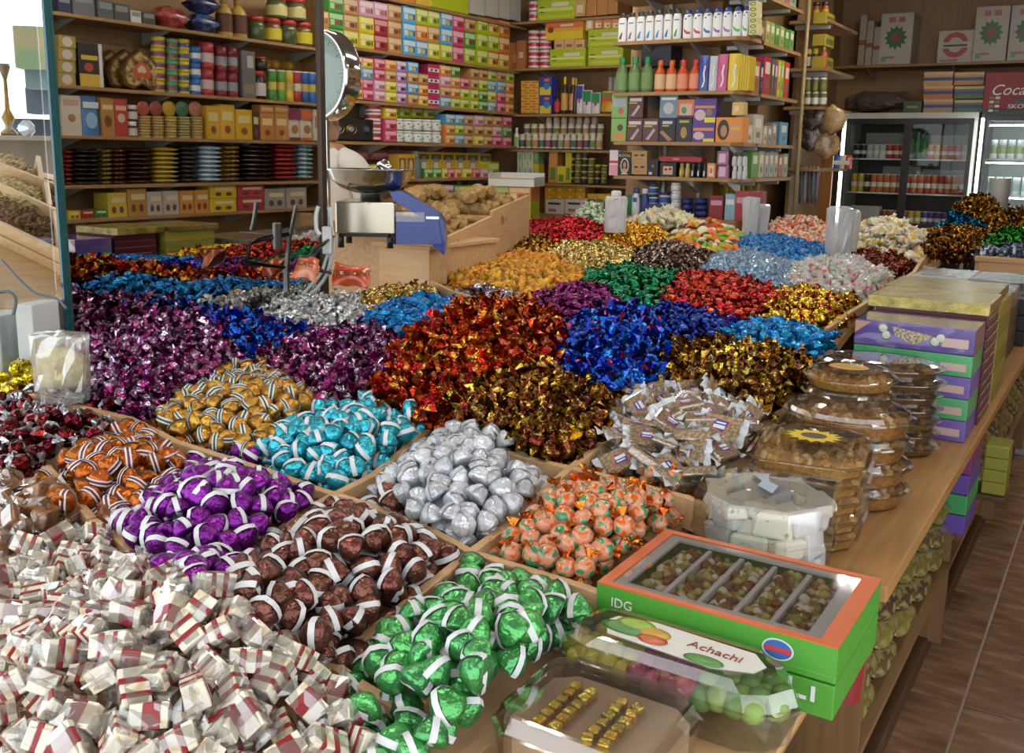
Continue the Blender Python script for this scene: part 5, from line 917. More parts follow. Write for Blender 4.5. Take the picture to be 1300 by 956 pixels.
tag(inst('grey_jug', m_can('#a9aaa6', '#b5b5b0')[0], None, (aty(1265, 260, 8.6).x, 8.6, .9), (0, 0, 0), (.16, .16, .5)), 'plain grey tub in front of the lit soda fridge', 'tub')
# cartons on and above the fridges
U = Face('y', 9.9); us = board(U, 'high_shelf', 1075, 1310, 84, 75.5, .025, .38, 'high brown shelf with white cartons above the fridges', mt=W_SHELFX, ends=(.2, .5))
STAR = ('star', 0, .52, .36, .24, '#2f6a3c')
def starbox(a, b, t, bo, lab):
    o = put(U, 'white_carton', m_box('#b8b2a8', (STAR, ('o', 0, .52, .16, .1, '#8a4a34'), (-.25, .82, -.05, .92, '#a8645c'), (.05, .82, .25, .92, '#a8645c'), (-.4, .06, -.25, .16, '#6a9a72'), (-.3, .12, 0, .16, '#a8645c'))), a, b, t, bo, .3, lab, 'carton', 'white cartons with green star', zsnap=us)
starbox(1116, 1158, 15, 80.5, 'white carton with green starburst left on the high shelf'); starbox(1236, 1280, 7, 77.5, 'white carton with green starburst right of the red seal carton'); starbox(1281, 1325, 5, 76, 'white carton with green starburst at the right picture edge')
put(U, 'seal_carton', m_box('#b8b2a8', (('o', 0, .55, .38, .4, '#a8323a'), ('o', 0, .55, .22, .24, '#b8b2a8'), (-.46, .45, .46, .64, '#bdb8ae'), (-.34, .5, .34, .56, '#33332f'), (-.4, .04, .1, .1, '#a8645c'))), 1190, 1235, 37, 78, .25, 'white carton with red round seal on the high shelf', 'carton', zsnap=us)
for i in range(3): put(U, 'paper_pack', m_box('#a89c8c', ((-.5, .4, .5, .5, '#8a4a44'),)), 1090+9*i, 1098.5+9*i, 46+8*i-30, 80.8, .2, 'grey paper pack left on the high shelf, %s one' % ordn(i), 'pack', 'grey paper packs', zsnap=us)
T1 = Face('y', 9.55); zf1 = zf
for c_ in range(2):
    for i in range(3): put(T1, 'wrapped_pack', m_box(('#a88a6a', '#b5763c', '#b99468')[i] if c_ == 0 else ('#5a7048', '#4f6a44', '#b08a5a')[i], ((-.5, .36, .5, .58, '#2f3a78'), (-.5, .75, .5, .95, '#c9a77c'))), 1172+39*c_, 1210+40*c_, 121-16.5*i, 139-16.5*i-c_*1.2, .3, 'banded pack on the wide fridge, %s stack, %s from bottom' % (('left', 'right')[c_], ordn(i)), 'pack', 'banded packs on the fridge', zsnap=zf1+.118*i)
p0 = aty(1110, 135, 9.75); mbg = MB(); bm = bmesh.new(); bmesh.ops.create_icosphere(bm, subdivisions=3, radius=1)
for v in bm.verts: v.co = rnoise((v.co.x*.34, v.co.y*.2, max(v.co.z, -.55)*.1), 9, .07, 2)
bm.verts.index_update(); mbg.add([v.co.copy() for v in bm.verts], [[v.index for v in f_.verts] for f_ in bm.faces], C('#5c5146', .35)); bm.free(); tag(mbg.build('dark_sack', None, (p0.x+.05, 9.78, zf+.1)), 'crumpled dark plastic sack lying on the wide fridge', 'sack')
put(T1, 'olive_pack', m_box('#3f4a2c', ((-.3, .4, .3, .6, '#7a8a5a'),)), 1146, 1170, 125, 140.5, .2, 'small olive green pack on the fridge', 'pack', zsnap=zf1)

# white tray on the corner carton pile
pt_ = aty(656, 236, 7.15); kx = dep(pt_)/F; tr = tag(empty('white_tray', (pt_.x, pt_.y, pt_.z), .25), 'shallow white cardboard tray with yellow edge on the corner cartons', 'tray'); a_, b_, h_ = 30*kx, .16, .11
MB().box((-a_, -b_, 0), (a_, b_, .008), WHITE).build('tray_floor', tr)
for p, q in (((-a_, -b_, .008), (a_, -b_+.008, h_*.55)), ((-a_, b_-.008, .008), (a_, b_, h_)), ((-a_, -b_+.008, .008), (-a_+.008, b_-.008, h_)), ((a_-.008, -b_+.008, .008), (a_, b_-.008, h_*.7))): MB().box(p, q, WHITE).build('tray_wall', tr)
MB().box((-a_, -b_-.002, h_*.55), (a_, -b_+.01, h_*.55+.008), C('#c9a83a', .4)).build('yellow_edge', tr)
zz_ = pt_.z; i = 0
while zz_ > .2:
    zz_ -= .125; c = 'lgyok'[i % 5]
    for s_ in (-1, 1): tag(inst('pile_carton', m_tea(c if s_ < 0 else 'olygk'[i % 5])[0], None, (pt_.x+s_*a_*.52, pt_.y-.12, zz_), (0, 0, .25), (a_*1.0, .26, .124)), '%s carton in the corner pile under the white tray, %s side, %s from top' % (TEA[c if s_ < 0 else 'olygk'[i % 5]][0], 'left' if s_ < 0 else 'right', ordn(i)), 'carton', 'corner carton pile')
    i += 1
# ------------------------------------------------------------------ the mirror on the table and its post
yL, yRm = 1.69, 2.745
mir = tag(empty('mirror', (XM, (yL+yRm)/2, .86)), 'tall frameless mirror standing on candy table reflecting shelves across the aisle', 'mirror')
mm_, nt_, b_ = _new('mirror_silver'); b_.inputs['Base Color'].default_value = (.60, .585, .555, 1); b_.inputs['Metallic'].default_value = 1; b_.inputs['Roughness'].default_value = .012
Lm = (yRm-yL)/2
MB().box((-.001, -Lm, -.06), (.003, Lm, 1.9), mm_).build('mirror_glass', mir); MB().box((-.012, -Lm, -.06), (-.0015, Lm, 1.9), C('#3a3128', .7)).build('backing_board', mir)
MB().box((-.006, -Lm-.017, -.06), (.005, -Lm, 1.9), C('#2f5860', .12, .3)).build('polished_edge', mir); MB().box((-.008, -Lm, -.06), (.008, -Lm+.006, 1.9), C('#1f4740', .3)).build('edge_seal', mir)
tag(MB().box((XM-.012, yRm, .70), (XM+.014, yRm+.028, 3.1), C('#4a3d33', .35, .5), .003).build('mirror_post'), 'dark brown metal post at the right side of the mirror', 'post')
# clear door pane to the left of the mirror
door = tag(empty('glass_door', (XM, 1.3, .8)), 'clear glass door pane with crystal knob left of the mirror', 'door'); MB().box((-.003, -.5, -.06), (.003, .352, 1.9), clear((.93, .97, .96), .10, .02)).build('glass_pane', door)
kp = atx(33, 163, XM+.03); kb = MB(); kb.lathe([(.004, -.02), (.004, 0), (.018, .008), (.024, .022), (.016, .036), (.006, .04)], C('#c3ccd4', .05, .3), 8, smooth=False, M=Matrix.Rotation(math.pi/2, 4, 'Y')); kb.build('crystal_knob', door, (.012, kp.y-1.3, kp.z-.8))

# ------------------------------------------------------------------ shelves across the aisle (seen in the mirror)
Lf = Face('x', -6.0, True); LS = 'across the aisle'
lines = [((73, 16), (407, 61)), ((77.5, 108), (405.5, 131)), ((81, 173), (407, 179)), ((86, 237), (405, 228)), ((89, 279), (405, 263))]
ends = (.25, .35)
for i, ((a, b), (c, d)) in enumerate(lines): board(Lf, 'aisle_shelf', a, c, b, d, .024, .34, '%s wooden shelf across the aisle reflected in the mirror' % ordn(i), mt=W_SHELFX, ends=ends)
struct('wall_panel_aisle', 'brown back panel of the shelves across the aisle', MB().box((XR+.35, 3.4, 0), (XR+.38, 7.0, 3), W_WALL))
for i, y in enumerate((3.62, 6.5)): tag(MB().box((XR-.01, y, 0), (XR+.34, y+.03, 3), W_SHELF).build('side_panel_board'), 'wooden upright side of the aisle shelves, %s one' % ('near', 'far')[i], 'panel', 'aisle shelf sides')
def lz(i, px): (a, b), (c, d) = lines[i]; return b+(d-b)*(px-a)/(c-a)
def L(i, name, mk, p0, p1, h, d, lab, cat, grp=None, lift=0, off=.02):
    yb = lz(i, (p0+p1)/2)-lift; return put(Lf, name, mk, p0, p1, yb-h, yb, d, lab+', '+LS, cat, grp, off)
GIFT = [(75, 92, 26, '#2a2f52', 'navy'), (94, 122, 32, '#6a6c70', 'grey'), (126, 146, 24, '#5a5c60', 'dark grey'), (147, 166, 22, '#4c4e50', 'charcoal'), (168, 181, 16, '#d4d6d4', 'white'), (183, 199, 16, '#4a4640', 'brown')]
for i, (a, b, h, c, nm) in enumerate(GIFT): L(0, 'gift_tin', m_box(c, ((-.4, .55, .4, .9, '#8a8c8e'),)), a, b, h, .14, '%s gift tin on the top shelf' % nm, 'tin', 'gift tins')
L(0, 'red_sweet_bag', m_bag('#8e2f30', '#b8605c'), 203, 246, 30, .16, 'red heart shaped sweet bag on the top shelf', 'bag'); L(0, 'navy_sweet_bag', m_bag('#232b52', '#4a6a9e'), 248, 284, 26, .16, 'lower navy blue sweet bag on the top shelf', 'bag'); L(0, 'navy_sweet_bag', m_bag('#232b52', '#3a4a7e'), 248, 284, 26, .16, 'upper navy blue sweet bag on the top shelf', 'bag', lift=24)
for i, (a, b) in enumerate(((285, 302), (303, 321))): L(0, 'gold_bottle', m_bottle('#c9a84a', '#8a6a2a', '#5a2a1c', 1), a, b, 52, 0, 'gold bottle on the top shelf, %s one' % ('left', 'right')[i], 'bottle', 'gold bottles')
for i, a in enumerate((325, 346, 366, 385)): L(0, 'pickle_jar', m_jar('#4f5a34' if i % 2 == 0 else '#7a5a34', '#a8322c', '#d4c22c' if i % 2 else None, True, .2), a, a+19, 31, 0, 'pickle jar with red lid on the top shelf, %s from left' % ordn(i), 'jar', 'red lidded pickle jars')
for i, a in enumerate((352, 376)): L(0, 'pickle_jar', m_jar('#5f6a44', '#a8322c', '#c9bd7a', True, .2), a, a+20, 28, 0, 'pickle jar in the second layer, %s one' % ('left', 'right')[i], 'jar', 'upper pickle jars', lift=32)
for i in range(4): L(1, 'praline_pack', m_box('#a08a4c', (('o', 0, .5, .3, .4, '#c9bfae'),)), 76, 98, 15.5, .1, 'gold praline pack, %s from bottom' % ordn(i), 'pack', 'praline packs', lift=16*i)
L(1, 'black_gold_box', m_box('#2a2420', ((-.4, .0, .5, .3, '#c9a83a'), (-.3, .62, .4, .72, '#c9b03a'), (-.5, 0, -.35, 1, '#d8d4d0'), ('o', .1, .45, .2, .1, '#a8482c'))), 102, 132, 56, .12, 'black and gold chocolate box standing upright', 'box')
hp_ = [(0, -.48), (.35, -.2), (.5, .15), (.42, .4), (.22, .48), (0, .36), (-.22, .48), (-.42, .4), (-.5, .15), (-.35, -.2)]
for i in range(3):
    mb = MB(); Mx = Matrix(((1, 0, 0, 0), (0, 0, 1, 0), (0, -1, 0, .5), (0, 0, 0, 1))); mb.prism(hp_, 0, .9, C('#6a4a24', .3, .4), M=Mx); mb.prism([(x*.86, y*.86) for x, y in hp_], -.05, .02, mottled('#c9a86a', '#5a3a1a', 9, .4, bump=.1), M=Mx); mb.prism([(x*.45, y*.45+.02) for x, y in hp_], -.09, -.04, C('#b8502a', .4), M=Mx); mb.prism([(x*.22, y*.2) for x, y in hp_], -.11, -.08, C('#c9b8a8', .4), M=Mx)
    yb = lz(1, 170); o = put(Lf, 'heart_tin', (mb.mesh('heart_tin'), []), 141+8*i, 193+8*i, yb-54, yb, .05, 'brown heart shaped chocolate tin, %s from left, across the aisle' % ordn(i), 'tin', 'heart tins', .22-.09*i)
CANR = [(200, 215, 5, 14.2, '#d0b22c', '#7a3a7a', 'yellow and purple'), (217, 231, 5, 13.8, '#5a9a7a', '#8a4a3a', 'green'), (232, 246, 5, 14, '#d0b42c', '#3a4a8a', 'yellow and blue'), (247, 260, 3, 20.5, '#2a6ab0', '#d8d8d8', 'blue'), (260.5, 278, 2, 34, '#a8323a', '#c9b0b0', 'red'), (280, 293.5, 2, 32, '#7a1f2c', '#8f8f90', 'dark red'), (294, 307.5, 2, 32, '#7a1f2c', '#8f8f90', 'dark red and grey')]
for a, b, n, h, c, c2, nm in CANR:
    for i in range(n): L(1, 'food_tin', m_can(c, '#c9bf8a' if h < 16 else c, ((.25, .6, c2),)), a, b, h-.3, 0, '%s tin, %s from bottom' % (nm, ordn(i)), 'tin', '%s tins' % nm, lift=h*i)
L(1, 'grey_box', m_box('#6a6262', ((-.35, .65, .1, .9, '#b8b4b0'), (-.4, .1, .4, .3, '#8a7a62'))), 309, 326, 60, .1, 'grey patterned box beside the dark red tins', 'box'); L(1, 'coffee_jar', m_jar('#33221c', '#a8302a', '#c9c4c0', True, .16), 328, 344, 36, 0, 'dark coffee jar with red lid', 'jar')
L(1, 'coffee_jar', m_jar('#33221c', '#a8302a', None, True, .16), 331, 345, 17, 0, 'dark coffee jar lying above another', 'jar', lift=37)
for i, (a, c, c2, nm) in enumerate(((346, '#4f8a3a', '#c9b84a', 'green'), (357, '#5a9a3a', '#c9a83a', 'light green'), (367.5, '#d0b03a', '#b89a5a', 'yellow'), (377.5, '#a8343a', '#d0cfb4', 'red'), (387, '#2a5aa0', '#c9a85a', 'blue'), (396.3, '#2a62b0', '#b8b84a', 'bright blue'))): L(1, 'crisp_tube', m_can(c, '#d4cfc8', ((.35, .6, c2),)), a, a+9.5, 39, 0, '%s crisp tube, %s from left' % (nm, ordn(i)), 'tube', 'crisp tubes')
for i, a in enumerate((354, 364.5, 374.5, 393)):
    o = L(1, 'lying_tube', m_can('#c9a03a', '#cfc0b8'), a, a+10.5, 12, 0, 'crisp tube lying on the others, %s from left' % ordn(i), 'tube', 'lying crisp tubes', lift=39.5); o.rotation_euler = (math.radians(-90), 0, o.rotation_euler.z); s_ = o.scale.x; o.scale = (s_, s_, .22); o.location.z += s_; o.location.x += .24
BOX3 = [(80, 105, 52, '#c9bfae', ((-.4, .75, .4, .9, '#b8968a'), ('o', 0, .45, .2, .1, '#a8744a')), 'white wafer box'), (105, 130, 52, '#4a7ab0', (('o', 0, .4, .3, .2, '#8fb4cf'), (-.4, .7, .4, .85, '#c9d4dc')), 'blue wavy pouch'), (130.5, 147, 50, '#a8763c', ((-.4, .7, .4, .82, '#d8b88a'), ('o', 0, .4, .3, .15, '#6a3a1c')), 'brown biscuit pack'), (147.5, 164, 49, '#a8382c', ((-.4, .7, .4, .82, '#d8a88a'), ('o', 0, .5, .3, .12, '#c9b08a')), 'red biscuit pack')]
for a, b, h, c, ds, nm in BOX3: L(2, 'biscuit_pack', m_pouch(c, ds) if 'pouch' in nm else m_box(c, ds), a, b, h, .08, nm+' on the third shelf', 'pack')
for i in range(2): L(2, 'spread_jar', m_jar('#4a241a', '#d8d6d2', '#c9b8b0', lidh=.3), 165.5, 180, 20.5, 0, 'chocolate spread jar with white lid, %s one' % ('lower', 'upper')[i], 'jar', 'chocolate spread jars', lift=21*i)
for i, (c, nm) in enumerate((('#b8563c', 'orange'), ('#9a4a48', 'maroon'), ('#c9a02c', 'yellow'), ('#4f7a5c', 'green'), ('#b87a68', 'pink'))):
    a = 181+16.6*i
    for j in range(4): L(2, 'gold_tin', m_can('#b8a462', '#c9b87a', ((.4, .55, c),)), a+1, a+16, 6.9, 0, 'flat gold tin with %s band, %s from bottom' % (nm, ordn(j)), 'tin', 'flat gold tins', lift=7*j)
    o = L(2, 'round_lid_tin', m_can(c, c), a+.5, a+16.5, 17, 0, '%s round tin set on edge above gold tins' % nm, 'tin', 'round tins on edge', lift=28); s_ = o.scale.x; o.rotation_euler = (math.radians(-90), 0, o.rotation_euler.z); o.scale = (s_, s_, .04); o.location.z += s_; o.location.x += .05
BOX3b = [(264, 281, 42, '#c99a24', 'yellow'), (281, 300, 44, '#cf9f2c', 'amber'), (301, 322, 38, '#c9a01c', 'golden'), (322.5, 331, 36, '#4a2a20', 'dark brown'), (332, 350, 34, '#b87a3c', 'orange'), (350.5, 368, 34, '#b8803c', 'caramel')]
for a, b, h, c, nm in BOX3b: L(2, 'biscuit_box', m_box(c, ((-.35, .55, .35, .8, '#d8c48a'), ('o', 0, .28, .2, .12, '#7a4a2a'))), a, b, h, .1, '%s biscuit box on the third shelf' % nm, 'box', 'biscuit boxes')
for i in range(2): L(2, 'biscuit_box', m_box('#b8803c', ((-.4, .3, .4, .7, '#d8b07a'),)), 332+18*i, 349.5+18*i, 10, .1, 'small orange biscuit box on top, %s one' % ('left', 'right')[i], 'box', 'top biscuit boxes', lift=34.5)
for i, (a, c) in enumerate(((368.5, '#7a2a4a'), (384, '#b8602c'))): L(2, 'wafer_bag', m_pouch('#cfc4b4', ((-.48, .65, .48, .98, c), ('o', 0, .35, .3, .14, '#a8743c'), (-.48, .0, .48, .1, c))), a, a+15, 41, .07, '%s and white wafer bag' % ('plum', 'orange')[i], 'bag', 'wafer bags')
L(2, 'cream_box', m_box('#cfc4b4', ((-.3, .4, .3, .8, '#b87a62'),)), 399.5, 407, 40, .1, 'cream box at the end of the third shelf', 'box')
BAGS = [(86, 97, '#8e2a26', '#5a1c1a', 'red'), (97, 133, '#17140f', '#3a3530', 'black'), (133, 147, '#a8932c', '#4a3a1c', 'yellow and brown'), (147.5, 165, '#7a401c', '#3a1f10', 'rust'), (165.5, 197, '#2a1710', '#4a2a1c', 'dark brown'), (198, 232, '#b89a24', '#c9b04a', 'golden yellow'), (232.5, 256, '#2a2220', '#4a423c', 'charcoal'), (256.5, 287, '#9fc0d4', '#c9d8e0', 'light blue'), (287.5, 309, '#a8842c', '#5a4014', 'old gold'), (309.5, 352, '#1c1410', '#4a3420', 'black and bronze'), (352.5, 382, '#a8322a', '#8a2a2a', 'bright red'), (382.5, 402, '#5a9ab0', '#cfd8d8', 'teal and white')]
for a, b, c, c2, nm in BAGS:
    n = 8
    for i in range(n): L(3, 'packed_bag', m_bag(c, c2), a, b, 7.4, .22, '%s packed bag, %s from bottom of its stack' % (nm, ordn(i)), 'bag', '%s bag stack' % nm, lift=5.7*i)
BX5 = [(89, 104, 11, '#d0b42c', 'yellow', 0), (104.5, 121, 11, '#a8302c', 'red', 0), (121.5, 138, 11, '#2f7a3c', 'green', 0), (138.5, 163, 31, '#c9b03a', 'yellow striped', 0), (163.5, 188, 35, '#b8863a', 'red striped', 0), (188.5, 208, 30, '#b8b0a4', 'white', 0), (208.5, 229, 30, '#b5aca0', 'cream', 0), (229.5, 248, 29, '#c98a3c', 'orange', 0), (248.5, 267, 29, '#c9843a', 'amber', 0), (268, 302, 17, '#c9b01c', 'bright yellow', 0), (268, 302, 17, '#cfb61c', 'lemon yellow', 17.5), (303, 337, 17, '#a8323a', 'crimson', 0), (303, 337, 15, '#b03a40', 'rose red', 17.5), (338, 364, 26, '#9a9690', 'grey dotted', 0), (365, 391, 26, '#a09c96', 'pale grey dotted', 0)]
for a, b, h, c, nm, lf in BX5: L(4, 'sweet_carton', m_box(c, ((-.4, .6, .3, .8, '#d8c9a0'), ('o', .2, .3, .12, .15, '#6a3a2c'), ('o', -.2, .3, .12, .15, '#6a3a2c'))), a, b, h, .16, '%s sweet carton on the lowest shelf' % nm, 'carton', 'sweet cartons', lift=lf)

# ------------------------------------------------------------------ weighing bench, scale, ginger bins
zb = 1.11; c0 = atz(545, 312, zb); bx = empty('weighing_bench', (c0.x, c0.y, 0)); tag(bx, 'light wooden bench carrying the weighing scale', 'bench')
MB().box((-1.0, 0, 0), (0, .52, zb-.02), W_PALEX, .003).build('body', bx); MB().box((-1.0, -.012, zb-.02), (.012, .53, zb), W_PALEX, .004).build('top_board', bx)
b0, b1, b2 = atz(556, 308, 1.10), atz(613, 290, 1.12), atz(660, 272, 1.14)
dirv = (b2.xy-b0.xy).normalized(); nv = Vector((-dirv.y, dirv.x)); Lb = (b2.xy-b0.xy).length
bins = tag(empty('root_bin', (c0.x+.02, c0.y+.1, 0), math.atan2(dirv.y, dirv.x)), 'sloping wooden bins of dried roots behind the scale', 'bin')
zfun = lambda t: zb+.03+.10*t/Lb
def slope_panel(x0, x1, y0, y1, zlo=.0, add=0): return MB().add([(x0, y0, zlo), (x1, y0, zlo), (x1, y1, zlo), (x0, y1, zlo), (x0, y0, zfun(x0)+add), (x1, y0, zfun(x1)+add), (x1, y1, zfun(x1)+add), (x0, y1, zfun(x0)+add)], [(0, 3, 2, 1), (4, 5, 6, 7), (0, 1, 5, 4), (1, 2, 6, 5), (2, 3, 7, 6), (3, 0, 4, 7)], W_PALEX)
slope_panel(.0, Lb*.48, 0, .02).build('front_panel', bins); slope_panel(Lb*.485, Lb, 0, .02, add=.025).build('front_panel', bins)
slope_panel(0, .02, .02, .7).build('side_panel', bins); slope_panel(Lb*.48, Lb*.49, .02, .7).build('side_panel', bins); slope_panel(Lb-.02, Lb, .02, .7).build('side_panel', bins); slope_panel(0, Lb, .7, .72).build('back_panel', bins); slope_panel(.02, Lb-.02, .02, .7, .9, -.08).build('bin_floor', bins)
RB = bins; ca, sa = math.cos(bins.rotation_euler.z), math.sin(bins.rotation_euler.z)
def binpt(x, y, z): return Vector((bins.location.x+x*ca-y*sa, bins.location.y+x*sa+y*ca, z))
ROLL = mottled('#b08f55', '#8a6c3c', 30, .7, .35, .65, .3)
def rollmesh(s): 
    mb = MB(); n = 10; L_ = .30; k = 15; prof = [(.036*(1 if i % 2 else .84)*(1-.25*(abs(i/k-.5)*2)**4), -L_/2+L_*i/k) for i in range(k+1)]; mb.lathe(prof, ROLL, n, M=Matrix.Rotation(math.pi/2, 4, 'Y')); mb.v = [tuple(rnoise(v, 6, .016, s)) for v in mb.v]; mb.sm = [False]*len(mb.sm); return mb.mesh('dried_roll')
RM = [rollmesh(i) for i in range(3)]; rr = random.Random(5); k = 0
for layer in range(3):
    for i in range(9-2*layer):
        for j in range(2):
            x = Lb*.53+(Lb*.42)*(i+.5+.5*layer*1)/(9); x += rr.uniform(-.03, .03); y = .18+.3*j+rr.uniform(-.04, .04); z = zfun(x)-.045+.058*layer
            if x > Lb-.06: continue
            o = inst('dried_roll', RM[k % 3], None, binpt(x, y, z), (rr.uniform(0, 6), rr.uniform(-.12, .12), bins.rotation_euler.z+rr.uniform(-.35, .35)+(.5 if layer == 2 else 1.35))); tag(o, 'ridged brown dried roll in the far bin behind the scale', 'dried roll', 'dried rolls in the bin'); k += 1
def gingermesh(s):
    bm = bmesh.new(); bmesh.ops.create_icosphere(bm, subdivisions=2, radius=1)
    for v in bm.verts: c = v.co; v.co = rnoise((c.x*.06, c.y*.03, c.z*.026), 24, .035, s)
    mb = MB(); bm.verts.index_update(); mb.add([v.co.copy() for v in bm.verts], [[v.index for v in f_.verts] for f_ in bm.faces], mottled('#b5905c', '#8f6c3e', 40, .7), True); bm.free(); return mb.mesh('ginger_root')
GM = [gingermesh(i) for i in range(4)]
for layer in range(3):
    for i in range(9):
        for j in range(6-layer):
            x = .07+(Lb*.40)*(i+.5)/9+rr.uniform(-.02, .02); y = .07+.1*j+.05*layer+rr.uniform(-.02, .02); o = inst('ginger_root', GM[rr.randrange(4)], None, binpt(x, y, zfun(x)-.055+.042*layer), (rr.uniform(0, 6), rr.uniform(-.3, .3), rr.uniform(0, 6))); tag(o, 'knobbly tan ginger root in the bin next to the scale', 'ginger', 'ginger roots in the bin')
# scale
sp_ = atz(466, 314, zb); sc = tag(empty('weighing_scale', (sp_.x, sp_.y, zb)), 'steel weighing scale with round pan, dial and blue arm', 'scale'); sc.rotation_euler.z = YA; u_ = dep(sp_)/F
BLUE = C('#1c3a8e', .35, coat=.4); u = u_
MB().box((-37*u, -.05, 18*u), (37*u, .22, 58*u), C('#a8a291', .18, .9), .006).build('housing', sc); 
for x in (-32*u, 30*u):
    for y in (-.02, .18): MB().lathe([(.014, 0), (.012, 18*u)], BLACK, 10, (x, y, 0)).build('foot', sc)
MB().box((-34*u, -.03, 14*u), (34*u, .2, 19*u), BLACK).build('base_rail', sc)
MB().lathe([(14*u, 58*u), (14*u, 66*u), (20*u, 70*u)], C('#8f8f8a', .25, .9), 20, (2*u, .08, 0)).build('pan_support', sc)
pan = MB(); pan.lathe([(20*u, 68*u), (38*u, 73*u), (50*u, 84*u), (54*u, 95*u), (57*u, 97*u), (57*u, 98*u), (53*u, 97*u), (48*u, 85*u), (36*u, 76*u), (.001, 73*u)], C('#b9bab5', .16, 1), 36, (2*u, .08, 0), cap=False); pan.build('weighing_pan', sc)
MB().tube([(14*u, .1, 102*u), (20*u, .08, 104*u), (28*u, .06, 96*u)], [6*u, 7*u, 4*u], C('#c9cac8', .15, 1), 10).build('steel_scoop', sc)
arm = MB(); arm.prism([(30*u, 70*u), (44*u, 72*u), (92*u, 44*u), (98*u, 34*u), (100*u, 10*u), (98*u, -8*u), (84*u, 4*u), (80*u, 30*u), (72*u, 38*u), (34*u, 60*u)], -.02, .10, BLUE, M=Matrix(((1, 0, 0, 0), (0, 0, 1, 0), (0, 1, 0, 0), (0, 0, 0, 1)))); a_ = arm.build('blue_arm', sc)
hs = MB(); hs.prism([(38*u, 6*u), (96*u, 6*u), (90*u, 44*u), (84*u, 46*u), (80*u, 36*u), (38*u, 38*u)], -.035, .11, BLUE, M=Matrix(((1, 0, 0, 0), (0, 0, 1, 0), (0, 1, 0, 0), (0, 0, 0, 1)))); hs.build('blue_housing', sc)
MB().box((38*u, -.036, 34*u), (74*u, .08, 46*u), clear((.9, .93, .95), .2, .05)).build('display_window', sc); MB().box((76*u, -.04, 38*u), (92*u, -.034, 41*u), CHROME).build('latch', sc)
# dial on its column
MB().box((-66*u, .10, 0), (-54*u, .16, 170*u), STEEL, .004).build('column', sc)
dl = empty('dial_head', (0, 0, 0)); dl.parent = sc; dl.location = (-58*u, .13, 213*u); R_ = 56*u
Md = Matrix.Rotation(math.radians(-40), 4, 'Z') @ Matrix.Rotation(math.pi/2, 4, 'X')
MB().lathe([(R_*.93, -.05), (R_*.98, -.045), (R_, -.035), (R_, .02), (R_*.985, .035), (R_*.93, .04), (R_*.92, .03)], CHROME, 40, M=Md, cap=True).build('dial_drum', dl)
MB().lathe([(.001, .0305), (R_*.92, .0305)], C('#8f9a92', .35), 40, M=Md, cap=False).build('dial_face', dl)
tk = MB()
for i in range(60):
    a = 2*math.pi*i/60; r0 = R_*(.72 if i % 5 == 0 else .8); q = Matrix.Rotation(a, 4, 'Z'); tk.add([Md @ (q @ Vector(p)) for p in ((r0, -.0012, .0325), (R_*.86, -.0012, .0325), (R_*.86, .0012, .0325), (r0, .0012, .0325))], [(0, 1, 2, 3)], C('#2f3a3a'))
tag(tk.build('scale_marks', dl), kind='stuff'); MB().box((-.004, -.01, .034), (.003, R_*.75, .037), C('#7a1c1c'), M=Md).build('pointer', dl)
MB().lathe([(R_*.93, .042), (R_*.7, .055), (.001, .062)], clear((.92, .97, .96), .04, .03), 32, M=Md, cap=False).build('dial_glass', dl)
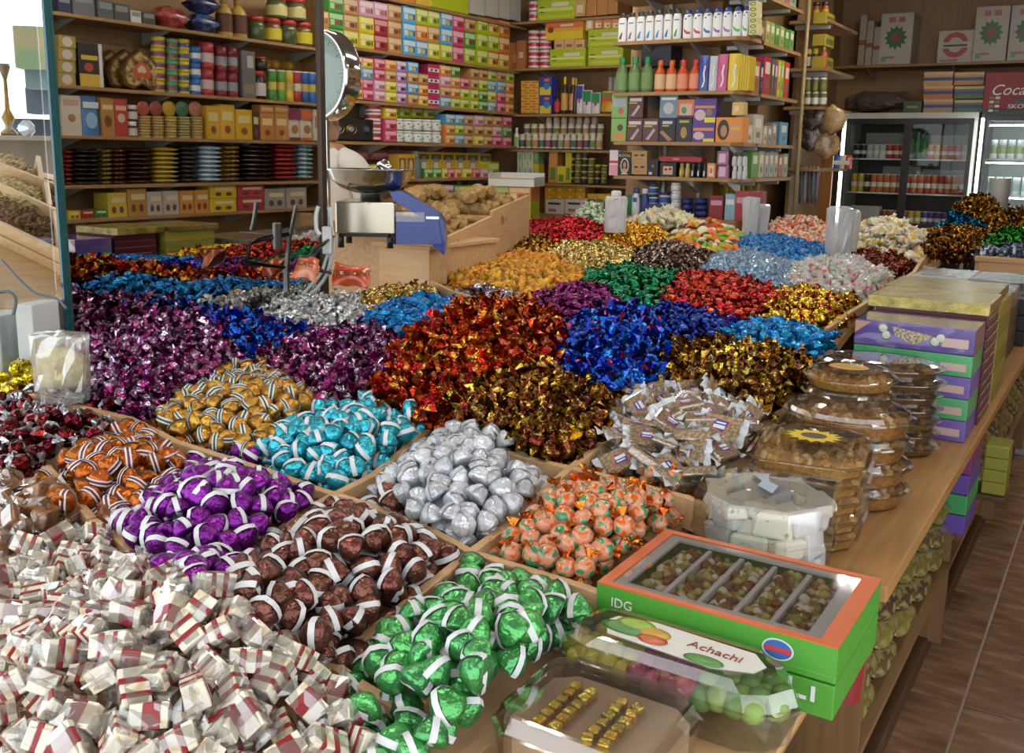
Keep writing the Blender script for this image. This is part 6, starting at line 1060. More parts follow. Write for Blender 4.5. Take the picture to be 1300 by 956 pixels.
# ------------------------------------------------------------------ man behind the scale
def person(loc, rz, lean):
    root = tag(empty('person', loc, rz), 'person in white shirt leaning behind the weighing scale and mirror', 'person')
    me = bpy.data.meshes.new('body'); J = {'pel': (0, 0, .95), 'belly': (0, .02, 1.1), 'chest': (lean*.5, .02, 1.3), 'neck0': (lean, .03, 1.47), 'neck': (lean*1.25, .02, 1.54), 'head0': (lean*1.5, .0, 1.62), 'head1': (lean*1.65, 0, 1.73),
      'sl': (lean*.8-.19, .03, 1.42), 'el': (lean*.6-.24, .0, 1.14), 'wl': (lean*.6-.2, -.2, 1.02), 'hl': (lean*.6-.19, -.28, 1.0), 'sr': (lean*.8+.19, .03, 1.42), 'er': (lean*.6+.25, .02, 1.14), 'wr': (lean*.6+.22, -.16, 1.0), 'hr': (lean*.6+.21, -.24, .98),
      'hipl': (-.1, 0, .9), 'knl': (-.11, -.03, .5), 'anl': (-.11, .02, .09), 'tol': (-.12, -.16, .04), 'hipr': (.1, 0, .9), 'knr': (.11, -.02, .5), 'anr': (.11, .03, .09), 'tor': (.12, -.15, .04)}
    Rr = {'pel': .16, 'belly': .165, 'chest': .185, 'neck0': .085, 'neck': .058, 'head0': .078, 'head1': .09, 'sl': .085, 'el': .055, 'wl': .035, 'hl': .035, 'sr': .085, 'er': .055, 'wr': .035, 'hr': .035, 'hipl': .1, 'knl': .065, 'anl': .045, 'tol': .035, 'hipr': .1, 'knr': .065, 'anr': .045, 'tor': .035}
    E_ = ['pel belly', 'belly chest', 'chest neck0', 'neck0 neck', 'neck head0', 'head0 head1', 'neck0 sl', 'sl el', 'el wl', 'wl hl', 'neck0 sr', 'sr er', 'er wr', 'wr hr', 'pel hipl', 'hipl knl', 'knl anl', 'anl tol', 'pel hipr', 'hipr knr', 'knr anr', 'anr tor']
    ks = list(J); me.from_pydata([J[k_] for k_ in ks], [tuple(ks.index(q) for q in e.split()) for e in E_], []); o = bpy.data.objects.new('body', me); COL.objects.link(o)
    sk = o.modifiers.new('skin', 'SKIN'); 
    for i, k_ in enumerate(ks): me.skin_vertices[0].data[i].radius = (Rr[k_], Rr[k_]*(.72 if k_ in ('pel', 'belly', 'chest') else 1)); me.skin_vertices[0].data[i].use_root = k_ == 'pel'
    o.modifiers.new('sub', 'SUBSURF').levels = 2; m2 = bpy.data.meshes.new_from_object(o.evaluated_get(bpy.context.evaluated_depsgraph_get())); bpy.data.objects.remove(o)
    for mt in (C('#cfcac0', .8), C('#8a5f45', .5), C('#33343a', .8), C('#1c1a18', .6)): m2.materials.append(mt)
    for p in m2.polygons:
        c = p.center; p.use_smooth = True; p.material_index = 1 if (c.z > 1.5 and abs(c.x-lean*1.4) < .14) or (c.y < -.15 and .9 < c.z < 1.12) else 2 if c.z < .93 else 0
        if c.z < .1: p.material_index = 3
    b = inst('body', m2, root); hx = lean*1.6
    MB().lathe([(.1, 0), (.104, .04), (.09, .09), (.05, .125), (.01, .135)], C('#1d1815', .7), 16, (hx, .02, 1.68), 1, 1.05).build('hair', root)
    MB().lathe([(.008, -.02), (.016, -.012), (.012, .01), (.004, .03)], C('#8a5f45', .5), 8, (hx, -.095, 1.66)).build('nose', root)
    for s in (-1, 1): MB().lathe([(.004, -.025), (.016, -.01), (.016, .015), (.006, .028)], C('#8a5f45', .5), 8, (hx+s*.092, .01, 1.66), .5, 1).build('ear', root); MB().lathe([(.002, -.008), (.011, 0), (.002, .008)], C('#221a16', .2), 8, (hx+s*.035, -.082, 1.69)).build('eye', root)
    MB().lathe([(.06, 0), (.072, .03), (.066, .04)], C('#d6d2c8', .8), 16, (lean*1.15, .025, 1.49)).build('collar', root)
    for sx, hk in ((-1, 'hl'), (1, 'hr')):
        h0 = Vector(J[hk])
        for f_ in range(5):
            dx = (-.03+.015*f_) if f_ < 4 else -sx*.04; ln = (.06, .07, .066, .052, .045)[f_]; MB().tube([h0+Vector((dx*.7, -.01, 0)), h0+Vector((dx, -.01-ln*.55, -.006)), h0+Vector((dx, -.012-ln, -.03))], [.0095, .009, .007], C('#8a5f45', .5), 8).build('finger', b)
    return root
pm_ = atd(424, 190, 5.35); person((pm_.x, pm_.y, 0), YA+math.radians(160), .04)
# ------------------------------------------------------------------ cords, plug, bags, jugs
def cord(name, pts, r, mt, label):
    P_ = [Vector(p) for p in pts]; out = []
    for i in range(len(P_)-1):
        p0, p1, p2, p3 = P_[max(i-1, 0)], P_[i], P_[i+1], P_[min(i+2, len(P_)-1)]
        for k in range(6): t = k/6; out.append(.5*((2*p1)+(p2-p0)*t+(2*p0-5*p1+4*p2-p3)*t*t+(3*p1-p0-3*p2+p3)*t**3))
    out.append(P_[-1]); return tag(MB().tube(out, r, mt, 7).build(name), label, 'cord')
dq = 3.6; Q = lambda x, y, d=dq: atd(x, y, d)
WC = C('#c4ccce', .4); BC = C('#1a1a1c', .4)
cord('power_cord', [Q(419, 263), Q(421, 290), Q(424, 310), Q(420, 330), Q(413, 352), Q(396, 372), Q(375, 382), Q(362, 392, 3.4)], .0075, WC, 'thick white power cord looping down to the sweets')
cord('power_cord', [Q(417, 263), Q(420, 280), Q(421, 305), Q(415, 325), Q(407, 348), Q(392, 365), Q(384, 374)], .0065, WC, 'second white power cord hanging beside the post')
cord('power_cord', [Q(404, 262, 3.45), Q(401, 275, 3.45), Q(402, 292, 3.45), Q(407, 298, 3.45)], .008, WC, 'short white cord loop against the mirror')
cord('black_cable', [Q(424, 300), Q(412, 308, 3.5), Q(397, 318, 3.45), Q(394, 332, 3.45), Q(402, 343, 3.45), Q(420, 346)], .005, BC, 'thin black cable looped around the post'); cord('black_cable', [Q(421, 302), Q(404, 318, 3.45), Q(400, 330, 3.45), Q(405, 340, 3.45), Q(414, 345)], .004, BC, 'inner black cable loop by the post')
tag(MB().box((-.018, -.015, -.05), (.018, .015, .05), C('#d4d6d4', .4), .006).build('power_plug', None, Q(415.5, 305, 3.55), YA), 'white plug block hanging on the post', 'plug')
def flatbag(name, quad, label, words, d0):
    pts = [atd(x, y, d_) for x, y, d_ in quad]; n = 9; mb = MB(); nrm = (pts[1]-pts[0]).cross(pts[3]-pts[0]).normalized(); g = []
    if nrm.y > 0: nrm = -nrm
    for s in (1, -1):
        base = len(g)
        for j in range(n):
            for i in range(n):
                a, b = i/(n-1), j/(n-1); p = (pts[0]*(1-a)+pts[1]*a)*(1-b)+(pts[3]*(1-a)+pts[2]*a)*b; t = (math.sin(math.pi*a)*math.sin(math.pi*b))**.6; g.append(rnoise(p+nrm*s*.028*t, 25, .012, 5))
    fs = []
    for base in (0, n*n): fs += [(base+j*n+i, base+j*n+i+1, base+(j+1)*n+i+1, base+(j+1)*n+i) for j in range(n-1) for i in range(n-1)]
    root = MB().add(g, fs, mottled('#cf5222', '#d8906a', 9, .2, .5, .68, .1, spec=.8), True).build(name); tag(root, label, 'bag')
    cen = (pts[0]+pts[1]+pts[2]+pts[3])/4; ex = (pts[1]-pts[0]).normalized(); ez = ex.cross(-nrm).normalized() if False else None
    ey = nrm.cross(ex).normalized(); Mt = Matrix((ex, ey, nrm)).transposed().to_4x4()
    if ey.z < 0: Mt = Matrix((-ex, -ey, nrm)).transposed().to_4x4()
    t = text('printed_word', words, .03, C('#3a2f2a'), root, (0, 0, 0), (0, 0, 0), .0005); t.matrix_local = Matrix.Translation(cen+nrm*.034-(ey if ey.z > 0 else -ey)*.012) @ Mt; return root
flatbag('orange_bag', [(368, 350, 3.3), (404, 357, 3.3), (405, 330, 3.36), (382, 324, 3.36)], 'orange printed plastic bag left of the post', 'EXC', 3.3)
flatbag('orange_bag', [(421, 363, 3.55), (466, 364, 3.55), (474, 338, 3.6), (424, 333, 3.6)], 'orange printed plastic bag right of the post', 'EXCELLENT', 3.55)
def crumple_bag(name, px, py, d_, w_, h_, mt, label, seed=1, cat='bag', top=.8, dpt=.6):
    mb = MB(); sq = lambda a: (abs(math.cos(a))**4+abs(math.sin(a))**4)**-.25
    mb.lathe([(w_*.40, -.03), (w_*.42, .0), (w_*.43, h_*.3), (w_*.44*(1+top)/2, h_*.6), (w_*.44*top, h_*.88), (w_*.43*top, h_*.95), (w_*.36*top, h_*.985), (w_*.12, h_)], mt, 24, (0, 0, 0), 1, dpt, shape=sq); mb.v = [tuple(rnoise(v, 45, w_*.06, seed)) for v in mb.v]; mb.sm = [False]*len(mb.sm); p = atd(px, py, d_); return tag(mb.build(name, None, p, YA), label, cat)
jug = crumple_bag('white_jug', 781, 288, 5.75, .15, .18, clear((.90, .87, .88), .15, .3, .8), 'milky white plastic jug among the back sweets', 3, 'jug', .95, .8); MB().lathe([(.03, 0), (.03, .03), (.022, .036)], C('#e0dcda', .4), 12, (0, 0, .175)).build('screw_cap', jug)
for i, (x, y, d_, w_, h_) in enumerate(((951, 300, 6.0, .10, .24), (966, 298, 6.1, .09, .19))): crumple_bag('white_cup_stack', x, y, d_, w_, h_, clear((.9, .92, .94), .25, .12, .5), 'tall stack of white plastic cups, %s one' % ('taller', 'shorter crumpled')[i], 4+i, 'cups', 1.15, 1)
crumple_bag('clear_bag_roll', 1063, 322, 5.2, .14, .25, clear((.9, .93, .97), .3, .1, .4), 'upright roll of clear white plastic bags', 8, 'bag', 1.1, .9); crumple_bag('clear_bag_roll', 1077, 318, 5.35, .1, .22, clear((.96, .97, .98), .2, .15, .6), 'crumpled white plastic bag behind the roll', 9, 'bag', 1.1, .9)
o = crumple_bag('clear_snack_bag', 80, 494, 2.42, .15, .145, clear((.97, .97, .93), .35, .1, .12), 'clear bag of pale yellow snacks on the sweets', 6, 'bag', 1.05, .5); mb = MB(); mb.lathe([(.045, .005), (.062, .03), (.06, .08), (.03, .1)], mottled('#cfc08a', '#e0d8ae', 60, .6), 14, (0, 0, 0), 1, .5); mb.v = [tuple(rnoise(v, 40, .012, 3)) for v in mb.v]; mb.build('snack_filling', o)
# ------------------------------------------------------------------ left: cartons, spice bins and street behind the glass
for i, (a, b, t, bo, d_) in enumerate(((-30, 6, 400, 448, 2.75), (7, 22, 402, 440, 2.8), (22, 47, 386, 446, 2.72), (43, 60, 384, 432, 2.86), (58, 84, 387, 434, 2.95))):
    p = atd((a+b)/2, bo+14, d_); k_ = d_/F; o = MB().box((-(b-a)/2*k_, 0, -.05), ((b-a)/2*k_, .11, (bo-t+14)*k_), C('#c9cac8', .5), .004).build('white_carton', None, p, YA-.25); tag(o, 'small white carton at the foot of the glass door, %s from left' % ordn(i), 'carton', 'white cartons by the glass door')
cord('grey_cable', [atd(2, 330, 2.9), atd(25, 355, 2.85), atd(45, 372, 2.82), atd(70, 378, 2.8), atd(84, 392, 2.8)], .004, C('#6f7478'), 'grey cable hanging inside the glass door'); cord('grey_cable', [atd(-5, 372, 2.7), atd(10, 370, 2.68), atd(20, 380, 2.66), atd(17, 400, 2.65)], .005, C('#55585a'), 'thick grey cable end with plug by the cartons')
A_, B_, D_ = atd(-6, 205, 5.4), atd(100, 228, 5.6), atd(-8, 318, 4.1); eu = B_-A_; ev = D_-A_
spb = tag(empty('spice_rack', (0, 0, 0)), 'slanted wooden spice rack with open bins behind the glass door', 'rack'); nn = eu.cross(ev).normalized(); nn = nn if nn.z > 0 else -nn
def sp_pt(a, b, h=0): return A_+eu*a+ev*b+nn*h
mb = MB(); mb.add([sp_pt(-.1, -.1, -.04), sp_pt(1.2, -.1, -.04), sp_pt(1.2, 1.35, -.04), sp_pt(-.1, 1.35, -.04), sp_pt(-.1, -.1, -.06), sp_pt(1.2, -.1, -.06), sp_pt(1.2, 1.35, -.06), sp_pt(-.1, 1.35, -.06)], [(0, 1, 2, 3), (7, 6, 5, 4), (0, 4, 5, 1), (1, 5, 6, 2), (2, 6, 7, 3), (3, 7, 4, 0)], W_PALE); mb.build('rack_board', spb)
def spslat(a0, b0, a1, b1, nm='rack_slat', h=.05):
    p, q = sp_pt(a0, b0), sp_pt(a1, b1); t = (q-p).normalized().cross(nn)*.012; MB().add([p-t-nn*.04, p+t-nn*.04, q+t-nn*.04, q-t-nn*.04, p-t+nn*h, p+t+nn*h, q+t+nn*h, q-t+nn*h], [(0, 3, 2, 1), (4, 5, 6, 7), (0, 1, 5, 4), (1, 2, 6, 5), (2, 3, 7, 6), (3, 0, 4, 7)], W_PALEX).build(nm, spb)
for b0_, b1_ in ((.12, .36), (.38, .74), (.80, 1.16)): spslat(-.05, b0_, 1.15, b1_)
for a_0, b_0, b_1 in ((.5, -.1, .22), (.55, .26, .54), (.6, .6, .97)): spslat(a_0, b_0, a_0, b_1)
mb = MB(); q = [sp_pt(-.1, .81), sp_pt(1.2, 1.2), sp_pt(1.2, 1.2)+Vector((0, 0, -.8)), sp_pt(-.1, .81)+Vector((0, 0, -.8))]; mb.add(q+[v+Vector((-.03, .02, 0)) for v in q], [(0, 1, 2, 3), (7, 6, 5, 4), (0, 4, 5, 1), (1, 5, 6, 2), (2, 6, 7, 3), (3, 7, 4, 0)], W_PALE); mb.build('rack_front', spb)
SPC = [(0, .5, -.16, '#c0a884', '#9a8058'), (.52, 1.1, -.1, '#8f7658', '#6a543c'), (0, .54, .16, '#cbb684', '#a8925c'), (.56, 1.1, .33, '#7f6c4c', '#5f4f34'), (0, .58, .44, '#7a5638', '#5c4028'), (.62, 1.1, .66, '#d0c294', '#b0a06c')]
rs = random.Random(8)
for i, (a0_, a1_, b_, c1, c2) in enumerate(SPC):
    m1, m2 = C(c1, .8), C(c2, .8); mb = MB()
    for k_ in range(420):
        x, y = rs.random(), rs.random(); hgt = .055*math.sin(math.pi*x)**.7*math.sin(math.pi*y)**.7-.02; aa = a0_+(a1_-a0_)*x; c_ = sp_pt(aa, b_+.32*aa+.28*y, hgt+rs.uniform(-.01, .012)); d3 = Vector((rs.uniform(-1, 1), rs.uniform(-1, 1), rs.uniform(-.5, .5))).normalized()*rs.uniform(.02, .036); w3 = d3.orthogonal().normalized()*.013; u3 = d3.normalized().cross(w3)
        mb.add([c_-d3, c_+w3, c_+u3, c_-w3, c_-u3, c_+d3], [(0, 2, 1), (0, 3, 2), (0, 4, 3), (0, 1, 4), (5, 1, 2), (5, 2, 3), (5, 3, 4), (5, 4, 1)], m1 if k_ % 3 else m2)
    tag(mb.build('dried_spice'), 'loose dried spice heaped in the slanted rack, bin %s' % ordn(i), None, None, 'stuff')
for i, (x, y, w_, h_, c, lab) in enumerate(((42, 60, 46, 52, '#8a7a58', 'tan and green awning end across the street'), (52, 95, 40, 36, '#5f6f72', 'grey shop sign across the street'), (55, 128, 44, 34, '#4a4f58', 'dark shop front panel across the street'), (40, 170, 66, 40, '#2f343c', 'dark stacked goods across the street'))):
    p = atd(x, y, 8.5+.2*i); k_ = p and 8.5/F; tag(MB().box((-w_/2*k_, 0, -h_/2*k_), (w_/2*k_, .3, h_/2*k_), mottled(c, '#6a7a5a' if i == 0 else c, 3, .7, bump=0), .01).build('street_panel', None, p, YA+.2), lab, 'panel')
p = atd(12, 172, 6.4); k_ = 6.4/F; hk = tag(empty('water_pipe', p), 'brass water pipe standing in the bright street', 'water pipe'); MB().lathe([(10*k_, 0), (10*k_, 4*k_), (3*k_, 10*k_), (8*k_, 22*k_), (3*k_, 32*k_), (2.4*k_, 48*k_), (2.2*k_, 70*k_)], C('#8a6a34', .3, .7), 14).build('stem', hk); MB().lathe([(2.4*k_, 70*k_), (7*k_, 84*k_), (6*k_, 88*k_)], C('#6a5a44', .5), 14).build('bowl', hk)
tag(MB().box((-1.2, -.12, -.03), (.35, .12, 0), C('#8a7f70', .6), .004).build('street_counter', None, atd(40, 172.5, 6.4), YA), 'narrow counter board under the water pipe', 'counter')
tag(MB().box((-1.2, 0, -.75), (.35, .03, 0), C('#75695a', .7), .004).build('street_counter_front', None, atd(40, 175, 6.5), YA), 'brown panel below the street counter board', 'panel')
# ------------------------------------------------------------------ boxes and tubs along the right of the table
TUB = clear((.985, .985, .975), .16, .06); TUBL = clear((.99, .99, .985), .22, .05)
def outline(kind, a, b, n=28):
    if kind == 'rect': k = .28; q = [(a, -b*(1-k)), (a, b*(1-k)), (a*(1-k), b), (-a*(1-k), b), (-a, b*(1-k)), (-a, -b*(1-k)), (-a*(1-k), -b), (a*(1-k), -b)]; return q
    if kind == 'oct': return [(a*math.cos(math.pi/8+i*math.pi/4)*1.06, b*math.sin(math.pi/8+i*math.pi/4)*1.06) for i in range(8)]
    return [(a*math.cos(2*math.pi*i/n), b*math.sin(2*math.pi*i/n)) for i in range(n)]
def loft(mb, rings, mt, smooth=False, caps=(True, True)):
    n = len(rings[0][0]); vv = []; ff = []
    for poly, z in rings: vv += [(x, y, z) for x, y in poly]
    for j in range(len(rings)-1): ff += [(j*n+i, j*n+(i+1) % n, (j+1)*n+(i+1) % n, (j+1)*n+i) for i in range(n)]
    if caps[0]: ff.append(tuple(reversed(range(n))))
    if caps[1]: ff.append(tuple((len(rings)-1)*n+i for i in range(n)))
    return mb.add(vv, ff, mt, smooth)
def sc_(poly, k): return [(x*k, y*k) for x, y in poly]
def filling(kind, a, b, h, m1, m2, n, size, seed, lump=.5):
    mb = MB(); r = random.Random(seed); poly = outline(kind, a*.9, b*.9); loft(mb, [(sc_(poly, .95), .004), (poly, h*.7)], m1)
    k = 0
    while k < n:
        x, y = r.uniform(-a, a), r.uniform(-b, b)
        if not inpoly(sc_(poly, .93), np.array([x]), np.array([y]))[0]: continue
        bm = bmesh.new(); bmesh.ops.create_icosphere(bm, subdivisions=1, radius=1); R_ = Euler((r.uniform(0, 6), r.uniform(0, 6), r.uniform(0, 6))).to_matrix(); sx, sy, sz = size*r.uniform(.8, 1.3), size*r.uniform(.5, .9), size*r.uniform(.4, .7); bm.verts.index_update()
        mb.add([Vector((x, y, h*.7)) + R_ @ Vector((v.co.x*sx, v.co.y*sy, v.co.z*sz)) for v in bm.verts], [[v.index for v in f_.verts] for f_ in bm.faces], m2 if r.random() < lump else m1); bm.free(); k += 1
    return mb
BK1 = mottled('#a8763a', '#7a4c1e', 90, .35, .35, .65, .3); BK2 = mottled('#c99a52', '#9a6a2c', 120, .35, .35, .65, .3); DK1 = mottled('#6a4a28', '#4a3018', 80, .35, .35, .65, .3); PALE = mottled('#d0b584', '#b8925a', 70, .4)
def tub_set(kind, a, b, h, m1, m2, nfill, size, dome_, seed):
    """tray + filling + lid meshes of one clear tub"""
    o1 = outline(kind, a, b); tr = MB(); loft(tr, [(sc_(o1, .86), 0), (sc_(o1, .93), h*.5), (sc_(o1, 1.0), h*.52), (sc_(o1, 1.0), h*.56)], TUB, caps=(True, False))
    ld = MB(); rings = [(sc_(o1, 1.01), h*.56), (sc_(o1, 1.01), h*.60), (sc_(o1, .95), h*.62), (sc_(o1, .90), h*.80), (sc_(o1, .80), h*.95), (sc_(o1, .70), h*.99), (sc_(o1, .66), h*.96)]
    if dome_: rings = [(sc_(o1, 1.01), h*.56), (sc_(o1, 1.01), h*.60), (sc_(o1, .95), h*.63), (sc_(o1, .92), h*.78), (sc_(o1, .80), h*.93), (sc_(o1, .66), h*1.0), (sc_(o1, .6), h*.97)]
    loft(ld, rings, TUBL, caps=(False, True)); fl = filling(kind, a, b, h*.62, m1, m2, nfill, size, seed)
    return tr.mesh('tray'), fl.mesh('filling'), ld.mesh('lid')
def stack(name, meshes, x, y, z0, h, n, rz, label, cat, group, top=None, jig=.004, step=None):
    r = random.Random(hash(name) % 999 if False else len(name)*7); roots = []
    for i in range(n):
        o = tag(empty(name, (x+r.uniform(-jig, jig), y+r.uniform(-jig, jig), z0+(step or h)*i), rz+r.uniform(-.04, .04)), '%s, %s from the bottom' % (label, ordn(i)) if i < n-1 else (top or label+', topmost'), cat, group)
        for nm, me in zip(('tray', 'filling', 'lid'), meshes): q = inst(nm, me, o); (tag(q, kind='stuff') if nm == 'filling' else None)
        roots.append(o)
    return roots
ZT = .7005
# tall stack of oval pastry tubs, two side by side
mA = tub_set('round', .17, .115, .042, DK1, BK1, 60, .016, False, 1)
stack('pastry_tub', mA, -.55, 2.82, ZT, .037, 7, .05, 'oval clear tub of brown pastries in the tall stack', 'tub', 'oval pastry tubs', 'oval clear pastry tub on top of the stack beside purple box', step=.036)
# round tubs with orange sticker
mB = tub_set('round', .118, .118, .05, BK2, BK1, 60, .016, False, 2)
rB = stack('shredded_pastry_tub', mB, -.575, 2.56, ZT, .05, 6, 0, 'round clear tub of shredded pastry', 'tub', 'round shredded pastry tubs', 'topmost round shredded pastry tub with oval orange sticker', step=.0445)
loft(MB(), [(outline('round', .045, .034), 0), (outline('round', .045, .034), .0012)], C('#c98f34', .4)); s_ = MB(); loft(s_, [(outline('round', .05, .038), .0495), (outline('round', .05, .038), .0503)], C('#c88d32', .4)); loft(s_, [(outline('round', .03, .02), .0504), (outline('round', .03, .02), .0508)], C('#a88f3a', .4)); s_.build('orange_sticker', rB[-1], (-.005, .0, 0))
# dome lidded tubs
mC = tub_set('round', .15, .125, .07, BK1, PALE, 40, .02, True, 3); stack('domed_pastry_tub', mC, -.52, 2.33, ZT, .062, 4, .1, 'oval domed clear tub of pastry', 'tub', 'domed pastry tubs', 'topmost domed clear tub with wide rim beside sunflower sticker', step=.056)
# rectangular tubs with the sunflower
mD = tub_set('rect', .122, .145, .05, BK2, PALE, 70, .018, False, 4); rD = stack('rectangular_pastry_tub', mD, -.535, 2.075, ZT, .045, 5, .12, 'rectangular clear tub of pale pastry', 'tub', 'rectangular pastry tubs', 'topmost rectangular pastry tub with yellow sunflower sticker', step=.039)
sf = MB(); sf.add([(x*.062, y*.052, .0505) for x, _, y in poly_o(0, 0, 1, 1, 0, 28, .72)], [tuple(range(27, -1, -1))], C('#d8c21c', .4)); sf.add([(x*.028, y*.022, .0512) for x, _, y in poly_o(0, 0, 1, 1, 0, 16)] if False else [(.028*math.cos(2*math.pi*i/16), .022*math.sin(2*math.pi*i/16), .0512) for i in range(16)], [tuple(range(16))], C('#3f2a14', .5)); sf.build('sunflower_sticker', rD[-1], (0, .015, 0))
# octagonal tub of white nougat
hE = tag(empty('nougat_tub', (-.545, 1.805, ZT), .2), 'octagonal clear tub packed with white pistachio nougat and paper fork tag', 'tub'); hE.scale = (1.12, 1.12, 1.12)
oc = outline('oct', .122, .122); eb = MB(); loft(eb, [(sc_(oc, .94), 0), (sc_(oc, .97), .07), (sc_(oc, 1.0), .072), (sc_(oc, 1.0), .078)], TUB, caps=(True, False)); eb.build('tray', hE); el = MB(); loft(el, [(sc_(oc, 1.01), .078), (sc_(oc, 1.01), .084), (sc_(oc, .985), .085), (sc_(oc, .97), .145), (sc_(oc, .93), .15)], TUBL, caps=(False, True)); el.build('lid', hE)
NG = mottled('#ebe6d8', '#9aa050', 60, .5, .62, .70, .1); NGW = C('#dfe3e6', .35)
r = random.Random(3)
for lay in range(3):
    for i in range(9):
        a = 2*math.pi*i/9+lay*.35+r.uniform(-.08, .08); q = MB().box((-.03, -.016, 0), (.03, .016, .044), NG if r.random() < .5 else NGW, .006); q.v = [tuple(rnoise(v, 35, .008, i+lay*9)) for v in q.v]; o = q.build('nougat_piece', hE, (.087*math.cos(a), .087*math.sin(a), .006+.045*lay), a+math.pi/2+r.uniform(-.2, .2)); o.rotation_euler.x = r.uniform(-.12, .12)
MB().prism(sc_(oc, .70), .006, .118, NG).build('nougat_core', hE)
for i in range(34):
    a, d_ = r.uniform(0, 6.28), .098*math.sqrt(r.random()); q = MB().box((-.022, -.017, -.012), (.022, .017, .012), NG if i % 3 else NGW, .005); q.v = [tuple(rnoise(v, 40, .009, i)) for v in q.v]; o = q.build('nougat_piece', hE, (d_*math.cos(a), d_*math.sin(a), .130), a); o.rotation_euler = (r.uniform(-.25, .25), r.uniform(-.25, .25), r.uniform(0, 6))
fk = MB(); fk.add([(-.012, .05, .152), (-.006, .02, .152), (.006, .02, .152), (.012, .05, .152), (-.018, -.005, .152), (.0, -.045, .152), (.018, -.005, .152)], [(0, 1, 2, 3), (1, 4, 5, 6, 2)], C('#a9b6cc', .4)); fk.add([(-.018, .062, .1522), (.018, .062, .1522), (.012, .05, .1522), (-.012, .05, .1522)], [(0, 3, 2, 1)], C('#b8a4b4', .4)); fk.build('paper_fork', hE, (0, .01, 0), .3)
# green window box of nut nougat
zF = .765; fx0, fx1, fy0, fy1 = -.665, -.282, 1.325, 1.60; hF = .055; GR = C('#4f9a36', .4); ORG = C('#c8612f', .4)
def gift(zb_, label, window):
    g = tag(empty('nougat_box', ((fx0+fx1)/2, (fy0+fy1)/2, zb_)), label, 'box'); a, b = (fx1-fx0)/2, (fy1-fy0)/2
    MB().box((-a, -b, 0), (a, b, .012 if window else hF-.001), GR, .002).build('carton', g)
    if window:
        for n_, p, q in (('side_wall', (-a, -b, .012), (a, -b+.006, hF)), ('side_wall', (-a, b-.006, .012), (a, b, hF)), ('side_wall', (-a, -b+.006, .012), (-a+.006, b-.006, hF)), ('side_wall', (a-.006, -b+.006, .012), (a, b-.006, hF))): MB().box(p, q, GR).build(n_, g)
        t = hF; rim = ((-a, -b, a, -b+.014), (-a, b-.014, a, b), (-a, -b+.014, -a+.02, b-.014), (a-.028, -b+.014, a, b-.014))
        for x0, y0, x1, y1 in rim: MB().box((x0, y0, t), (x1, y1, t+.003), ORG).build('top_rim', g)
        ins = C('#d6d4d2', .35)
        for x0, y0, x1, y1 in ((-a+.02, -b+.014, a-.028, -b+.03), (-a+.02, b-.03, a-.028, b-.014), (-a+.02, -b+.03, -a+.04, b-.03), (a-.05, -b+.03, a-.028, b-.03)): MB().box((x0, y0, t-.004), (x1, y1, t+.0005), ins).build('white_insert', g)
        n_ = 5; w_ = (2*a-.09)/n_; NUT = mottled('#d9d2b8', '#8a5528', 55, .35, .42, .55, .3, c3='#a99a52')
        for i in range(n_):
            x0 = -a+.04+w_*i
            if i: MB().box((x0-.004, -b+.03, .012), (x0+.004, b-.03, t-.006), ins).build('divider', g)
            nb = MB(); rr_ = random.Random(i); nb.box((x0+.007, -b+.034, .012), (x0+w_-.007, b-.034, t-.014), NUT, .004)
            for k_ in range(46):
                bm = bmesh.new(); bmesh.ops.create_icosphere(bm, subdivisions=1, radius=rr_.uniform(.006, .011)); c_ = Vector((rr_.uniform(x0+.013, x0+w_-.013), rr_.uniform(-b+.04, b-.04), t-.012)); bm.verts.index_update(); nb.add([v.co*1+c_ for v in bm.verts], [[v.index for v in f_.verts] for f_ in bm.faces], C(('#8a4f24', '#75401c', '#b8a85a', '#d8d0b8', '#8f8a3c')[k_ % 5], .25), True); bm.free()
            nb.build('nougat_bar', g)
        MB().box((-a+.02, -b+.014, t+.001), (a-.028, b-.014, t+.0018), clear((1, 1, 1), .14, .05)).build('window_film', g)
        lg = MB(); lg.add([(.024*math.cos(2*math.pi*i/20), -b-.001, .017*math.sin(2*math.pi*i/20)) for i in range(20)], [tuple(range(20))], C('#d8d4d4')); lg.add([(.021*math.cos(2*math.pi*i/20), -b-.0015, .0145*math.sin(2*math.pi*i/20)) for i in range(20)], [tuple(range(20))], C('#3a6aae')); lg.add([(-.02, -b-.002, -.004), (.02, -b-.002, -.004), (.018, -b-.002, .004), (-.018, -b-.002, .004)], [(0, 1, 2, 3)], C('#c9404a')); lg.build('round_logo', g, (a-.085, 0, .03))
        text('printed_word', 'IDG', .022, C('#dfe6e0'), g, (-a+.045, -b-.001, .03), (math.pi/2, 0, 0))
    else:
        ar = MB()
        for x, w_, h_ in ((-.03, .022, .006), (-.004, .006, .03), (.012, .018, .006), (.03, .006, .024)): ar.box((x-w_/2, -b-.0015, .014), (x+w_/2, -b-.0005, .014+h_), C('#dfe4e6'))
        ar.build('printed_script', g, (a-.06, 0, .008))
    return g
gift(zF-hF-.002, 'closed green gift box under the nougat window box', False); gift(zF, 'green gift box with window showing five bars of nut nougat', True)
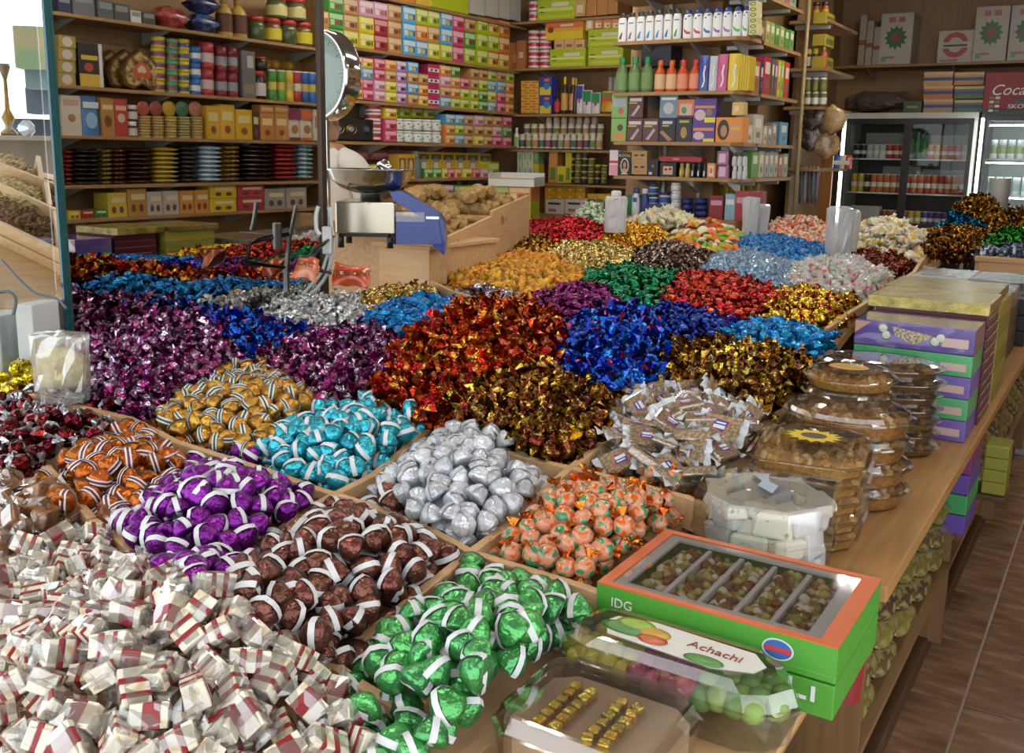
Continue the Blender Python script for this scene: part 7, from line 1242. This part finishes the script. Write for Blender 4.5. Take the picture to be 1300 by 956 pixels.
# marzipan fruit pack
ap = tag(empty('fruit_sweet_pack', (-.495, 1.262, .702), .0), 'clear pack of fruit sweets with apple label reading Achachi', 'pack'); oa = [( .19, -.02), (.165, .03), (.13, .05), (-.13, .05), (-.175, .03), (-.19, -.02), (-.175, -.06), (-.13, -.08), (.13, -.08), (.165, -.06)]
p1 = MB(); loft(p1, [(sc_(oa, .92), 0), (sc_(oa, .97), .05), (sc_(oa, 1.0), .052), (sc_(oa, 1), .056)], TUB, caps=(True, False)); p1.build('tray', ap); p2 = MB(); loft(p2, [(sc_(oa, 1.01), .056), (sc_(oa, 1.01), .06), (sc_(oa, .97), .061), (sc_(oa, .92), .085), (sc_(oa, .8), .098), (sc_(oa, .74), .1)], TUBL, caps=(False, True)); p2.build('lid', ap)
FR = [C(c, .4) for c in ('#b8a850', '#a89a3c', '#a8506a', '#8a3a5a', '#7f9a4a', '#5f8a44')]
for i in range(14):
    for j in range(4):
        k_ = 0 if i < 5 else 2 if i < 9 else 4; bm = bmesh.new(); bmesh.ops.create_icosphere(bm, subdivisions=2, radius=.019); q = MB(); bm.verts.index_update(); q.add([v.co.copy() for v in bm.verts], [[v.index for v in f_.verts] for f_ in bm.faces], FR[k_+(i+j) % 2], True); bm.free(); x = -.16+.0245*i; y = -.06+.029*j
        if inpoly(sc_(oa, .9), np.array([x]), np.array([y]))[0]: q.build('fruit_sweet', ap, (x, y, .055+r.uniform(-.004, .006)))
lb = MB(); lo = [(-.115, .022), (-.125, .0), (-.105, -.035), (.06, -.045), (.115, -.025), (.125, -.0), (.10, .028), (-.06, .035)]
lb.prism(lo, .1005, .1012, C('#dcdad4', .4)); lb.build('paper_label', ap, (.01, -.012, 0)); 
def blob(nm, x, y, a, b, c, z): q = MB(); q.lathe([(a, 0), (a*.7, .0012), (.001, .0016)], C(c, .35), 16, (0, 0, 0), 1, b/a); return q.build(nm, ap, (x, y, z))
blob('leaf_print', -.075, -.018, .045, .02, '#3f7a34', .1013); blob('apple_print', -.07, .0, .032, .02, '#8fae34', .1016); blob('mango_print', -.035, -.012, .026, .018, '#c99a2c', .1019); blob('peach_print', -.03, -.03, .024, .014, '#b8562c', .1022); blob('vine_print', .055, -.045, .03, .014, '#4f8a3a', .1024)
text('printed_word', 'Achachi', .026, C('#8a3420'), ap, (.06, -.012, .1018), (0, 0, -.06), .0004)
# clear box with golden pralines at the very front
hb_ = tag(empty('praline_box', (-.53, 1.07, .702), .0), 'clear lidded box of golden pralines at the front table edge', 'box'); oh = outline('rect', .12, .105); q = MB(); loft(q, [(sc_(oh, .92), 0), (sc_(oh, .98), .05), (sc_(oh, 1), .052)], TUB, caps=(True, False)); q.build('tray', hb_); q = MB(); loft(q, [(sc_(oh, 1.01), .052), (sc_(oh, 1.01), .057), (sc_(oh, .96), .058), (sc_(oh, .9), .08), (sc_(oh, .86), .082)], TUBL, caps=(False, True)); q.build('lid', hb_)
MB().prism(sc_(oh, .88), .004, .05, C('#b89a7c', .6)).build('paper_insert', hb_); GP = foil('#d0a52c', '#e8cf6a', .25, 60)
for i in range(6):
    for j in range(6):
        q = MB().box((-.008, -.008, 0), (.008, .008, .014), GP, .003); x, y = -.06+.024*i, -.05+.02*j
        if (i in (2, 5)): continue
        q.build('golden_praline', hb_, (x, y, .05), r.uniform(-.4, .4))
tag(MB().add([(-.02, 0, .0), (.03, .01, 0), (.04, .02, .10), (.01, .0, .13), (-.01, .02, .0), (.04, .03, 0), (.045, .03, .10), (.015, .02, .13)], [(0, 1, 2, 3), (7, 6, 5, 4), (0, 4, 5, 1), (1, 5, 6, 2), (2, 6, 7, 3), (3, 7, 4, 0)], C('#8e2a30', .4)).build('red_wrap', None, (-.37, 1.735, .5)), 'fold of red wrapping hanging between the two counters', 'wrap')
# purple and green chocolate box stack
for i in range(5):
    c = '#5f48a0' if i % 2 == 0 else '#3f9a5c'; z_ = ZT+.064*i; o = empty('chocolate_gift_box', (-.505, 3.10, z_)); h_ = .063 if i < 4 else .075
    tag(o, '%s chocolate gift box, %s from the bottom of the stack' % ('purple' if i % 2 == 0 else 'green', ordn(i)) if i < 4 else 'purple printed chocolate gift box on top of the stack', 'gift box', 'chocolate gift box stack')
    MB().box((-.165, -.105, 0), (.165, .105, h_), mottled(c, '#7d6ab8' if i % 2 == 0 else '#62b07a', 9, .35, .35, .7, 0), .003).build('carton', o)
    MB().box((.08, -.1065, h_*.25), (.15, -.1055, h_*.6), C('#c9b0a8', .4)).build('printed_plate', o)
    if i == 4:
        dg = MB(); dg.add([(-.165, -.1065, h_*.45), (-.12, -.1065, h_*.95), (-.165, -.1065, h_*.95)], [(0, 1, 2)], C('#b98f80')); dg.add([(-.06, -.107, h_*.85), (.06, -.107, h_*.6), (-.0, -.107, h_*.2), (-.05, -.107, h_*.5)], [(0, 3, 2, 1)], mottled('#c9b8a4', '#5a6a8a', 160, .4, .4, .6, 0, c3='#b8a05a')); dg.build('printed_picture', o)
        for x, z in ((-.085, .055), (-.075, .035), (.06, .03), (.075, .042)): q = MB(); q.lathe([(.014, 0), (.01, .002), (.001, .003)], C('#c9d0c0', .4), 12, M=Matrix.Rotation(math.pi/2, 4, 'X')); q.build('printed_flower', o, (x, -.106, z))
        MB().box((-.166, -.106, -.001), (.166, .106, h_+.001), clear((1, 1, 1), .2, .06)).build('shrink_film', o)
# gold wrapped stack with dark red sides
for i in range(10):
    z_ = ZT+.034*i; o = tag(empty('red_sweet_box', (-.50, 3.36, z_)), 'flat dark red sweet box with film, %s from the bottom of the stack' % ordn(i), 'box', 'dark red box stack'); MB().box((-.165, -.13, 0), (.165, .13, .0335), C('#561f2c', .3), .003).build('carton', o); MB().box((.1655, -.12, .026), (.167, .12, .031), C('#b8a0a8', .2)).build('film_fold', o)
GF = foil('#94782a', '#c2ac58', .3, 14, .35, (.4, .6), .4)
o = tag(empty('gold_wrapped_box', (-.51, 3.38, ZT+.34)), 'gold film wrapped flat box on top of the dark red stack', 'box'); MB().box((-.18, -.15, 0), (.175, .15, .035), GF, .003).build('carton', o); MB().box((-.181, -.151, -.0005), (.176, .151, .037), clear((1, 1, .93), .10, .1, 0, 30)).build('shrink_film', o)
for i in range(6): o = tag(MB().box((-.19, -.17, 0), (.17, .17, .056), C('#a39a3c' if i % 2 else '#8f8a3f', .4), .003).build('yellow_green_box', None, (-.505, 3.70, ZT+.057*i)), 'yellow green sweet box behind the dark red stack, %s from bottom' % ordn(i), 'box', 'yellow green box stack')
o = tag(empty('gold_wrapped_box', (-.52, 3.72, ZT+.343)), 'second gold film wrapped box behind the first one', 'box'); MB().box((-.19, -.17, 0), (.17, .17, .03), GF, .003).build('carton', o); MB().box((-.191, -.171, -.0005), (.171, .171, .032), clear((1, 1, .93), .10, .1, 0, 30)).build('shrink_film', o)
# silver and black boxes further back
FB = [(-.60, 4.12, .22, .17, '#8f8a86', 'grey window chocolate box', '#b5b3b0'), (-.60, 4.52, .22, .18, '#a9adb0', 'silver filmed chocolate box', '#c9cccd'), (-.72, 4.98, .12, .2, '#b8bcc0', 'small silver wrapped box beside black box', '#cfd4d8'), (-.47, 4.98, .12, .2, '#1c1d20', 'black chocolate box with white script', '#8f9096')]
for i, (x, y, a, b, c, nm, tc_) in enumerate(FB):
    for j in range(4):
        zz = ZT+.07*j; last = j == 3; o = tag(empty('filmed_box', (x, y, zz)), nm+(' on top of its stack' if last else ', layer %s from the bottom' % ordn(j)), 'box', 'filmed boxes at the table end'); MB().box((-a, -b, 0), (a, b, .069), C('#1f2024' if j < 3 and i < 3 else c, .35), .003).build('carton', o)
        if last:
            MB().box((-a*.92, -b*.9, .069), (a*.92, b*.9, .0705), C(tc_, .3, .3)).build('top_print', o); MB().box((-a-.001, -b-.001, -.0005), (a+.001, b+.001, .0725), clear((1, 1, 1), .25, .1, 0, 25)).build('shrink_film', o)
            if i == 3: text('printed_word', 'Amelie', .05, C('#d8d4d0'), o, (0, -b-.002, .036), (math.pi/2, 0, 0), .0005, shear=.25); MB().box((-a-.0015, -b-.0015, .002), (a+.0015, b, .012), C('#a87890')).build('pink_edge', o)
            if i == 0: MB().box((-.05, -.12, .0705), (.16, .02, .0715), mottled('#a8622c', '#d8d0c0', 20, .4, bump=0)).build('sweet_picture', o)
# goods on the shelf under the table
pk = [('#6a6432', 'olive'), ('#5a4a34', 'brown'), ('#7a7038', 'mustard'), ('#4a3a30', 'dark brown')]
k_ = 0
for y in np.arange(2.0, 5.3, .23):
    for j in range(4):
        c, nm = pk[(k_+j) % 4]; tag(inst('sweet_packet', m_bag(c, '#8f8652')[0], None, (-.352, float(y), .322+.07*j), (0, 0, math.pi/2), (.2, .16, .085)), '%s sweet packet under the table, pile %d, %s from bottom' % (nm, k_+1, ordn(j)), 'packet', 'packets under the table') 
    k_ += 1
for i in range(4): tag(MB().box((-.09, -.12, 0), (.0, .12, .06), C(('#5f48a0', '#3f9a5c', '#5f48a0', '#7a2f6a')[i], .4), .003).build('chocolate_gift_box', None, (-.315, 3.12, .42+.062*i)), '%s gift box hanging below the table edge, %s from bottom' % (('violet', 'green', 'purple', 'plum')[i], ordn(i)), 'gift box', 'gift boxes below the edge')
q = atz(1246, 612, .40)
for i in range(4): o = tag(MB().box((-.035, -.06, 0), (.035, .06, .04), C('#8f8f34', .4), .003).build('yellow_green_carton', None, (-.285, 3.45, .44+.041*i)), 'small yellow green carton beside the table leg, %s from bottom' % ordn(i), 'carton', 'yellow green cartons at the table side')
tag(MB().box((-.37, 3.37, .42), (-.245, 3.53, .438), DARKW, .003).build('side_ledge'), 'short dark ledge on the table side carrying yellow green cartons', 'ledge')
# far right table
ft = tag(empty('far_candy_table', (-.1, 6.1, 0)), 'light wooden candy table at the far right end', 'table'); zz = .945
MB().box((-.62, 0, .06), (1.0, .03, zz), W_PALEX, .003).build('front_panel', ft); MB().box((-.64, .03, .06), (-.61, 2.6, zz), W_PALE, .003).build('side_panel', ft); MB().box((-.61, .03, zz-.05), (1.0, 2.6, zz-.02), W_PALE).build('tray_floor', ft); MB().box((-.64, -.01, zz), (1.0, .03, zz+.03), W_PALEX, .003).build('front_rim', ft); MB().box((-.6, .05, 0), (1.0, 1.7, .06), DARKW).build('plinth', ft)
for x in (-.25, .15): MB().box((x, -.006, zz-.12), (x+.008, .0, zz), C('#6a4a2a')).build('panel_joint', ft)
tag(MB().box((-.62, 5.55, .0), (.4, 6.0, .012), C('#9aa4ac', .15, .3), .003).build('floor_mat'), 'pale glossy mat on the floor before the far table', 'mat')
